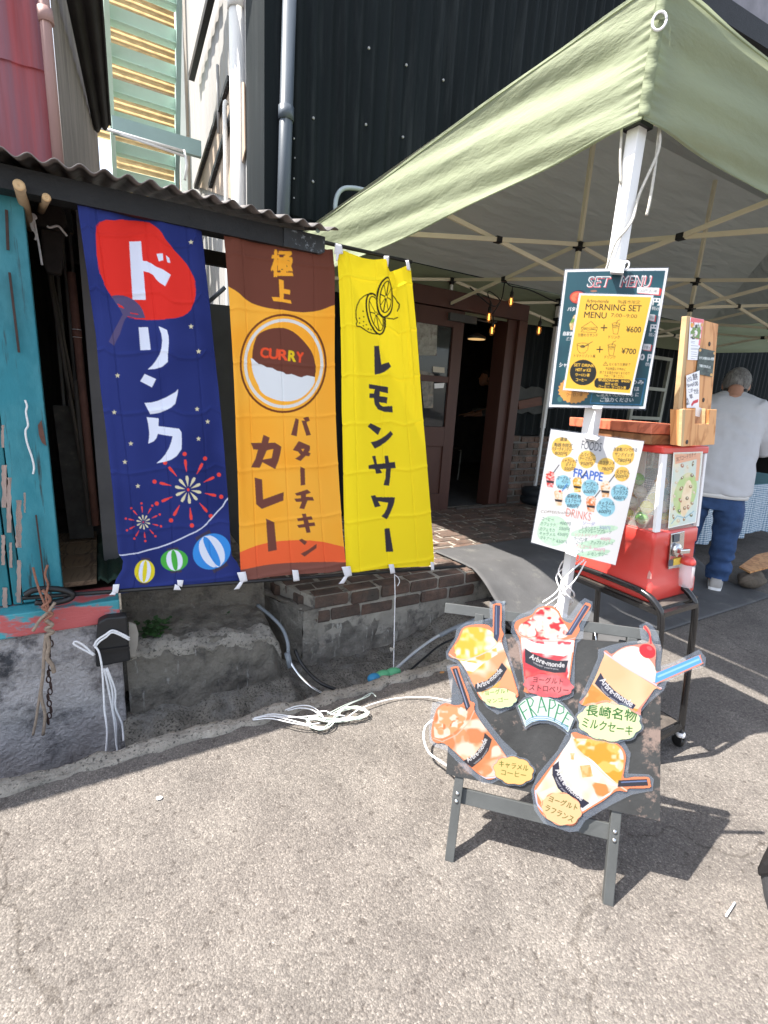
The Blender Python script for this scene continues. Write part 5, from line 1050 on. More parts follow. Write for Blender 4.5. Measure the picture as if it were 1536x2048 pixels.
def cutout(name,label,cat,cvs,outline,filmpx,off,group,parent=None,mt=None):
    O=np.asarray(outline,float); x0,y0=O.min(0)-1;x1,y1=O.max(0)+1
    if parent is None: t=thing(name,label,cat,tuple(onp(*O[np.argmax(O[:,1])],*bpl(off))),group)
    else: t=parent
    printed('print' if parent is None else name,cvs,(x0,y0),(x1,y0),(x1,y1),(x0,y1),bpl(off),t,mt or M['gloss'],None,dens=1.3,inside=ptin(outline),mul=.36)
    if filmpx is not None: film('laminate' if parent is None else 'label_film',filmpx,bpl(off-.0015),t,.0012)
    return t
M['gloss']=mat('glossy_print',(1,1,1),rough=.25,attr='Col',spec=.45,coat=.15)
def ell_label(cv,band,t1,t2,txt0,txt1,txt2,txt3):
    cv.poly(band,(46,40,50)); cv.text('Arbre-monde',*txt0); cv.text('"HASAMI" poterie-porc',*txt1)
def curvetext(cv,s,pts,h,col,bold=.015):
    # letters set along a polyline, each upright to it
    T=glyphs(s,bold); lo=T.reshape(-1,2).min(0);hi=T.reshape(-1,2).max(0); P=np.array(cr([np.array(p,float) for p in pts],10)); d=np.concatenate([[0],np.cumsum(np.hypot(*np.diff(P,axis=0).T))]); Lg=d[-1]
    for ch in [T]:
        u=(ch[...,0]-lo[0])/(hi[0]-lo[0])*Lg; v=(ch[...,1]-lo[1])/(hi[1]-lo[1])*h
        px=np.interp(u,d,P[:,0]);py=np.interp(u,d,P[:,1]); e=Lg*.02
        tx=np.interp(u+e,d,P[:,0])-np.interp(u-e,d,P[:,0]);ty=np.interp(u+e,d,P[:,1])-np.interp(u-e,d,P[:,1]); q=np.hypot(tx,ty)+1e-9
        Q=np.stack([px+v*ty/q,py-v*tx/q],-1)
        for tri in Q: cv.poly(tri,col)
BAND=(44,38,48); OR=(250,146,100)
def cloud(c,rx,ry,rot=0,n=9,seed=0):
    pts=[]; co,si=math.cos(math.radians(rot)),math.sin(math.radians(rot))
    for i in range(n*6):
        t=2*math.pi*i/(n*6); r=1+.10*abs(math.sin(t*n/2+seed)); x,y=rx*r*math.cos(t),ry*r*math.sin(t); pts.append((c[0]+co*x-si*y,c[1]+si*x+co*y))
    return pts
def tag_label(cv,c,rx,ry,rot,bg,edge,lines,ink,seed=0):
    p=cloud(c,rx,ry,rot,9,seed); cv.poly(p,bg); cv.line(p,5,edge,True)
    for s,p0,p1,h in lines: cv.text(s,p0,p1,h,ink,.02,hand=1)
def Tf(fr_,P): return [fr(*fr_)(*p) for p in P]
# mango (upper left)
def newcv(O,bg): O=np.array(O); return Canvas(*(O.min(0)-4),*(O.max(0)+4),bg)
G='laminated frappe cut-outs on the blackboard'
o1=smooth([(655,130),(690,118),(735,125),(742,200),(738,340),(758,400),(742,470),(800,640),(860,830),(888,930),(870,980),(700,1070),(560,1000),(500,900),(420,740),(345,635),(280,610),(255,575),(300,500),(340,430),(380,345),(440,318),(520,308),(610,312),(655,330)],3)
cv=newcv(Tf(SA,o1),OR); cv.frame(*SA)
cv.mottle([(320,600),(420,560),(700,470),(740,480),(800,640),(878,930),(865,970),(560,980),(500,890),(430,740)],[(250,240,226),(248,200,80),(246,190,40),(252,236,210),(244,170,120)],150,3,3)
cv.poly([(360,640),(700,500),(735,470),(745,520),(600,640),(480,740),(420,730)],(252,244,232)); cv.mottle([(300,560),(600,560),(690,520),(700,580),(560,670),(430,650)],[(246,176,60),(250,200,90),(252,240,225)],60,9,2)
cv.mottle(smooth([(320,560),(310,510),(350,460),(375,400),(400,350),(470,335),(560,340),(640,370),(690,430),(700,480),(600,560),(480,610),(400,640),(340,620)],4),[(250,214,60),(252,236,170),(248,200,40),(254,248,226),(247,196,50)],55,11)
cv.line(smooth([(265,580),(330,620),(450,620),(600,560),(700,480),(740,420)],4)[:-6],10,(250,206,190))
cv.poly([(675,135),(725,140),(718,400),(700,475),(665,430)],(58,62,92)); cv.line([(690,150),(688,400)],9,(120,134,170))
cv.poly([(740,655),(788,712),(730,810),(650,880),(560,920),(490,925),(500,850),(600,820),(690,740)],BAND); curvetext(cv,'Arbre-monde',[(520,890),(610,855),(690,790),(748,730)],48,(240,238,240)); curvetext(cv,'"HASAMI" poterie-porc',[(600,905),(680,865),(735,795)],18,(210,208,214),.0)
cl=cloud((717,975),150,88,4,9,1)
t1=cutout('frappe_cutout','laminated yellow mango frappe cut-out at the upper left of the blackboard','cut-out sign',cv,Tf(SA,o1),Tf(SA,[(628,110),(690,90),(768,105),(770,400),(800,560),(900,880),(890,960),(860,1060),(700,1125),(600,1060),(440,820),(330,660),(240,620),(232,560),(320,420),(330,350),(420,290),(520,280),(630,255)]),.009,G)
cc=newcv(Tf(SA,cl),(232,240,180)); cc.frame(*SA); tag_label(cc,(717,975),148,86,4,(236,244,182),(96,170,196),[('ヨーグルト',(590,955),(815,925),44),('マンゴー',(605,1025),(800,1005),40)],(120,150,40),1); cutout('name_label','','',cc,Tf(SA,cl),None,.0125,None,t1)
# strawberry (top)
o2=smooth([(1095,150),(1150,140),(1210,150),(1260,190),(1290,260),(1330,290),(1370,290),(1420,220),(1480,130),(1500,112),(1545,130),(1530,180),(1440,310),(1448,360),(1405,440),(1395,520),(1370,700),(1345,860),(1300,960),(960,930),(945,860),(925,650),(905,470),(855,360),(860,290),(920,255),(1010,220),(1050,170)],3)
cv=newcv(Tf(SA,o2),OR); cv.frame(*SA)
cv.mottle([(910,430),(1390,450),(1330,880),(950,870)],[(252,240,238),(232,70,80),(250,228,226),(224,60,72)],110,21,2.5)
cv.poly([(910,430),(1395,455),(1385,560),(1300,600),(1150,580),(1000,560),(930,520)],(252,244,242)); cv.mottle([(940,430),(1370,470),(1350,510),(1200,500),(1050,480)],[(232,80,92),(250,230,230)],40,5,3)
cv.poly([(950,690),(1340,740),(1300,880),(955,840)],(226,70,76)); cv.mottle([(950,700),(1340,750),(1300,880),(955,840)],[(220,60,68),(240,120,110)],60,8)
cv.mottle(smooth([(890,380),(900,320),(960,280),(1020,235),(1060,180),(1120,158),(1190,165),(1240,200),(1270,260),(1310,310),(1340,370),(1330,420),(1200,450),(1050,440),(930,410)],4),[(252,232,214),(222,40,46),(253,240,228),(250,226,210),(226,46,50),(252,238,228)],48,33,2.2)
cv.line(smooth([(872,360),(920,420),(1100,460),(1300,455),(1420,420),(1430,340)],4)[:-8],10,(252,190,180))
cv.poly([(1490,130),(1530,150),(1370,405),(1310,410),(1340,370)],(72,76,104)); cv.line([(1495,150),(1350,385)],9,(140,150,186))
cv.poly([(948,525),(1010,570),(1110,610),(1240,640),(1340,637),(1315,745),(1220,750),(1080,720),(950,655)],BAND); curvetext(cv,'Arbre-monde',[(985,615),(1070,655),(1180,690),(1305,700)],46,(242,240,242)); curvetext(cv,'"HASAMI" poterie-porc',[(1015,665),(1110,705),(1250,728)],20,(210,208,214),.0)
t2=cutout('frappe_cutout','laminated red and white strawberry frappe cut-out at the top of the blackboard','cut-out sign',cv,Tf(SA,o2),Tf(SA,[(1080,125),(1200,125),(1290,200),(1350,235),(1440,110),(1490,72),(1560,105),(1555,180),(1480,330),(1475,430),(1420,480),(1400,600),(1395,900),(1385,960),(1330,990),(1230,1010),(950,960),(930,800),(890,500),(820,380),(830,290),(900,220),(1010,180)]),.0105,G)
cl=cloud((1162,865),212,100,5,10,2); cc=newcv(Tf(SA,cl),(240,110,116)); cc.frame(*SA); cc.mottle(cl,[(236,98,106),(246,128,132)],60,3); 
for s,p0,p1,h in(('ヨーグルト',(1020,835),(1290,855),56),('ストロベリー',(985,905),(1340,935),54)): cc.text(s,p0,p1,h,(110,28,34),.02)
cutout('name_label','','',cc,Tf(SA,cl),None,.0135,None,t2)
# caramel coffee (lower left)
o3=smooth([(270,700),(310,688),(350,692),(370,760),(440,940),(455,1000),(495,1020),(495,1090),(560,1200),(660,1330),(760,1470),(800,1560),(720,1670),(640,1715),(560,1690),(440,1590),(330,1480),(220,1390),(150,1385),(105,1345),(105,1240),(130,1130),(160,1060),(230,1020),(320,1040),(390,1010),(340,870)],3)
cv=newcv(Tf(SA,o3),OR); cv.frame(*SA)
cv.mottle([(150,1380),(480,1090),(800,1540),(700,1680),(580,1690),(330,1470)],[(250,200,164),(240,156,106),(252,226,206),(228,138,86)],85,41,2)
cv.mottle(smooth([(130,1330),(125,1220),(145,1130),(180,1060),(240,1040),(330,1060),(390,1050),(430,1100),(400,1200),(300,1290),(200,1340)],4),[(238,150,90),(253,232,214),(222,128,70),(252,222,200),(240,166,112)],42,43,2)
cv.line([(120,1340),(200,1370),(330,1310),(440,1200),(490,1090)],9,(250,190,166))
cv.poly([(290,710),(335,705),(455,1050),(418,1095)],(48,44,60)); cv.line([(318,720),(428,1060)],9,(150,160,196))
cv.poly([(585,1290),(650,1350),(620,1450),(560,1530),(470,1605),(385,1545),(480,1500),(560,1400)],BAND); curvetext(cv,'Arbre-monde',[(435,1560),(520,1500),(575,1430),(610,1350)],44,(242,240,242)); curvetext(cv,'"HASAMI" poterie-porc',[(495,1580),(575,1510),(620,1435)],18,(210,208,214),0)
cv.line([(350,1540),(480,1650),(590,1700),(690,1690)],12,(226,226,246))
t3_=cutout('frappe_cutout','laminated orange caramel coffee frappe cut-out at the lower left of the blackboard','cut-out sign',cv,Tf(SA,o3),Tf(SA,[(240,690),(300,670),(370,672),(400,760),(520,1000),(530,1080),(740,1350),(880,1480),(760,1690),(650,1750),(560,1745),(400,1620),(240,1450),(140,1420),(85,1370),(80,1230),(110,1020),(200,1000),(290,970)]),.0095,G)
cl=cloud((845,1632),172,118,10,9,3); cc=newcv(Tf(SA,cl),(248,206,130)); cc.frame(*SA); tag_label(cc,(845,1632),170,116,10,(250,208,132),(226,140,80),[('キャラメル',(710,1595),(975,1640),54),('コーヒー',(730,1668),(955,1700),48)],(96,120,28),3); cutout('name_label','','',cc,Tf(SA,cl),Tf(SA,cloud((845,1632),186,130,10,9,3)),.013,None,t3_)
# milk shake (right)
o4=smooth([(318,450),(345,445),(380,470),(430,440),(480,415),(540,405),(575,400),(610,395),(650,385),(655,340),(640,310),(612,285),(615,265),(640,262),(670,310),(680,380),(705,420),(712,470),(705,540),(715,600),(800,570),(1020,480),(1040,490),(1052,530),(1040,555),(730,690),(755,720),(740,738),(705,730),(660,790),(600,880),(560,930),(160,850),(190,780),(260,640),(300,540),(325,480)],3)
cv=newcv(Tf(SCC,o4),(232,150,130)); cv.frame(*SCC)
cv.mottle([(320,465),(740,735),(690,740),(560,900),(160,850)],[(250,206,160),(251,214,172),(248,196,148)],120,51); cv.mottle([(230,690),(420,850),(580,880),(540,930),(160,860),(200,770)],[(246,150,60),(252,214,170),(244,160,70)],60,53,2)
cv.mottle(smooth([(385,490),(430,450),(500,420),(560,418),(600,440),(650,500),(690,550),(710,600),(700,680),(600,640),(500,580),(420,520)],4),[(250,250,250),(236,240,238),(252,252,250),(246,240,220)],30,55)
cv.line([(318,455),(470,560),(750,725)],11,(236,214,226))
cv.ell((645,452),64,50,(220,36,48),30); cv.ell((660,430),22,14,(238,90,96),30); cv.line(smooth([(625,272),(650,310),(668,360),(665,405)],4)[:-5],13,(214,60,70))
cv.poly([(708,615),(1022,482),(1050,535),(700,690)],(96,176,242)); cv.line([(725,640),(1025,512)],14,(160,212,250))
cv.poly([(300,610),(330,665),(400,740),(480,800),(560,850),(540,880),(440,850),(340,780),(255,690)],(40,38,70)); curvetext(cv,'Arbre-monde',[(290,668),(350,745),(430,805),(525,865)],46,(242,240,246)); curvetext(cv,'"HASAMI" poterie',[(292,722),(340,780),(420,838)],18,(210,208,220),0)
t4_=cutout('frappe_cutout','laminated pale milk shake cut-out with cherry and blue straw at the right of the blackboard','cut-out sign',cv,Tf(SCC,o4),Tf(SCC,[(280,440),(400,400),(520,380),(600,370),(585,262),(640,235),(685,262),(730,340),(755,440),(745,560),(850,530),(1030,438),(1078,500),(1072,560),(950,600),(790,680),(768,740),(660,830),(600,900),(590,1000),(130,930),(140,820),(230,620),(280,500)]),.0112,G)
cl=cloud((365,975),222,132,6,10,4); cc=newcv(Tf(SCC,cl),(244,246,190)); cc.frame(*SCC); tag_label(cc,(365,975),220,130,6,(246,248,192),(160,206,190),[('長崎名物',(190,925),(560,975),84),('ミルクセーキ',(160,1010),(530,1075),70)],(34,112,28),4); cutout('name_label','','',cc,Tf(SCC,cl),Tf(SCC,cloud((365,975),236,146,6,10,4)),.0142,None,t4_)
# la france (lower right)
o5=smooth([(392,405),(430,398),(480,420),(560,438),(640,440),(720,470),(780,510),(815,580),(805,680),(800,750),(880,742),(985,745),(1002,790),(995,830),(840,835),(820,860),(740,855),(640,930),(480,1030),(430,1110),(360,1120),(200,1060),(135,980),(108,840),(150,770),(240,650),(310,560),(380,460)],3)
cv=newcv(Tf(SB,o5),OR); cv.frame(*SB)
cv.mottle([(395,420),(760,800),(690,880),(480,1010),(200,1010),(120,850),(300,590)],[(246,246,250),(250,244,226),(246,214,150),(244,246,252)],140,61)
cv.mottle([(460,660),(540,650),(560,740),(480,750)],[(246,170,90),(248,200,140)],20,62); cv.mottle([(385,560),(420,560),(415,615),(390,610)],[(246,180,110),(250,214,170)],20,63); cv.mottle([(540,780),(760,820),(600,920)],[(246,150,80),(250,226,206)],50,64,2); cv.mottle([(130,870),(300,800),(380,900),(250,1000)],[(250,244,180),(246,240,220)],60,66)
cv.mottle(smooth([(410,450),(470,450),(560,455),(650,455),(730,490),(785,550),(795,640),(780,740),(760,800),(660,720),(560,620),(470,560),(420,500)],4),[(252,236,190),(246,180,60),(254,246,226),(248,200,100),(240,166,40)],52,67,1.3)
cv.line([(395,415),(430,520),(560,650),(700,770),(820,850)],10,(248,214,196))
cv.poly([(755,770),(975,760),(985,812),(750,822)],(46,44,58)); cv.line([(780,785),(970,776)],9,(110,130,180))
cv.poly([(298,622),(305,720),(350,800),(420,870),(535,945),(480,985),(380,920),(290,830),(248,730),(250,660)],(40,38,66)); curvetext(cv,'Arbre-monde',[(268,690),(310,775),(375,855),(470,930)],44,(242,240,246)); curvetext(cv,'"HASAMI" poterie',[(262,750),(300,820),(355,880)],18,(210,208,220),0)
cv.line([(118,850),(130,950),(200,1040),(300,1090)],12,(206,220,250))
t5_=cutout('frappe_cutout','laminated cream and orange pear frappe cut-out at the lower right of the blackboard','cut-out sign',cv,Tf(SB,o5),Tf(SB,[(370,385),(430,372),(560,415),(700,430),(800,470),(850,560),(830,720),(990,725),(1028,760),(1020,850),(860,880),(700,960),(500,1080),(450,1160),(380,1170),(180,1100),(110,1000),(85,840),(140,720),(290,540)]),.0102,G)
cl=cloud((318,990),150,118,18,8,5); cc=newcv(Tf(SB,cl),(248,206,152)); cc.frame(*SB); tag_label(cc,(318,990),148,116,18,(250,210,158),(232,120,110),[('ヨーグルト',(215,930),(435,1005),48),('ラフランス',(185,1000),(400,1095),46)],(104,112,32),5); cutout('name_label','','',cc,Tf(SB,cl),None,.0135,None,t5_)
# FRAPPE arch
o6=[tuple(p) for p in cr([(880,1045),(940,990),(1020,962),(1100,955),(1200,985),(1290,1040),(1350,1105),(1392,1165)],4)]+[(1340,1290),(1290,1245),(1230,1205),(1160,1182),(1080,1180),(1010,1198),(950,1240)]
cv=newcv(Tf(SA,o6),(228,242,236)); cv.frame(*SA)
gcol=(26,140,86)
for s,w in(([(895,1050),(955,1170)],13),([(890,1050),(950,1005)],10),([(925,1110),(965,1080)],9),([(965,985),(1020,1150)],13),([(960,990),(1000,972),(1025,1000),(1010,1045),(990,1060)],10),([(990,1060),(1055,1135)],10),([(1095,965),(1065,1110)],10),([(1095,965),(1140,1095)],13),([(1078,1060),(1128,1055)],8),([(1175,990),(1160,1140)],13),([(1170,990),(1215,1000),(1225,1040),(1195,1070),(1168,1068)],10),([(1255,1035),(1215,1175)],13),([(1250,1035),(1300,1060),(1298,1105),(1265,1120),(1235,1110)],10),([(1335,1105),(1280,1210)],13),([(1330,1105),(1372,1135)],9),([(1310,1150),(1345,1175)],8),([(1280,1208),(1340,1232)],9)): cv.line(s,w,gcol)
for k in(0,1,2): cv.line(cr([(955,1190+k*16),(1010,1152+k*18),(1080,1140+k*18),(1170,1150+k*17),(1260,1190+k*17),(1340,1245+k*12)],6),6,(74,140,206))
cutout('arch_label','white curved FRAPPE label with green lettering in the middle of the blackboard','label sign',cv,Tf(SA,o6),Tf(SA,[(862,1045),(940,970),(1020,940),(1100,934),(1210,965),(1300,1022),(1368,1092),(1412,1165),(1342,1316),(1280,1268),(1220,1228),(1150,1206),(1080,1204),(1015,1222),(948,1264)]),.0125,None)
# ---------------------------------------------------------------- cart with capsule machine; it leans with the fall of the road
KX,KY=-.085,.05
def tilt(v): return np.array([v[0]+KX*v[2],v[1]+KY*v[2],v[2]])
def TM(): b=MB(); b.xf=tilt; return b
def lpx(axis,px,val):
    d=ray(*px); k=(KX,KY)[axis]; t=(val-EYE[axis]+k*H)/(d[axis]-k*d[2]); w=EYE+t*d; return np.array([w[0]-KX*w[2],w[1]-KY*w[2],w[2]])
CT=thing('cart','black tubular steel cart on small castors under the capsule machine','cart',(1.76,.85,0))
xl_,xr_,yf,yr=1.772,1.995,.862,1.29
for X in(xl_,xr_):
    b=TM(); b.tube(cr([(X,yf,.07),(X,yf,.35),(X,yf,.60),(X,yf+.02,.66),(X,yf+.075,.69),(X,yf+.16,.695),(X,yr-.13,.695),(X,yr-.05,.685),(X,yr,.64),(X,yr,.5),(X,yr,.07)],6),.0125,12); b.build('tube_frame',M['steelblack'],CT)
    for Y in(yf,yr):
        c=np.array([X,Y,0]); b=TM(); b.lathe([(.0,.052),(.016,.052),(.018,.06),(.016,.072),(0,.072)],c,14); o=b.build('caster',M['whiteplastic'],CT)
        b=TM(); b.lathe([(0,-.009),(.02,-.009),(.024,-.005),(.024,.005),(.02,.009),(0,.009)],c+(0,.008,.024),16,(1,0,0)); b.build('wheel',M['black'],o)
        b=TM(); b.box(X-.013,X-.010,Y-.012,Y+.018,.02,.056); b.box(X+.010,X+.013,Y-.012,Y+.018,.02,.056); b.build('fork',M['black'],o)
for z in(.635,.10):
    b=TM()
    for Y in(yf,yr): b.bar((xl_,Y,z),(xr_,Y,z),.018)
    for X in(xl_,xr_): b.bar((X,yf,z),(X,yr,z),.018)
    b.build('shelf_frame',M['steelblack'],CT)
b=TM(); b.box(xl_+.005,xr_+.05,yf+.02,yr-.01,.645,.652); b.build('shelf',M['darkwood'],CT)
b=TM(); b.box(xl_+.012,xr_-.012,yf+.012,yr-.012,.110,.118); b.build('shelf',M['darkwood'],CT)
b=TM(); b.box(1.80,1.90,.92,1.12,.119,.20); b.build('clay_block',mat('clay_block',(.30,.13,.07),rough=.9,var=.3),label='orange-brown block lying on the lower shelf of the cart',cat='block',bevel=.006)
GX0,GX1,GY0,GY1=1.792,2.075,.928,1.27
GM=thing('capsule_machine','red capsule toy vending machine with clear windows on the black cart','vending machine',tuple(tilt((1.9,.95,.653))))
def tbox(x0,x1,y0,y1,z0,z1,name,m,par=GM,bev=.006): b=TM(); b.box(x0,x1,y0,y1,z0,z1); return b.build(name,m,par,bevel=bev)
def body(b):
    prof=[(.653,.006),(.66,.010),(.715,.010),(.735,.0),(.86,.0),(.865,.004),(.915,.004),(.922,-.002)]; rings=[]
    for z,o in prof:
        r=[]; x0,x1,y0,y1=GX0-o,GX1+o,GY0-o,GY1+o; k=.012
        for cx,cy,a0 in((x1-k,y1-k,0),(x0+k,y1-k,90),(x0+k,y0+k,180),(x1-k,y0+k,270)):
            for q in range(5): a=math.radians(a0+22.5*q); r.append((cx+k*math.cos(a),cy+k*math.sin(a),z))
        rings.append(r)
    b.loft(rings,True,True)
b=TM(); body(b); b.build('body',M['red'],GM)
tbox(GX0-.006,GX1+.008,GY0-.006,GY1+.006,1.205,1.232,'lid',M['red'])
for x in(GX0+.002,GX1-.002):
    for y in(GY0+.002,GY1-.002): tbox(x-(.004 if x<1.9 else .012),x+(.026 if x<1.9 else .004),y-.006,y+.008,.922,1.205,'corner_post',M['whiteplastic'],bev=.002)
tbox(GX0+.001,GX0+.003,GY0+.012,GY1-.012,.923,1.204,'window',M['clear'],bev=0); tbox(GX0+.025,GX1-.01,GY0-.002,GY0,.923,1.204,'window',M['clear'],bev=0)
tbox(GX1-.004,GX1-.002,GY0+.01,GY1-.01,.923,1.204,'window',M['clear'],bev=0); tbox(GX0+.02,GX1-.02,GY1-.004,GY1-.002,.923,1.204,'window',M['clear'],bev=0)
tbox(1.90,1.915,1.06,1.10,.922,1.205,'inner_column',M['whitepipe'],bev=.002)
# paper insert on the front window
iq=[(1347,905),(1406,903),(1392,1045),(1336,1057)]
IY=GY0-.008
def tpl(px): return tilt(lpx(1,px,IY))
cv=Canvas(1330,895,1412,1062,(206,214,206)); cv.frame(1130,860,5.12)
cv.mottle([(1000,180),(1450,180),(1450,1020),(1000,1020)],[(196,214,216),(212,220,190),(226,216,190),(200,214,206)],90,71)
cv.mottle(cv.ellp((1230,650),110,220,15),[(170,200,120),(226,210,180),(180,205,140)],70,72); cv.mottle(cv.ellp((1240,700),50,190,10),[(238,220,190),(230,206,170)],40,73)
cv.poly([(1120,250),(1390,235),(1385,290),(1130,350)],(226,170,140)); cv.poly([(1350,290),(1390,290),(1365,520),(1335,520)],(226,170,140)); cv.text('陶ブローチガチャ',(1140,330),(1340,270),1,(96,66,50),.0,(2,-52))
rg=np.random.default_rng(5)
for x,y in((1200,365),(1255,380),(1310,345),(1200,490),(1300,465),(1145,420),(1140,540),(1285,580),(1320,640),(1120,680),(1170,830),(1225,800),(1260,790),(1300,750),(1110,890),(1160,930),(1220,910),(1290,870),(1115,800),(1180,720),(1250,700),(1190,600)): 
    c_=[(120,104,80),(150,120,84),(100,110,80),(170,120,96),(206,190,160)][rg.integers(5)]; cv.ell((x,y),rg.uniform(10,19),rg.uniform(14,28),c_,rg.uniform(-40,40)); cv.ell((x+3,y-5),6,8,(226,220,200))
cv.line([(1090,960),(1150,880),(1230,900),(1320,830)],7,(120,170,190))
for i in range(4): cv.frame(0,0,1); cv.line([iq[i],iq[(i+1)%4]],3.2,(234,236,232))
Pq=[tpl(p) for p in iq]; nI=np.cross(Pq[1]-Pq[0],Pq[3]-Pq[0]); nI/=np.linalg.norm(nI); nI=-nI if nI[1]>0 else nI
printed('paper_insert',cv,*iq,(Pq[0],nI),GM,M['gloss'],dens=1.5)
# coin mechanism
cm=TM(); P4=[lpx(1,p,GY0-.004) for p in((1340,1067),(1367,1061),(1362,1133),(1334,1138))]; cm.prism(P4,(0,-.006,0)); MC=cm.build('coin_plate',M['chrome'],GM,bevel=.002)
cc_=lpx(1,(1352,1100),GY0-.012); b=TM(); b.lathe([(0,0),(.026,0),(.027,.006),(.022,.012),(.0,.013)],cc_,24,(0,-1,0)); b.build('dial',M['chrome'],MC)
b=TM(); b.obox(cc_+(.010,-.022,.002),(.030,0,-.002),(0,.010,0),(.001,0,.009)); b.build('crank',M['chrome'],MC,bevel=.004)
b=TM(); b.prism([lpx(1,p,GY0-.0115) for p in((1347,1070),(1359,1068),(1358,1082),(1347,1085))],(0,-.002,0)); b.build('coin_slot',M['bluepipe'],MC)
b=TM(); b.prism([lpx(1,p,GY0-.0115) for p in((1347,1118),(1362,1114),(1360,1128),(1346,1131))],(0,-.0015,0)); b.build('sticker',mat('yellow_sticker',(.75,.52,.08),var=.3,vs=60),MC)
b=TM(); b.prism([lpx(1,p,GY0-.0115) for p in((1337,1121),(1346,1119),(1345,1131),(1336,1133))],(0,-.0015,0)); b.build('sticker',M['bluepipe'],MC)
cu=lpx(1,(1374,1140),GY0-.03); zc=cu[2]
b=TM(); b.lathe([(0,.045),(.026,.045),(.028,.05),(.026,.062),(.018,.072),(0,.072)],(cu[0],GY0-.03,zc-.02),22); cp=b.build('chute_cap',M['red'],GM)
b=TM(); b.lathe([(.024,-.045),(.026,-.043),(.026,.044),(.024,.044)],(cu[0],GY0-.03,zc-.02),22); b.build('chute_cup',M['cup'],GM)
b=TM(); b.prism([lpx(0,p,GX0-.001) for p in((1296,1147),(1299,1141),(1303,1148),(1303,1158),(1294,1157))],(-.001,0,0)); b.build('scuff',mat('worn_pink',(.62,.3,.27)),GM)
# capsules
caps=[(.82,1.0,.955,(120,200,70),'green'),(.825,1.06,.955,(222,216,60),'yellow'),(.83,1.12,.955,(90,180,90),'green'),(.825,1.18,.955,(220,200,80),'yellow'),(.83,.99,1.0,(226,220,60),'yellow'),(.825,1.05,1.005,(235,232,220),'clear'),(.83,1.11,1.0,(190,210,70),'lime'),(.83,1.17,1.0,(60,160,110),'green'),(.83,1.02,1.05,(236,236,226),'clear'),(.83,1.085,1.05,(240,238,220),'clear'),(.83,1.15,1.05,(100,190,90),'green'),(.84,1.04,1.095,(96,190,110),'green'),(.84,1.10,1.10,(84,180,96),'green'),(.92,.975,.955,(226,206,70),'yellow'),(.90,.975,1.0,(232,228,212),'clear'),(.905,.98,1.048,(120,180,200),'blue'),(.90,.985,1.09,(220,150,60),'orange'),(.96,.98,.96,(220,200,60),'yellow'),(.90,1.05,.96,(220,210,80),'yellow'),(.90,1.1,1.01,(210,150,70),'orange'),(.97,1.05,1.01,(200,210,90),'lime')]
cmz={}
for i,(dx,y,z,col,cn) in enumerate(caps):
    x=dx+1.0
    if cn not in cmz: cmz[cn]=(mat('capsule_'+cn,tuple(lin(col)*.8),rough=.15,var=.05,trans=.3,spec=.6),mat('capsule_'+cn+'_clear',tuple(lin([(q+255)/2 for q in col])*.9),rough=.1,alpha=.55,spec=.6))
    side='by the left window' if dx<.88 else 'behind the front window'
    p=np.array([x,y,z]); t=thing('toy_capsule',f'{cn} round toy capsule {side} of the red capsule machine','capsule',tuple(tilt(p-np.array([0,0,.023]))),f'{cn} toy capsules {side}')
    b=TM(); b.lathe([(0,.024),(.010,.0222),(.018,.016),(.0235,.005),(.024,0)],p,14); b.build('half_shell',cmz[cn][0],t)
    b=TM(); b.lathe([(.0238,-.0005),(.0232,-.006),(.018,-.016),(.010,-.0222),(0,-.024)],p,14); b.build('clear_shell',cmz[cn][1],t)
# boards and notice stand on the lid
b=TM(); b.box(1.765,2.0,.955,1.20,1.2335,1.268); b.build('wood_block',M['brownwood'],label='brown wooden block lying directly on the red machine lid',cat='wood block',bevel=.003)
b=TM(); P_=[lpx(0,(1197,853),1.79),lpx(0,(1344,852),1.79),lpx(0,(1344,874),1.79),lpx(0,(1197,868),1.79)]
b.box(1.755,2.0,.952,1.30,1.270,1.305); b.build('wood_plank',M['pinkwood'],label='reddish wooden plank stacked on top of the brown block',cat='plank',bevel=.003)
WY=.930
WS=thing('notice_stand','knotty pine plywood notice stand with pocket, standing on the capsule machine','notice stand',tuple(tilt((1.9,WY,1.234))))
def wpx(*ps,Y=WY): return [lpx(1,p,Y) for p in ps]
b=TM(); b.prism(wpx((1380,633),(1437,648),(1419,850),(1360,850)),(0,.012,0)); b.build('back_board',M['ply'],WS,bevel=.001)
b=TM(); b.prism(wpx((1374,632),(1380.5,633),(1360,888),(1350,888)),(0,.018,0)); b.build('side_edge',M['plyedge'],WS,bevel=.001)
b=TM(); b.prism(wpx((1371,818),(1391,818),(1390,848),(1418,848),(1419,819),(1434,819),(1429,889),(1366,893),Y=WY-.055),(0,.010,0)); b.build('pocket_front',M['ply'],WS,bevel=.001)
b=TM(); b.prism(wpx((1365,819),(1371.5,818),(1366.5,893),(1362,892),Y=WY-.055),(0,.01,0)); b.build('pocket_edge',M['plyedge'],WS)
b=TM(); b.prism(wpx((1411,817),(1418.5,818),(1418.5,848),(1410,848),Y=WY-.04),(0,.012,0)); b.build('pocket_edge',M['plyedge'],WS)
b=TM(); q=wpx((1367,820),(1366,892),Y=WY-.045); b.add([q[0],q[1],q[1]+np.array([0,.045,0]),q[0]+np.array([0,.045,0])],[(0,1,2,3)]); q=wpx((1366,891),(1428,888),Y=WY-.045); b.prism([q[0],q[1],q[1]+np.array([0,.045,0]),q[0]+np.array([0,.045,0])],(0,0,.006)); b.build('pocket_side',M['ply'],WS)
for kx,ky in((1419,688),(1407,800),(1374,884)):
    b=TM(); c=lpx(1,(kx,ky),WY-(.0008 if ky<850 else .0558)); b.lathe([(0,0),(.008,0),(.007,-.0006),(0,-.001)],c,12,(0,1,0)); b.build('knot',M['darkwood'],WS)
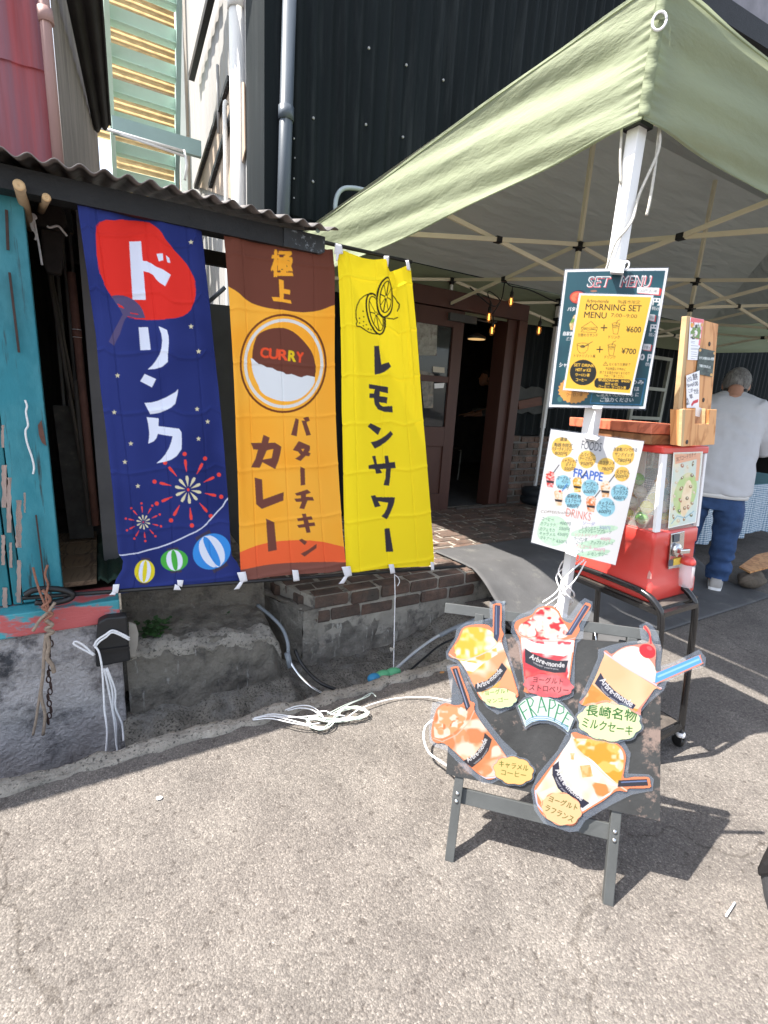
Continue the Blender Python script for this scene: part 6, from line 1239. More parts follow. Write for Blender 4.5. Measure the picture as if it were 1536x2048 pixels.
def note(name,px,Y,cvs,label):
    Pq=[tilt(p) for p in wpx(*px,Y=Y)]; n=np.cross(Pq[1]-Pq[0],Pq[3]-Pq[0]); n/=np.linalg.norm(n); n=-n if n[1]>0 else n
    t=thing(name,label,'notice',tuple(Pq[3])); printed('sheet',cvs,*px,(Pq[0],n),t,M['print'],dens=2.2)
    return t
SW=(1300,620,6.825)
cv=Canvas(1370,630,1408,725,(236,236,240),6); cv.frame(*SW); cv.poly([(560,100),(740,130),(725,190),(550,165)],(226,110,116)); cv.poly([(700,130),(735,135),(690,490),(660,480)],(230,120,124)); cv.mottle([(555,165),(705,175),(690,400),(550,400)],[(230,226,230),(60,70,50),(200,60,70),(240,230,230),(110,140,70)],34,81,3); cv.ell((575,205),24,28,(226,160,60)); cv.ell((712,200),14,22,(220,170,90))
for y in(425,445,485,520,535,570,600,630,660): cv.line([(560,y),(560+RNG.uniform(30,110),y+8)],6,(130,132,140))
tn=lambda *a:[fr(*SW)(*p) for p in a]
note('notice',tn((548,98),(738,128),(650,685),(512,680)),WY-.002,cv,'tall red and white photo notice pinned at the top of the plywood stand')
cv=Canvas(1388,690,1436,758,(44,54,52),6); cv.frame(*SW); cv.mottle([(600,500),(900,500),(900,930),(600,930)],[(34,44,42),(70,82,76),(50,62,58)],34,83,2); cv.text('マチコの知らない世界',(668,672),(875,690),1,(226,232,230),.02,(4,-40)); cv.text('で紹介されました',(672,775),(825,800),1,(226,232,230),.02,(4,-38))
for p in((685,548),(882,590),(838,885)): cv.ell(p,17,20,(206,160,90))
note('notice',tn((672,515),(888,562),(850,915),(630,870)),WY-.0035,cv,'dark patterned notice with white lettering pinned below the red one')
cv=Canvas(1370,738,1402,820,(234,234,238),6); cv.frame(*SW)
for s,p0,p1,h in(('餅',(590,960),(655,950),90),('100',(600,1040),(660,1030),60),('で5分',(600,1150),(665,1140),70),('Shop',(520,1070),(600,1040),60),('こが',(530,1130),(590,1115),50),('草',(545,1215),(590,1205),60),('しより',(505,1300),(540,1290),100),('入り口',(515,990),(580,960),60)): cv.text(s,p0,p1,h,(34,30,52),.02)
cv.poly([(560,1290),(590,1240),(660,1215),(655,1260),(600,1280),(570,1320)],(196,44,60))
note('notice',tn((495,895),(678,825),(668,1335),(500,1335)),WY-.005,cv,'white handwritten notice pinned above the pocket of the plywood stand')
b=TM(); b.prism(wpx((1392,812),(1404,817),(1399,834),(1391,832),Y=WY-.02),(0,.001,0)); b.build('card',M['paper'],label='small white card sticking out of the plywood pocket',cat='card')
# ---------------------------------------------------------------- the man at the stall (seen from behind) and the table he works at
def lerp_rings(cs,n=16):   # cs: list of (centre, right half-width vec, forward half-depth vec)
    out=[]
    for c,a,d in cs:
        c,a,d=[np.asarray(q,float) for q in(c,a,d)]
        ring=[]
        for t in np.linspace(0,2*np.pi,n,endpoint=False):
            ct,st=math.cos(t),math.sin(t); e=.80; ring.append(c+a*(abs(ct)**e)*np.sign(ct)+d*(abs(st)**e)*np.sign(st))
        out.append(ring)
    return out
def remesh(mb,name,m,parent,vox=.012,sm=4):
    o=mb.build(name,m,None); r=o.modifiers.new('r','REMESH'); r.mode='VOXEL'; r.voxel_size=vox; r.use_smooth_shade=True
    s=o.modifiers.new('s','SMOOTH'); s.iterations=sm; s.factor=.5
    bpy.context.view_layer.update(); dg=bpy.context.evaluated_depsgraph_get(); me=bpy.data.meshes.new_from_object(o.evaluated_get(dg)); o.modifiers.clear(); o.data=me
    if not me.materials: me.materials.append(m)
    me.polygons.foreach_set('use_smooth',[True]*len(me.polygons))
    if parent is not None: o.parent=parent; o.location=Vector(o.location)-WL[parent.name]
    return o
def man(pos,fwd,label,mats,lean=.10,armz=.98):
    pos=np.array(pos,float); f=np.array([*fwd,0.]); f/=np.linalg.norm(f); r=np.array([f[1],-f[0],0]); u=np.array([0,0,1.])
    Wp=lambda x,y,z:pos+r*x+f*y+u*z
    t=thing('person',label,'person',tuple(pos))
    def limb(b,pts,n=12): # (x,y,z,rad_a,rad_b)
        P=[Wp(*p[:3]) for p in pts]; rings=[]
        for i,p in enumerate(P):
            d=P[min(i+1,len(P)-1)]-P[max(i-1,0)]; d/=np.linalg.norm(d); a=r-d*(r@d); a/=np.linalg.norm(a)+1e-9; c=np.cross(d,a); rings.append([p+a*pts[i][3]*math.cos(q)+c*pts[i][4]*math.sin(q) for q in np.linspace(0,2*np.pi,n,endpoint=False)])
        b.loft(rings)
    # body: one continuous surface (head, neck, torso, arms, hands, legs)
    b=MB(); hx,hy,hz=.012,.185+lean,1.505
    for dz,dy,a,d in((-.01,0,.076,.095),): pass
    b.ell(Wp(hx,hy,hz),(.5,.5,.5),4,3) if False else None
    rot=np.stack([r,f,u],1)
    b.ell(Wp(hx,hy,hz),(.077,.098,.105),20,14,rot); b.ell(Wp(hx,hy+.055,hz-.06),(.056,.055,.06),14,10,rot)
    b.ell(Wp(hx,hy+.105,hz-.02),(.014,.022,.02),8,6,rot)
    for s in(-1,1): b.ell(Wp(hx+s*.082,hy-.005,hz-.018),(.010,.022,.034),10,8,rot)
    limb(b,[(0,.05+lean*.6,1.36,.062,.064),(0.005,.10+lean*.8,1.44,.058,.062),(hx,hy-.01,hz-.04,.056,.06)])
    limb(b,[(0,.0,.80,.15,.10),(0,.02,1.0,.145,.10),(0,.05+lean*.4,1.22,.155,.09),(0,.06+lean*.6,1.34,.11,.07),(0,.06+lean*.6,1.42,.05,.05)],18)
    for s in(-1,1):
        limb(b,[(s*.16,.06+lean*.6,1.33,.045,.045),(s*.23,.09+lean*.5,1.22,.045,.045),(s*.245,.13+lean*.5,1.07,.038,.038),(s*.22,.27+lean,armz+.02,.033,.03),(s*.17,.37+lean,armz,.026,.022)])
        hc=np.array([s*.15,.42+lean,armz-.005]); limb(b,[(s*.17,.36+lean,armz,.024,.02),(hc[0],hc[1]-.01,hc[2],.038,.016),(hc[0]-s*.01,hc[1]+.035,hc[2]-.006,.036,.013)])
        for k,(dx,ln) in enumerate(((-.028,.062),(-.010,.072),(.010,.068),(.027,.052))): limb(b,[(hc[0]+dx,hc[1]+.03,hc[2]-.004,.0088,.0085),(hc[0]+dx*1.1-s*.004,hc[1]+.03+ln*.6,hc[2]-.010,.008,.0075),(hc[0]+dx*1.1-s*.008,hc[1]+.03+ln,hc[2]-.030,.0068,.0065)],8)
        limb(b,[(hc[0]-s*.03,hc[1]-.015,hc[2],.011,.010),(hc[0]-s*.052,hc[1]+.02,hc[2]-.006,.009,.009),(hc[0]-s*.056,hc[1]+.05,hc[2]-.018,.0075,.0075)],8)
        limb(b,[(s*.09,.0,.82,.085,.09),(s*.11,.01,.48,.058,.062),(s*.115,.0,.10,.04,.042),(s*.115,.02,.05,.04,.05)])
    remesh(b,'body',mats['skin'],t,.009,5)
    # hair
    b=MB(); b.ell(Wp(hx,hy-.012,hz+.012),(.089,.105,.108),24,16,rot); h=remesh(b,'hair',mats['hair'],t,.008,2)
    V=np.array([v.co[:] for v in h.data.vertices]); Wv=V+np.array(h.location[:])+np.array(t.location[:])-Wp(hx,hy,hz); Lx,Ly,Lz=Wv@r,Wv@f,Wv[:,2]
    low=np.where(Ly<.02,-.055-.02*np.clip(-Ly*10,0,1),.035+Ly*.4); ins=Lz<low; sc=np.where(ins,.80,1.0+.02*np.array([fb(*v,9) for v in V])); V2=(Wv*sc[:,None])+Wp(hx,hy,hz)-np.array(h.location[:])-np.array(t.location[:])
    h.data.vertices.foreach_set('co',V2.astype(np.float32).ravel()); h.data.update()
    HB=MB()
    for k in range(420):
        a=RNG.uniform(0,2*math.pi); e=RNG.uniform(-.25,1.45); d=np.array([math.cos(a)*math.cos(e),math.sin(a)*math.cos(e),math.sin(e)])
        if d[1]>.25 and d[2]<.35: continue
        p=Wp(hx,hy-.012,hz+.012)+rot@(d*np.array([.089,.105,.108])); q=p+rot@(np.array([d[0]*.01+RNG.normal(0,.004),-.006+d[1]*.008,-.020+RNG.normal(0,.004)])); n_=rot@d
        w_=np.cross(q-p,n_); w_/=np.linalg.norm(w_)+1e-9; HB.add([p+n_*.002-w_*.0014,p+n_*.002+w_*.0014,q+n_*.003+w_*.0008,q+n_*.003-w_*.0008],[(0,1,2,3)])
    HB.build('hair_strand',mats['hair'],h if False else t,kind='stuff')
    # sweatshirt
    b=MB(); n=22
    def fold(ring,k,amp): return [p+amp*fb(p[0]*1.2,p[1]*1.2,p[2]*2.2,4)*(p-np.mean(ring,0))/np.linalg.norm(p-np.mean(ring,0)) for p in ring]
    cs=[(.715,.005,.226,.158),(.735,.005,.230,.162),(.80,.005,.230,.160),(.90,.01,.222,.158),(1.05,.03,.220,.158),(1.18,.05,.224,.150),(1.28,.065,.228,.145),(1.35,.08,.220,.135),(1.405,.10,.170,.115),(1.43,.125,.098,.085),(1.45,.14,.076,.074)]
    R_=lerp_rings([(Wp(.004,y+lean*(z-.75)*1.1,z),r*a*.93,f*d*.92) for z,y,a,d in cs],26); b.loft(R_)
    for s in(-1,1): limb(b,[(s*.12,.06+lean*.6,1.345,.092,.095),(s*.200,.085+lean*.55,1.25,.080,.085),(s*.245,.115+lean*.5,1.12,.066,.068),(s*.262,.16+lean*.5,1.04,.062,.060),(s*.262,.23+lean*.8,1.03,.056,.054),(s*.235,.28+lean,1.012,.05,.048)],14)
    sw=remesh(b,'sweatshirt',mats['top'],t,.011,6)
    V=np.array([v.co[:] for v in sw.data.vertices]); N_=np.array([v.normal[:] for v in sw.data.vertices]); D_=np.array([.007*fb(v[0]*1.5,v[1]*1.5,v[2]*.8,4.5)+.004*math.sin(v[2]*30+v[0]*25+4*fb(v[0],v[1],v[2],4)) for v in V]); sw.data.vertices.foreach_set('co',(V+N_*D_[:,None]).astype(np.float32).ravel()); sw.data.update()
    b=MB(); b.loft(lerp_rings([(Wp(.004,.005,.692),r*.200,f*.138),(Wp(.004,.005,.745),r*.206,f*.138)],26),False); b.build('shirt_hem',mats['hem'],t,solid=.004)
    b=MB(); b.loft(lerp_rings([(Wp(.004,.135+lean*.75,1.446),r*.078,f*.076),(Wp(.006,.14+lean*.78,1.463),r*.071,f*.070)],20),False); b.build('collar',mats['collar'],t,solid=.006)
    # trousers
    b=MB(); R_=lerp_rings([(Wp(.0,.0,.60),r*.178,f*.118),(Wp(.0,.0,.68),r*.184,f*.122),(Wp(0,.0,.74),r*.182,f*.118),(Wp(0,0,.80),r*.17,f*.11)],22); b.loft(R_)
    for s,kx in((-1,-.125),(1,.125)): limb(b,[(s*.098,0,.68,.098,.112),(s*.112,.005,.56,.098,.108),(s*.122,.015,.40,.086,.092),(kx+s*.004,.012,.24,.078,.084),(kx,.0,.12,.074,.082),(kx,.005,.062,.070,.085)],16)
    j=remesh(b,'jeans',mats['leg'],t,.010,4); V=np.array([v.co[:] for v in j.data.vertices]); N_=np.array([v.normal[:] for v in j.data.vertices])
    D_=np.array([.012*math.sin(v[2]*42+4*fb(v[0],v[1],v[2],5))*max(0,1-abs(v[2]-.10)/.22)+.010*fb(v[0],v[1],v[2]*2,6) for v in V]); j.data.vertices.foreach_set('co',(V+N_*D_[:,None]).astype(np.float32).ravel()); j.data.update()
    for s in(-1,1):
        c=lambda x,y,z:Wp(s*.128+x+s*y*.10,y,z); b=MB(); rings=[]
        for y,w,z1 in((-.095,.020,.040),(-.085,.036,.075),(-.05,.042,.085),(0,.042,.085),(.06,.046,.065),(.12,.047,.052),(.16,.038,.042),(.178,.018,.03)):
            rings.append([c(w*q,y,z) for q,z in((-1,.012),(-1.02,z1*.55),(-.75,z1),(0,z1*1.05),(.75,z1),(1.02,z1*.55),(1,.012))])
        b.loft(rings); sh=b.build('shoe',mats['shoe'],t)
        b=MB(); pr=[(-.098,.022),(-.085,.040),(0,.046),(.10,.050),(.155,.042),(.182,.018)]; b.prism([c(-w,y,.001) for y,w in pr]+[c(w,y,.001) for y,w in pr[::-1]],(0,0,.020)); b.build('sole',mats['sole'],sh)
    return t
mn=man((4.10,1.93,.012),(.86,.51),'grey-haired man in grey sweatshirt and blue jeans seen from behind at the stall table',dict(skin=M['skin'],hair=M['hair'],top=M['sweat'],hem=M['paper'],collar=M['black'],leg=M['jeans'],shoe=M['shoe'],sole=M['paper']),.12)
mn.scale=(1.05,)*3
# a second person deep in the doorway, mostly behind the jamb, and the furniture there
pd=ay(1003,930,5.35)
m2=man((pd[0]+.10,5.35,.16),(-.8,.35),'person in dark grey clothes bending over inside the dim doorway',dict(skin=M['skin'],hair=M['black'],top=mat('charcoal_top',(.12,.12,.115),rough=.9,var=.1),hem=mat('grey_apron',(.20,.20,.19),rough=.9,var=.1),collar=M['black'],leg=mat('grey_trousers',(.16,.16,.155),rough=.9,var=.1),shoe=M['paper'],sole=M['paper']),.25)
tb=thing('cafe_table','small wooden table covered with bundles inside the dim doorway','table',(4.0,6.3,.15))
for x in(3.62,4.42): b=MB(); b.box(x,x+.03,6.1,6.13,.15,.86); b.build('leg',M['darkwood'],tb)
b=MB(); b.box(3.55,4.5,6.05,6.6,.86,.89); b.build('tabletop',M['oldwood'],tb)
b=MB(); b.sheet(lambda u,v:tuple(np.array([4.05,6.3,1.0])+np.array([.24*math.cos(u*6.283)*math.cos((v-.5)*3.14),.15*math.sin(u*6.283)*math.cos((v-.5)*3.14),.12*math.sin((v-.5)*3.14)])*(1+.25*fb(math.cos(u*6.283),math.sin(u*6.283),v*2,2))),26,14); b.build('plastic_bundle',mat('pale_plastic_bag',(.22,.23,.22),rough=.3,var=.5,vs=8),label='pale crumpled plastic bundle on the table inside the doorway',cat='bundle')
b=MB(); b.box(3.28,3.62,6.9,7.2,.15,1.7); b.build('cabinet',M['oldwood'],label='narrow wooden cabinet at the back of the dim doorway',cat='cabinet')
# table with gingham cloth
def ging():
    m=mat('gingham_cloth',(.6,.62,.64),rough=.85,var=.04,attr='Col',trans=.1); return m
M['ging']=ging()
TB=thing('stall_table','stall table behind the man, under a blue striped cloth','table',(5.2,2.9,0))
tx0,tx1,ty0,ty1,tz=4.62,6.8,2.28,3.3,.70
b=MB(); b.box(tx0,tx1,ty0,ty1,tz-.03,tz); b.build('tabletop',M['ply'],TB)
for x in(tx0+.06,tx1-.06):
    for y in(ty0+.06,ty1-.06): b=MB(); b.box(x-.02,x+.02,y-.02,y+.02,.0 if y<2.3 else .0,tz-.03); b.build('leg',M['whitepipe'],TB)
def drape(name,seg,zt,zb,amp,label,stripe,seed):
    P=[np.array(p,float) for p in seg]; L=np.concatenate([[0],np.cumsum([np.linalg.norm(P[i+1]-P[i]) for i in range(len(P)-1)])]); nu=int(L[-1]/.006); nv=110
    u=np.linspace(0,L[-1],nu+1); base=np.stack([np.interp(u,L,[p[k] for p in P]) for k in(0,1)],-1); tng=np.gradient(base,axis=0); tng/=np.linalg.norm(tng,axis=1)[:,None]; nr=np.stack([tng[:,1],-tng[:,0]],-1)
    v=np.linspace(0,1,nv+1); d=amp*(np.sin(u*21+seed)+.6*np.sin(u*37+2*seed))[None]*v[:,None]**.8+.03*v[:,None]; X=np.zeros((nv+1,nu+1,3)); X[...,:2]=base[None]+nr[None]*d[...,None]; X[...,2]=zt+(zb-zt)*v[:,None]+.02*np.sin(u*9+seed)[None]*v[:,None]
    hgt=np.abs(zt-zb)*v; s=((hgt[:,None]+.15*d+0*u[None])/.020)%1; t2=((u[None]+0*v[:,None])/.022)%1
    w=np.where(s<.5,.0,1.)*.6+np.where(t2<.5,0,1.)*.4; C=lin((70,116,150))*(1-w[...,None])+lin((222,230,236))*w[...,None]
    return colour_mesh(name,X.reshape(-1,3),gridf(nu,nv),C.reshape(-1,3),M['ging'],TB if label is None else None,label=label,cat='tablecloth')
drape('tablecloth',[(tx0-.01,ty1),(tx0-.01,ty0-.01),(tx1,ty0-.01)],tz+.004,.20,.022,'blue and white checked cloth hanging round the stall table behind the man',1,1.)
b=MB(); b.box(tx0-.012,tx1,ty0-.012,ty1,tz+.001,tz+.006); b.build('table_cover',mat('teal_table_cover',(.05,.17,.20),rough=.8,var=.2),label='dark teal cover laid over the top of the checked table',cat='cover')
b=MB(); q=[az(1465,1148,.13),az(1500,1152,.13),az(1560,1128,.13),az(1560,1105,.13),az(1505,1105,.13)]; b.prism([az(1478,1136,.135),az(1500,1147,.135),az(1580,1125,.135),az(1580,1096,.135),az(1512,1112,.135)],(0,0,.014)); b.build('plywood_sheet',M['ply'],label='thin plywood sheet lying on stones beside the man',cat='board')
b=MB(); c=az(1492,1172,.04); b.sheet(lambda u,v:(lambda th,ph:tuple(c+np.array([.15*math.cos(th)*math.cos(ph)+.12,.08*math.sin(th)*math.cos(ph)+.02,.03+.066*math.sin(ph)])*(1+.18*fb(math.cos(th),math.sin(th),ph,1.4))))(u*2*math.pi,(v-.5)*math.pi),30,14); b.build('stone',M['stone'],label='rough brown stone propping up the thin plywood sheet',cat='stone')
b=MB(); b.tube(cr([az(1487,1160,.02),az(1493,1166,.03),az(1500,1170,.012),az(1497,1163,.02),az(1480,1158,.015)],5),.003,6); b.build('shoe_lace_cord',M['rope'],label='thin white cord end beside the right shoe of the man',cat='cord')
b=MB(); zr=.97
rk=thing('window_rack','pale metal rack with empty compartments standing against the black wall','rack',(6.2,3.9,.2))
pA=[ay(p[0],p[1],3.9) for p in((1318,714),(1341,719),(1324,884),(1300,884))]
def rb(a,c): b=MB(); b.bar(a,c,.045,.04,up=(0,1,0)); b.build('rack_bar',M['mint2'] if False else mat('pale_rack',(.26,.27,.23),rough=.5),rk)
xR=pA[1][0]; 
for a,c in(((1341,716),(1320,880)),((1280,712),(1262,880))): 
    A0=ay(*a,3.9); b=MB(); b.bar((A0[0],3.9,.2),(A0[0],3.9,2.02),.05,.04,up=(0,1,0)); b.build('upright',mat('pale_rack',(.26,.27,.23),rough=.5) if 'pale_rack' not in bpy.data.materials else bpy.data.materials['pale_rack'],rk)
xa,xb=ay(1280,712,3.9)[0],ay(1341,716,3.9)[0]
for z in(2.0,1.62,1.25,.6): b=MB(); b.bar((xa,3.9,z),(xb,3.9,z),.045,.04); b.build('cross_rail',bpy.data.materials['pale_rack'],rk)
# ---------------------------------------------------------------- cords, pipes and litter round the kerb
t_=thing('cord_weight','black plastic counterweight bound with white cord on the plinth corner','weight',tuple(ay(225,1325,2.08)))
YW=2.12
q=[ay(*p,YW) for p in((196,1245),(212,1236),(254,1232),(258,1290),(262,1322),(192,1336),(190,1300))]
b=MB(); b.prism(q,(0,.05,0)); b.build('block',mat('dirty_black_plastic',(.016,.016,.017),rough=.45,var=.4,bump=.3,bs=30),t_,bevel=.008)
b=MB(); b.prism([ay(*p,YW-.002) for p in((190,1300),(258,1291),(260,1296),(190,1306))],(0,-.006,0)); b.build('lip',M['black'],t_)
b=MB(); b.prism([ay(*p,YW+.055) for p in((258,1245),(272,1250),(277,1268),(275,1290),(270,1312),(258,1312))],(0,.01,0)); b.build('torn_cardboard',mat('torn_card',(.34,.31,.27),rough=.9,var=.3),label='torn beige card scrap behind the black counterweight',cat='scrap')
for px in (((188,1292),(195,1280),(210,1270),(224,1261),(240,1266),(259,1276)),((190,1296),(198,1284),(212,1274),(224,1265),(240,1270),(259,1280)),((188,1311),(172,1302),(155,1293),(147,1287),(152,1283),(165,1289),(178,1300),(189,1310))): cord('binding',px,YW-.008,.0042,M['rope'],None,None,parent=t_)
for i,px in enumerate((((190,1292),(198,1305),(204,1335),(207,1380),(209,1420),(214,1460),(212,1500),(207,1522)),((208,1337),(214,1365),(222,1405),(228,1440),(232,1480),(236,1515)),((212,1337),(224,1380),(226,1420),(232,1450),(233,1490),(240,1515)),((214,1336),(230,1380),(231,1415),(243,1445),(246,1465),(247,1482)))): cord('loose_cord',px,[2.10,2.09,2.08,2.07,2.06,2.04,2.02,2.0][:len(px)],.004,M['rope'],None,None,parent=t_)
t_=thing('old_rope','weathered brown rope knotted to the lower rod, its tail hanging down the plinth','rope',tuple(ay(95,1200,2.1)))
for px,m,r in((((66,1135),(72,1160),(80,1185),(90,1210),(98,1235)),'orangerope',.0042),((( 95,1130),(90,1150),(96,1170),(92,1195),(100,1225)),'orangerope',.0042),(((85,1180),(100,1200),(85,1215),(105,1228),(90,1240),(104,1252)),'orangerope',.006),(((110,1205),(95,1225),(80,1240),(66,1262)),'oldrope',.006),(((92,1240),(104,1250),(92,1258),(106,1264),(94,1272),(98,1290),(94,1315),(104,1330),(108,1345)),'oldrope',.008),(((92,1268),(88,1310),(86,1350),(82,1390),(90,1430),(86,1470)),'oldrope',.006),(((86,1350),(78,1400),(72,1440),(66,1470)),'oldrope',.005)):
    cord('strand',px,2.105,r,M[m],None,None,parent=t_)
t_=thing('rusty_chain','dark rusty chain hanging beside the old rope on the whitewashed plinth','chain',tuple(ay(97,1500,2.1)))
for i in range(15):
    c=ay(99+3*math.sin(i*1.7),1275+i*12,2.115); b=MB(); a=np.array([0,0,1.]) ; w=np.array([1.,0,0]) if i%2 else np.array([.5,-.8,0]); b.tube([c+a*.014*math.cos(q)+w*.007*math.sin(q) for q in np.linspace(0,2*np.pi,13)],.0028,6); b.build('link',M['chain'],t_)
cord('bag_rim',((50,1190),(70,1180),(110,1178),(140,1185),(142,1196),(110,1205),(70,1205)),2.14,.012,M['black'],'crumpled black bag stuffed under the lower rod at the teal door','bag')
cord('hanging_rope',((789,1148),(790,1190),(789,1240),(788,1290),(787,1345)),[2.14,2.10,2.05,2.0,1.95],.0026,M['rope'],'thin white rope from the lower rod down to the green floats','rope')
cord('rope_end',((790,1150),(796,1155),(799,1163),(795,1172)),2.13,.0025,M['rope'],'short loose rope end at the lower rod under the yellow banner','rope')
b=MB(); c=ay(785,1299,2.0); [b.ell(c+RNG.uniform(-.008,.008,3),(.009,.006,.007),8,6) for _ in range(6)]; b.build('rope_knot',mat('dirty_rope',(.4,.37,.33),rough=.9,var=.3),label='frayed knot halfway down the thin hanging rope',cat='knot')
def zcord(px,z,r,m,name,label=None,cat=None,parent=None,yl=None,n=7):
    zs=z if hasattr(z,'__len__') else [z]*len(px); b=MB(); b.tube(cr([az(*p,zz) for p,zz in zip(px,zs)],6),r,n); return b.build(name,m,parent,label=label,cat=cat)
for i,(px,col,nm) in enumerate((((750,1352),'blue','blue float lying in the gutter left of the green ones'),((770,1346),'green',''),((790,1342),'green',''))): 
    if col=='blue':
        b=MB(); c=ay(748,1356,1.86); b.ell(c,(.036,.028,.022),14,10); b.build('float',mat('blue_float',(.03,.22,.42),rough=.6,var=.3,bump=.3),label=nm,cat='float',group='floats in the gutter')
for nm,px in(('larger green float at the end of the hanging rope',(786,1345)),('smaller green float between the blue and the larger green one',(766,1350))):
    b=MB(); c=ay(*px,1.865); b.ell(c,(.046 if 'larger' in nm else .032,.03,.022),14,10); b.build('float',mat('green_float',(.10,.38,.20),rough=.6,var=.3,bump=.3),label=nm,cat='float',group='floats in the gutter')
t_=thing('rope_tangle','tangle of white rope and monofilament lying on the kerb','rope tangle',tuple(az(620,1440,0)))
zk=.022
for px in (((505,1438),(540,1432),(580,1440),(615,1448),(640,1446)),((508,1436),(545,1428),(590,1434),(625,1440)),((506,1440),(540,1437),(585,1446),(618,1452)),((570,1420),(595,1412),(620,1412),(640,1425),(650,1440)),((575,1421),(600,1416),(625,1420),(645,1434)),((535,1428),(570,1434),(600,1434),(640,1430)),((630,1425),(650,1422),(665,1428),(690,1432))): zcord(px,[zk,zk+.012,zk+.02,zk+.012,zk+.006][:len(px)],.0025,M['rope'],'strand',None,None,t_)
M['line']=mat('pale_green_line',(.55,.62,.56),rough=.35,var=.15)
for k in range(9):
    o=RNG.uniform(-4,4,(9,2)); px=[np.array(p)+o[i] for i,p in enumerate(((615,1435),(620,1450),(640,1457),(660,1450),(675,1430),(690,1418),(715,1416),(735,1425),(725,1434)))]; px+= [np.array((700,1438))+o[2],np.array((660,1440))+o[3],np.array((620,1436))+o[4]]
    zcord(px,[.012+.014*abs(math.sin(i+k)) for i in range(len(px))],.0018,M['line'],'line',None,None,t_)
for px in(((655,1428),(690,1410),(720,1398),(742,1386),(752,1393)),((660,1430),(700,1408),(735,1393),(742,1386))): zcord(px,.024,.0022,M['line'],'line',None,None,t_)
zcord(((690,1438),(720,1418),(765,1402),(810,1395),(860,1395),(905,1403)),[.02,.02,.018,.012,.02,.05],.0028,M['rope'],'white_rope','single white rope running from the tangle to the A-frame stand','rope')
zcord(((865,1440),(850,1455),(848,1480),(858,1505),(880,1522),(900,1535)),[.12,.08,.06,.05,.05,.08],.0042,M['rope'],'rope_loop','white rope loop hanging at the left side of the blackboard','rope')
for (px,ys,r,m,lab) in ((((1010,1205),(960,1235),(905,1258),(878,1272)),(2.0,2.0,2.0,2.0),.013,M['greypipe'],'short straight grey conduit above the gutter'),(((990,1235),(930,1252),(880,1270),(835,1300),(800,1330),(765,1362),(740,1385)),(2.1,2.05,2.0,1.95,1.92,1.88,1.86),.008,mat('bright_grey_conduit',(.36,.38,.40),rough=.35),'bright grey conduit curving down into the gutter'),(((960,1262),(890,1285),(850,1315),(815,1345)),(2.08,2.03,1.97,1.92),.006,M['black'],'thin black cable below the bright grey conduit'),(((515,1210),(545,1235),(565,1258),(575,1285),(577,1310)),(2.4,2.3,2.24,2.18,2.16),.009,M['greypipe'],'dark grey hose coming down between ledge and terrace'),(((577,1310),(583,1328),(600,1352),(625,1375),(658,1394)),(2.16,2.13,2.08,2.0,1.9),.0085,M['chrome'],'corrugated silver conduit below the dark grey hose'),(((590,1300),(605,1330),(640,1365),(690,1385)),(2.18,2.12,2.0,1.92),.009,M['black'],'black hose lying in the gutter below the terrace corner')):
    b=MB(); b.tube(cr([ay(*p,y) for p,y in zip(px,ys)],8),r,10); b.build('conduit' if 'conduit' in lab else 'cable',m,label=lab,cat='conduit' if 'conduit' in lab else 'cable')
b=MB(); b.tube([ay(574,1305,2.16),ay(581,1335,2.13)],.015,12); b.build('pipe_coupling',M['greypipe'],label='grey coupling joining the dark hose and silver conduit',cat='coupling')
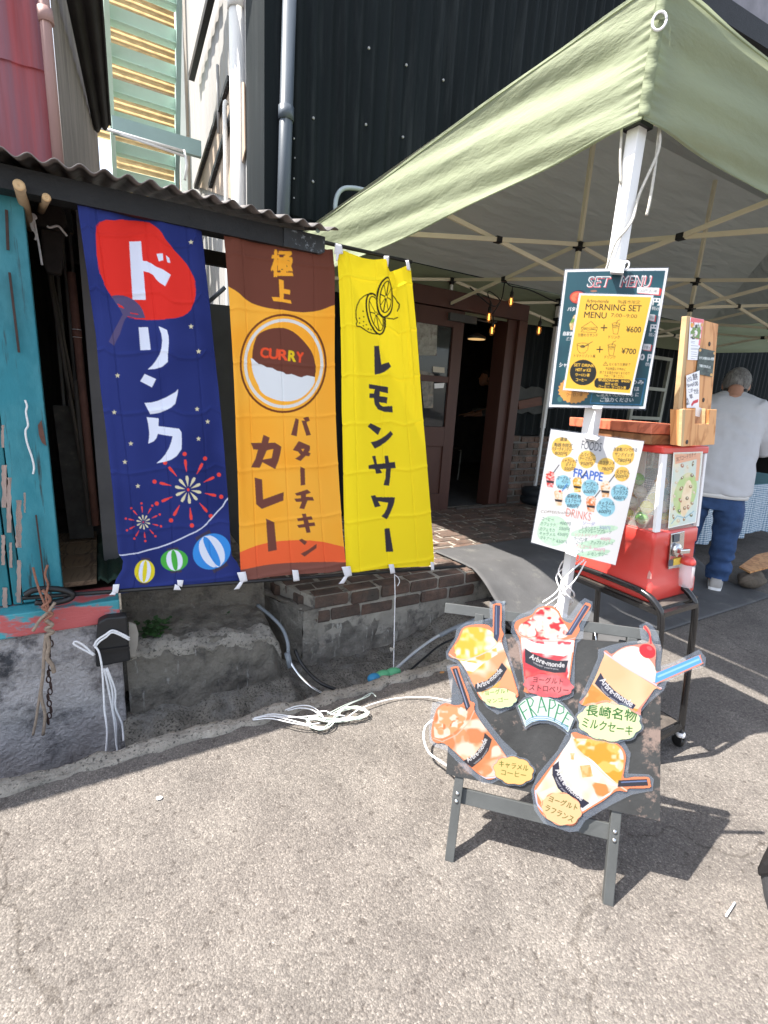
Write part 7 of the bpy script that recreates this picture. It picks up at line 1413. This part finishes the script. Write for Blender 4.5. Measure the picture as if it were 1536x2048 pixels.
# weeds
for lab,cen,n,sp in(('dark green weed clump on the ledge beside the black counterweight',(308,1268),150,(.085,.045)),('small sparse weed clump on the ledge behind the first one',(450,1246),80,(.10,.025))):
    c=ay(*cen,2.33 if n>100 else 2.5)+np.array([0,0,.012]); V=MB()
    for i in range(n):
        p=c+np.array([RNG.normal(0,sp[0]*.45),RNG.normal(0,sp[1]*.5),RNG.uniform(-.01,.055)]); a=RNG.uniform(0,6.28); s=RNG.uniform(.008,.016); d=np.array([math.cos(a),math.sin(a),RNG.uniform(-.3,.5)]); w=np.cross(d,[RNG.uniform(-.3,.3),RNG.uniform(-.6,.1),1]); w/=np.linalg.norm(w)
        V.add([p,p+d*s*.6+w*s*.7,p+d*s*1.5+w*s*.35,p+d*s*1.6-w*s*.35,p+d*s*.6-w*s*.7],[(0,1,2,3,4)])
    t=thing('weed',lab,'weed',tuple(c)); V.build('leaves',M['leafg'],t)
    for i in range(9):
        V=MB(); p=c+np.array([RNG.normal(0,sp[0]*.4),RNG.normal(0,sp[1]*.4),-.03]); V.tube([p,p+np.array([RNG.normal(0,.01),-.01,.05])],.0014,4); V.build('stem',M['leafg'],t)
# litter
def chip(px,z,s,m,name,label,cat):
    c=az(*px,z); b=MB(); k=RNG.uniform(.7,1.2,6); b.prism([c+np.array([s*k[i]*math.cos(i*1.05),s*.6*k[i]*math.sin(i*1.05),0]) for i in range(6)],(0,0,.002)); b.build(name,m,label=label,cat=cat)
chip((318,1597),.004,.012,M['paper'],'paper_scrap','small pale paper scrap on the sunlit road at the left','scrap')
chip((884,1345),.02,.014,mat('dry_leaf',(.42,.2,.06)),'dry_leaf','dry orange leaf on the kerb beside the mango cut-out','leaf')
A0=az(1470,1805,.006);A1=az(1452,1832,.006); b=MB(); b.tube([A0,A1],.0026,8); b.build('cigarette_butt',M['paper'],label='white cigarette end lying on the sunlit road at the right',cat='litter')
# dark bag at the right edge
G0=az(1560,1893,0.); nB=np.array([-G0[0],-G0[1],0.]); nB/=np.linalg.norm(nB)
bg=thing('shoulder_bag','dark grey bag with black flap standing on the road at the right edge','bag',tuple(G0))
q=[onp(*p,G0,nB) for p in((1517,1744),(1523,1728),(1548,1715),(1600,1712),(1640,1740),(1636,1893),(1556,1893),(1540,1850),(1525,1795))]
b=MB(); b.prism(q,-nB*.07); b.build('bag_body',mat('dark_grey_bag',(.035,.035,.038),rough=.75,var=.2,bump=.2,bs=200),bg,bevel=.012)
q=[onp(*p,G0+nB*.006,nB) for p in((1514,1757),(1513,1741),(1522,1724),(1548,1711),(1604,1708),(1644,1735),(1644,1762),(1560,1752))]
b=MB(); b.prism(q,-nB*.085); b.build('bag_flap',mat('black_bag_flap',(.010,.009,.010),rough=.6,var=.2),bg,bevel=.01)
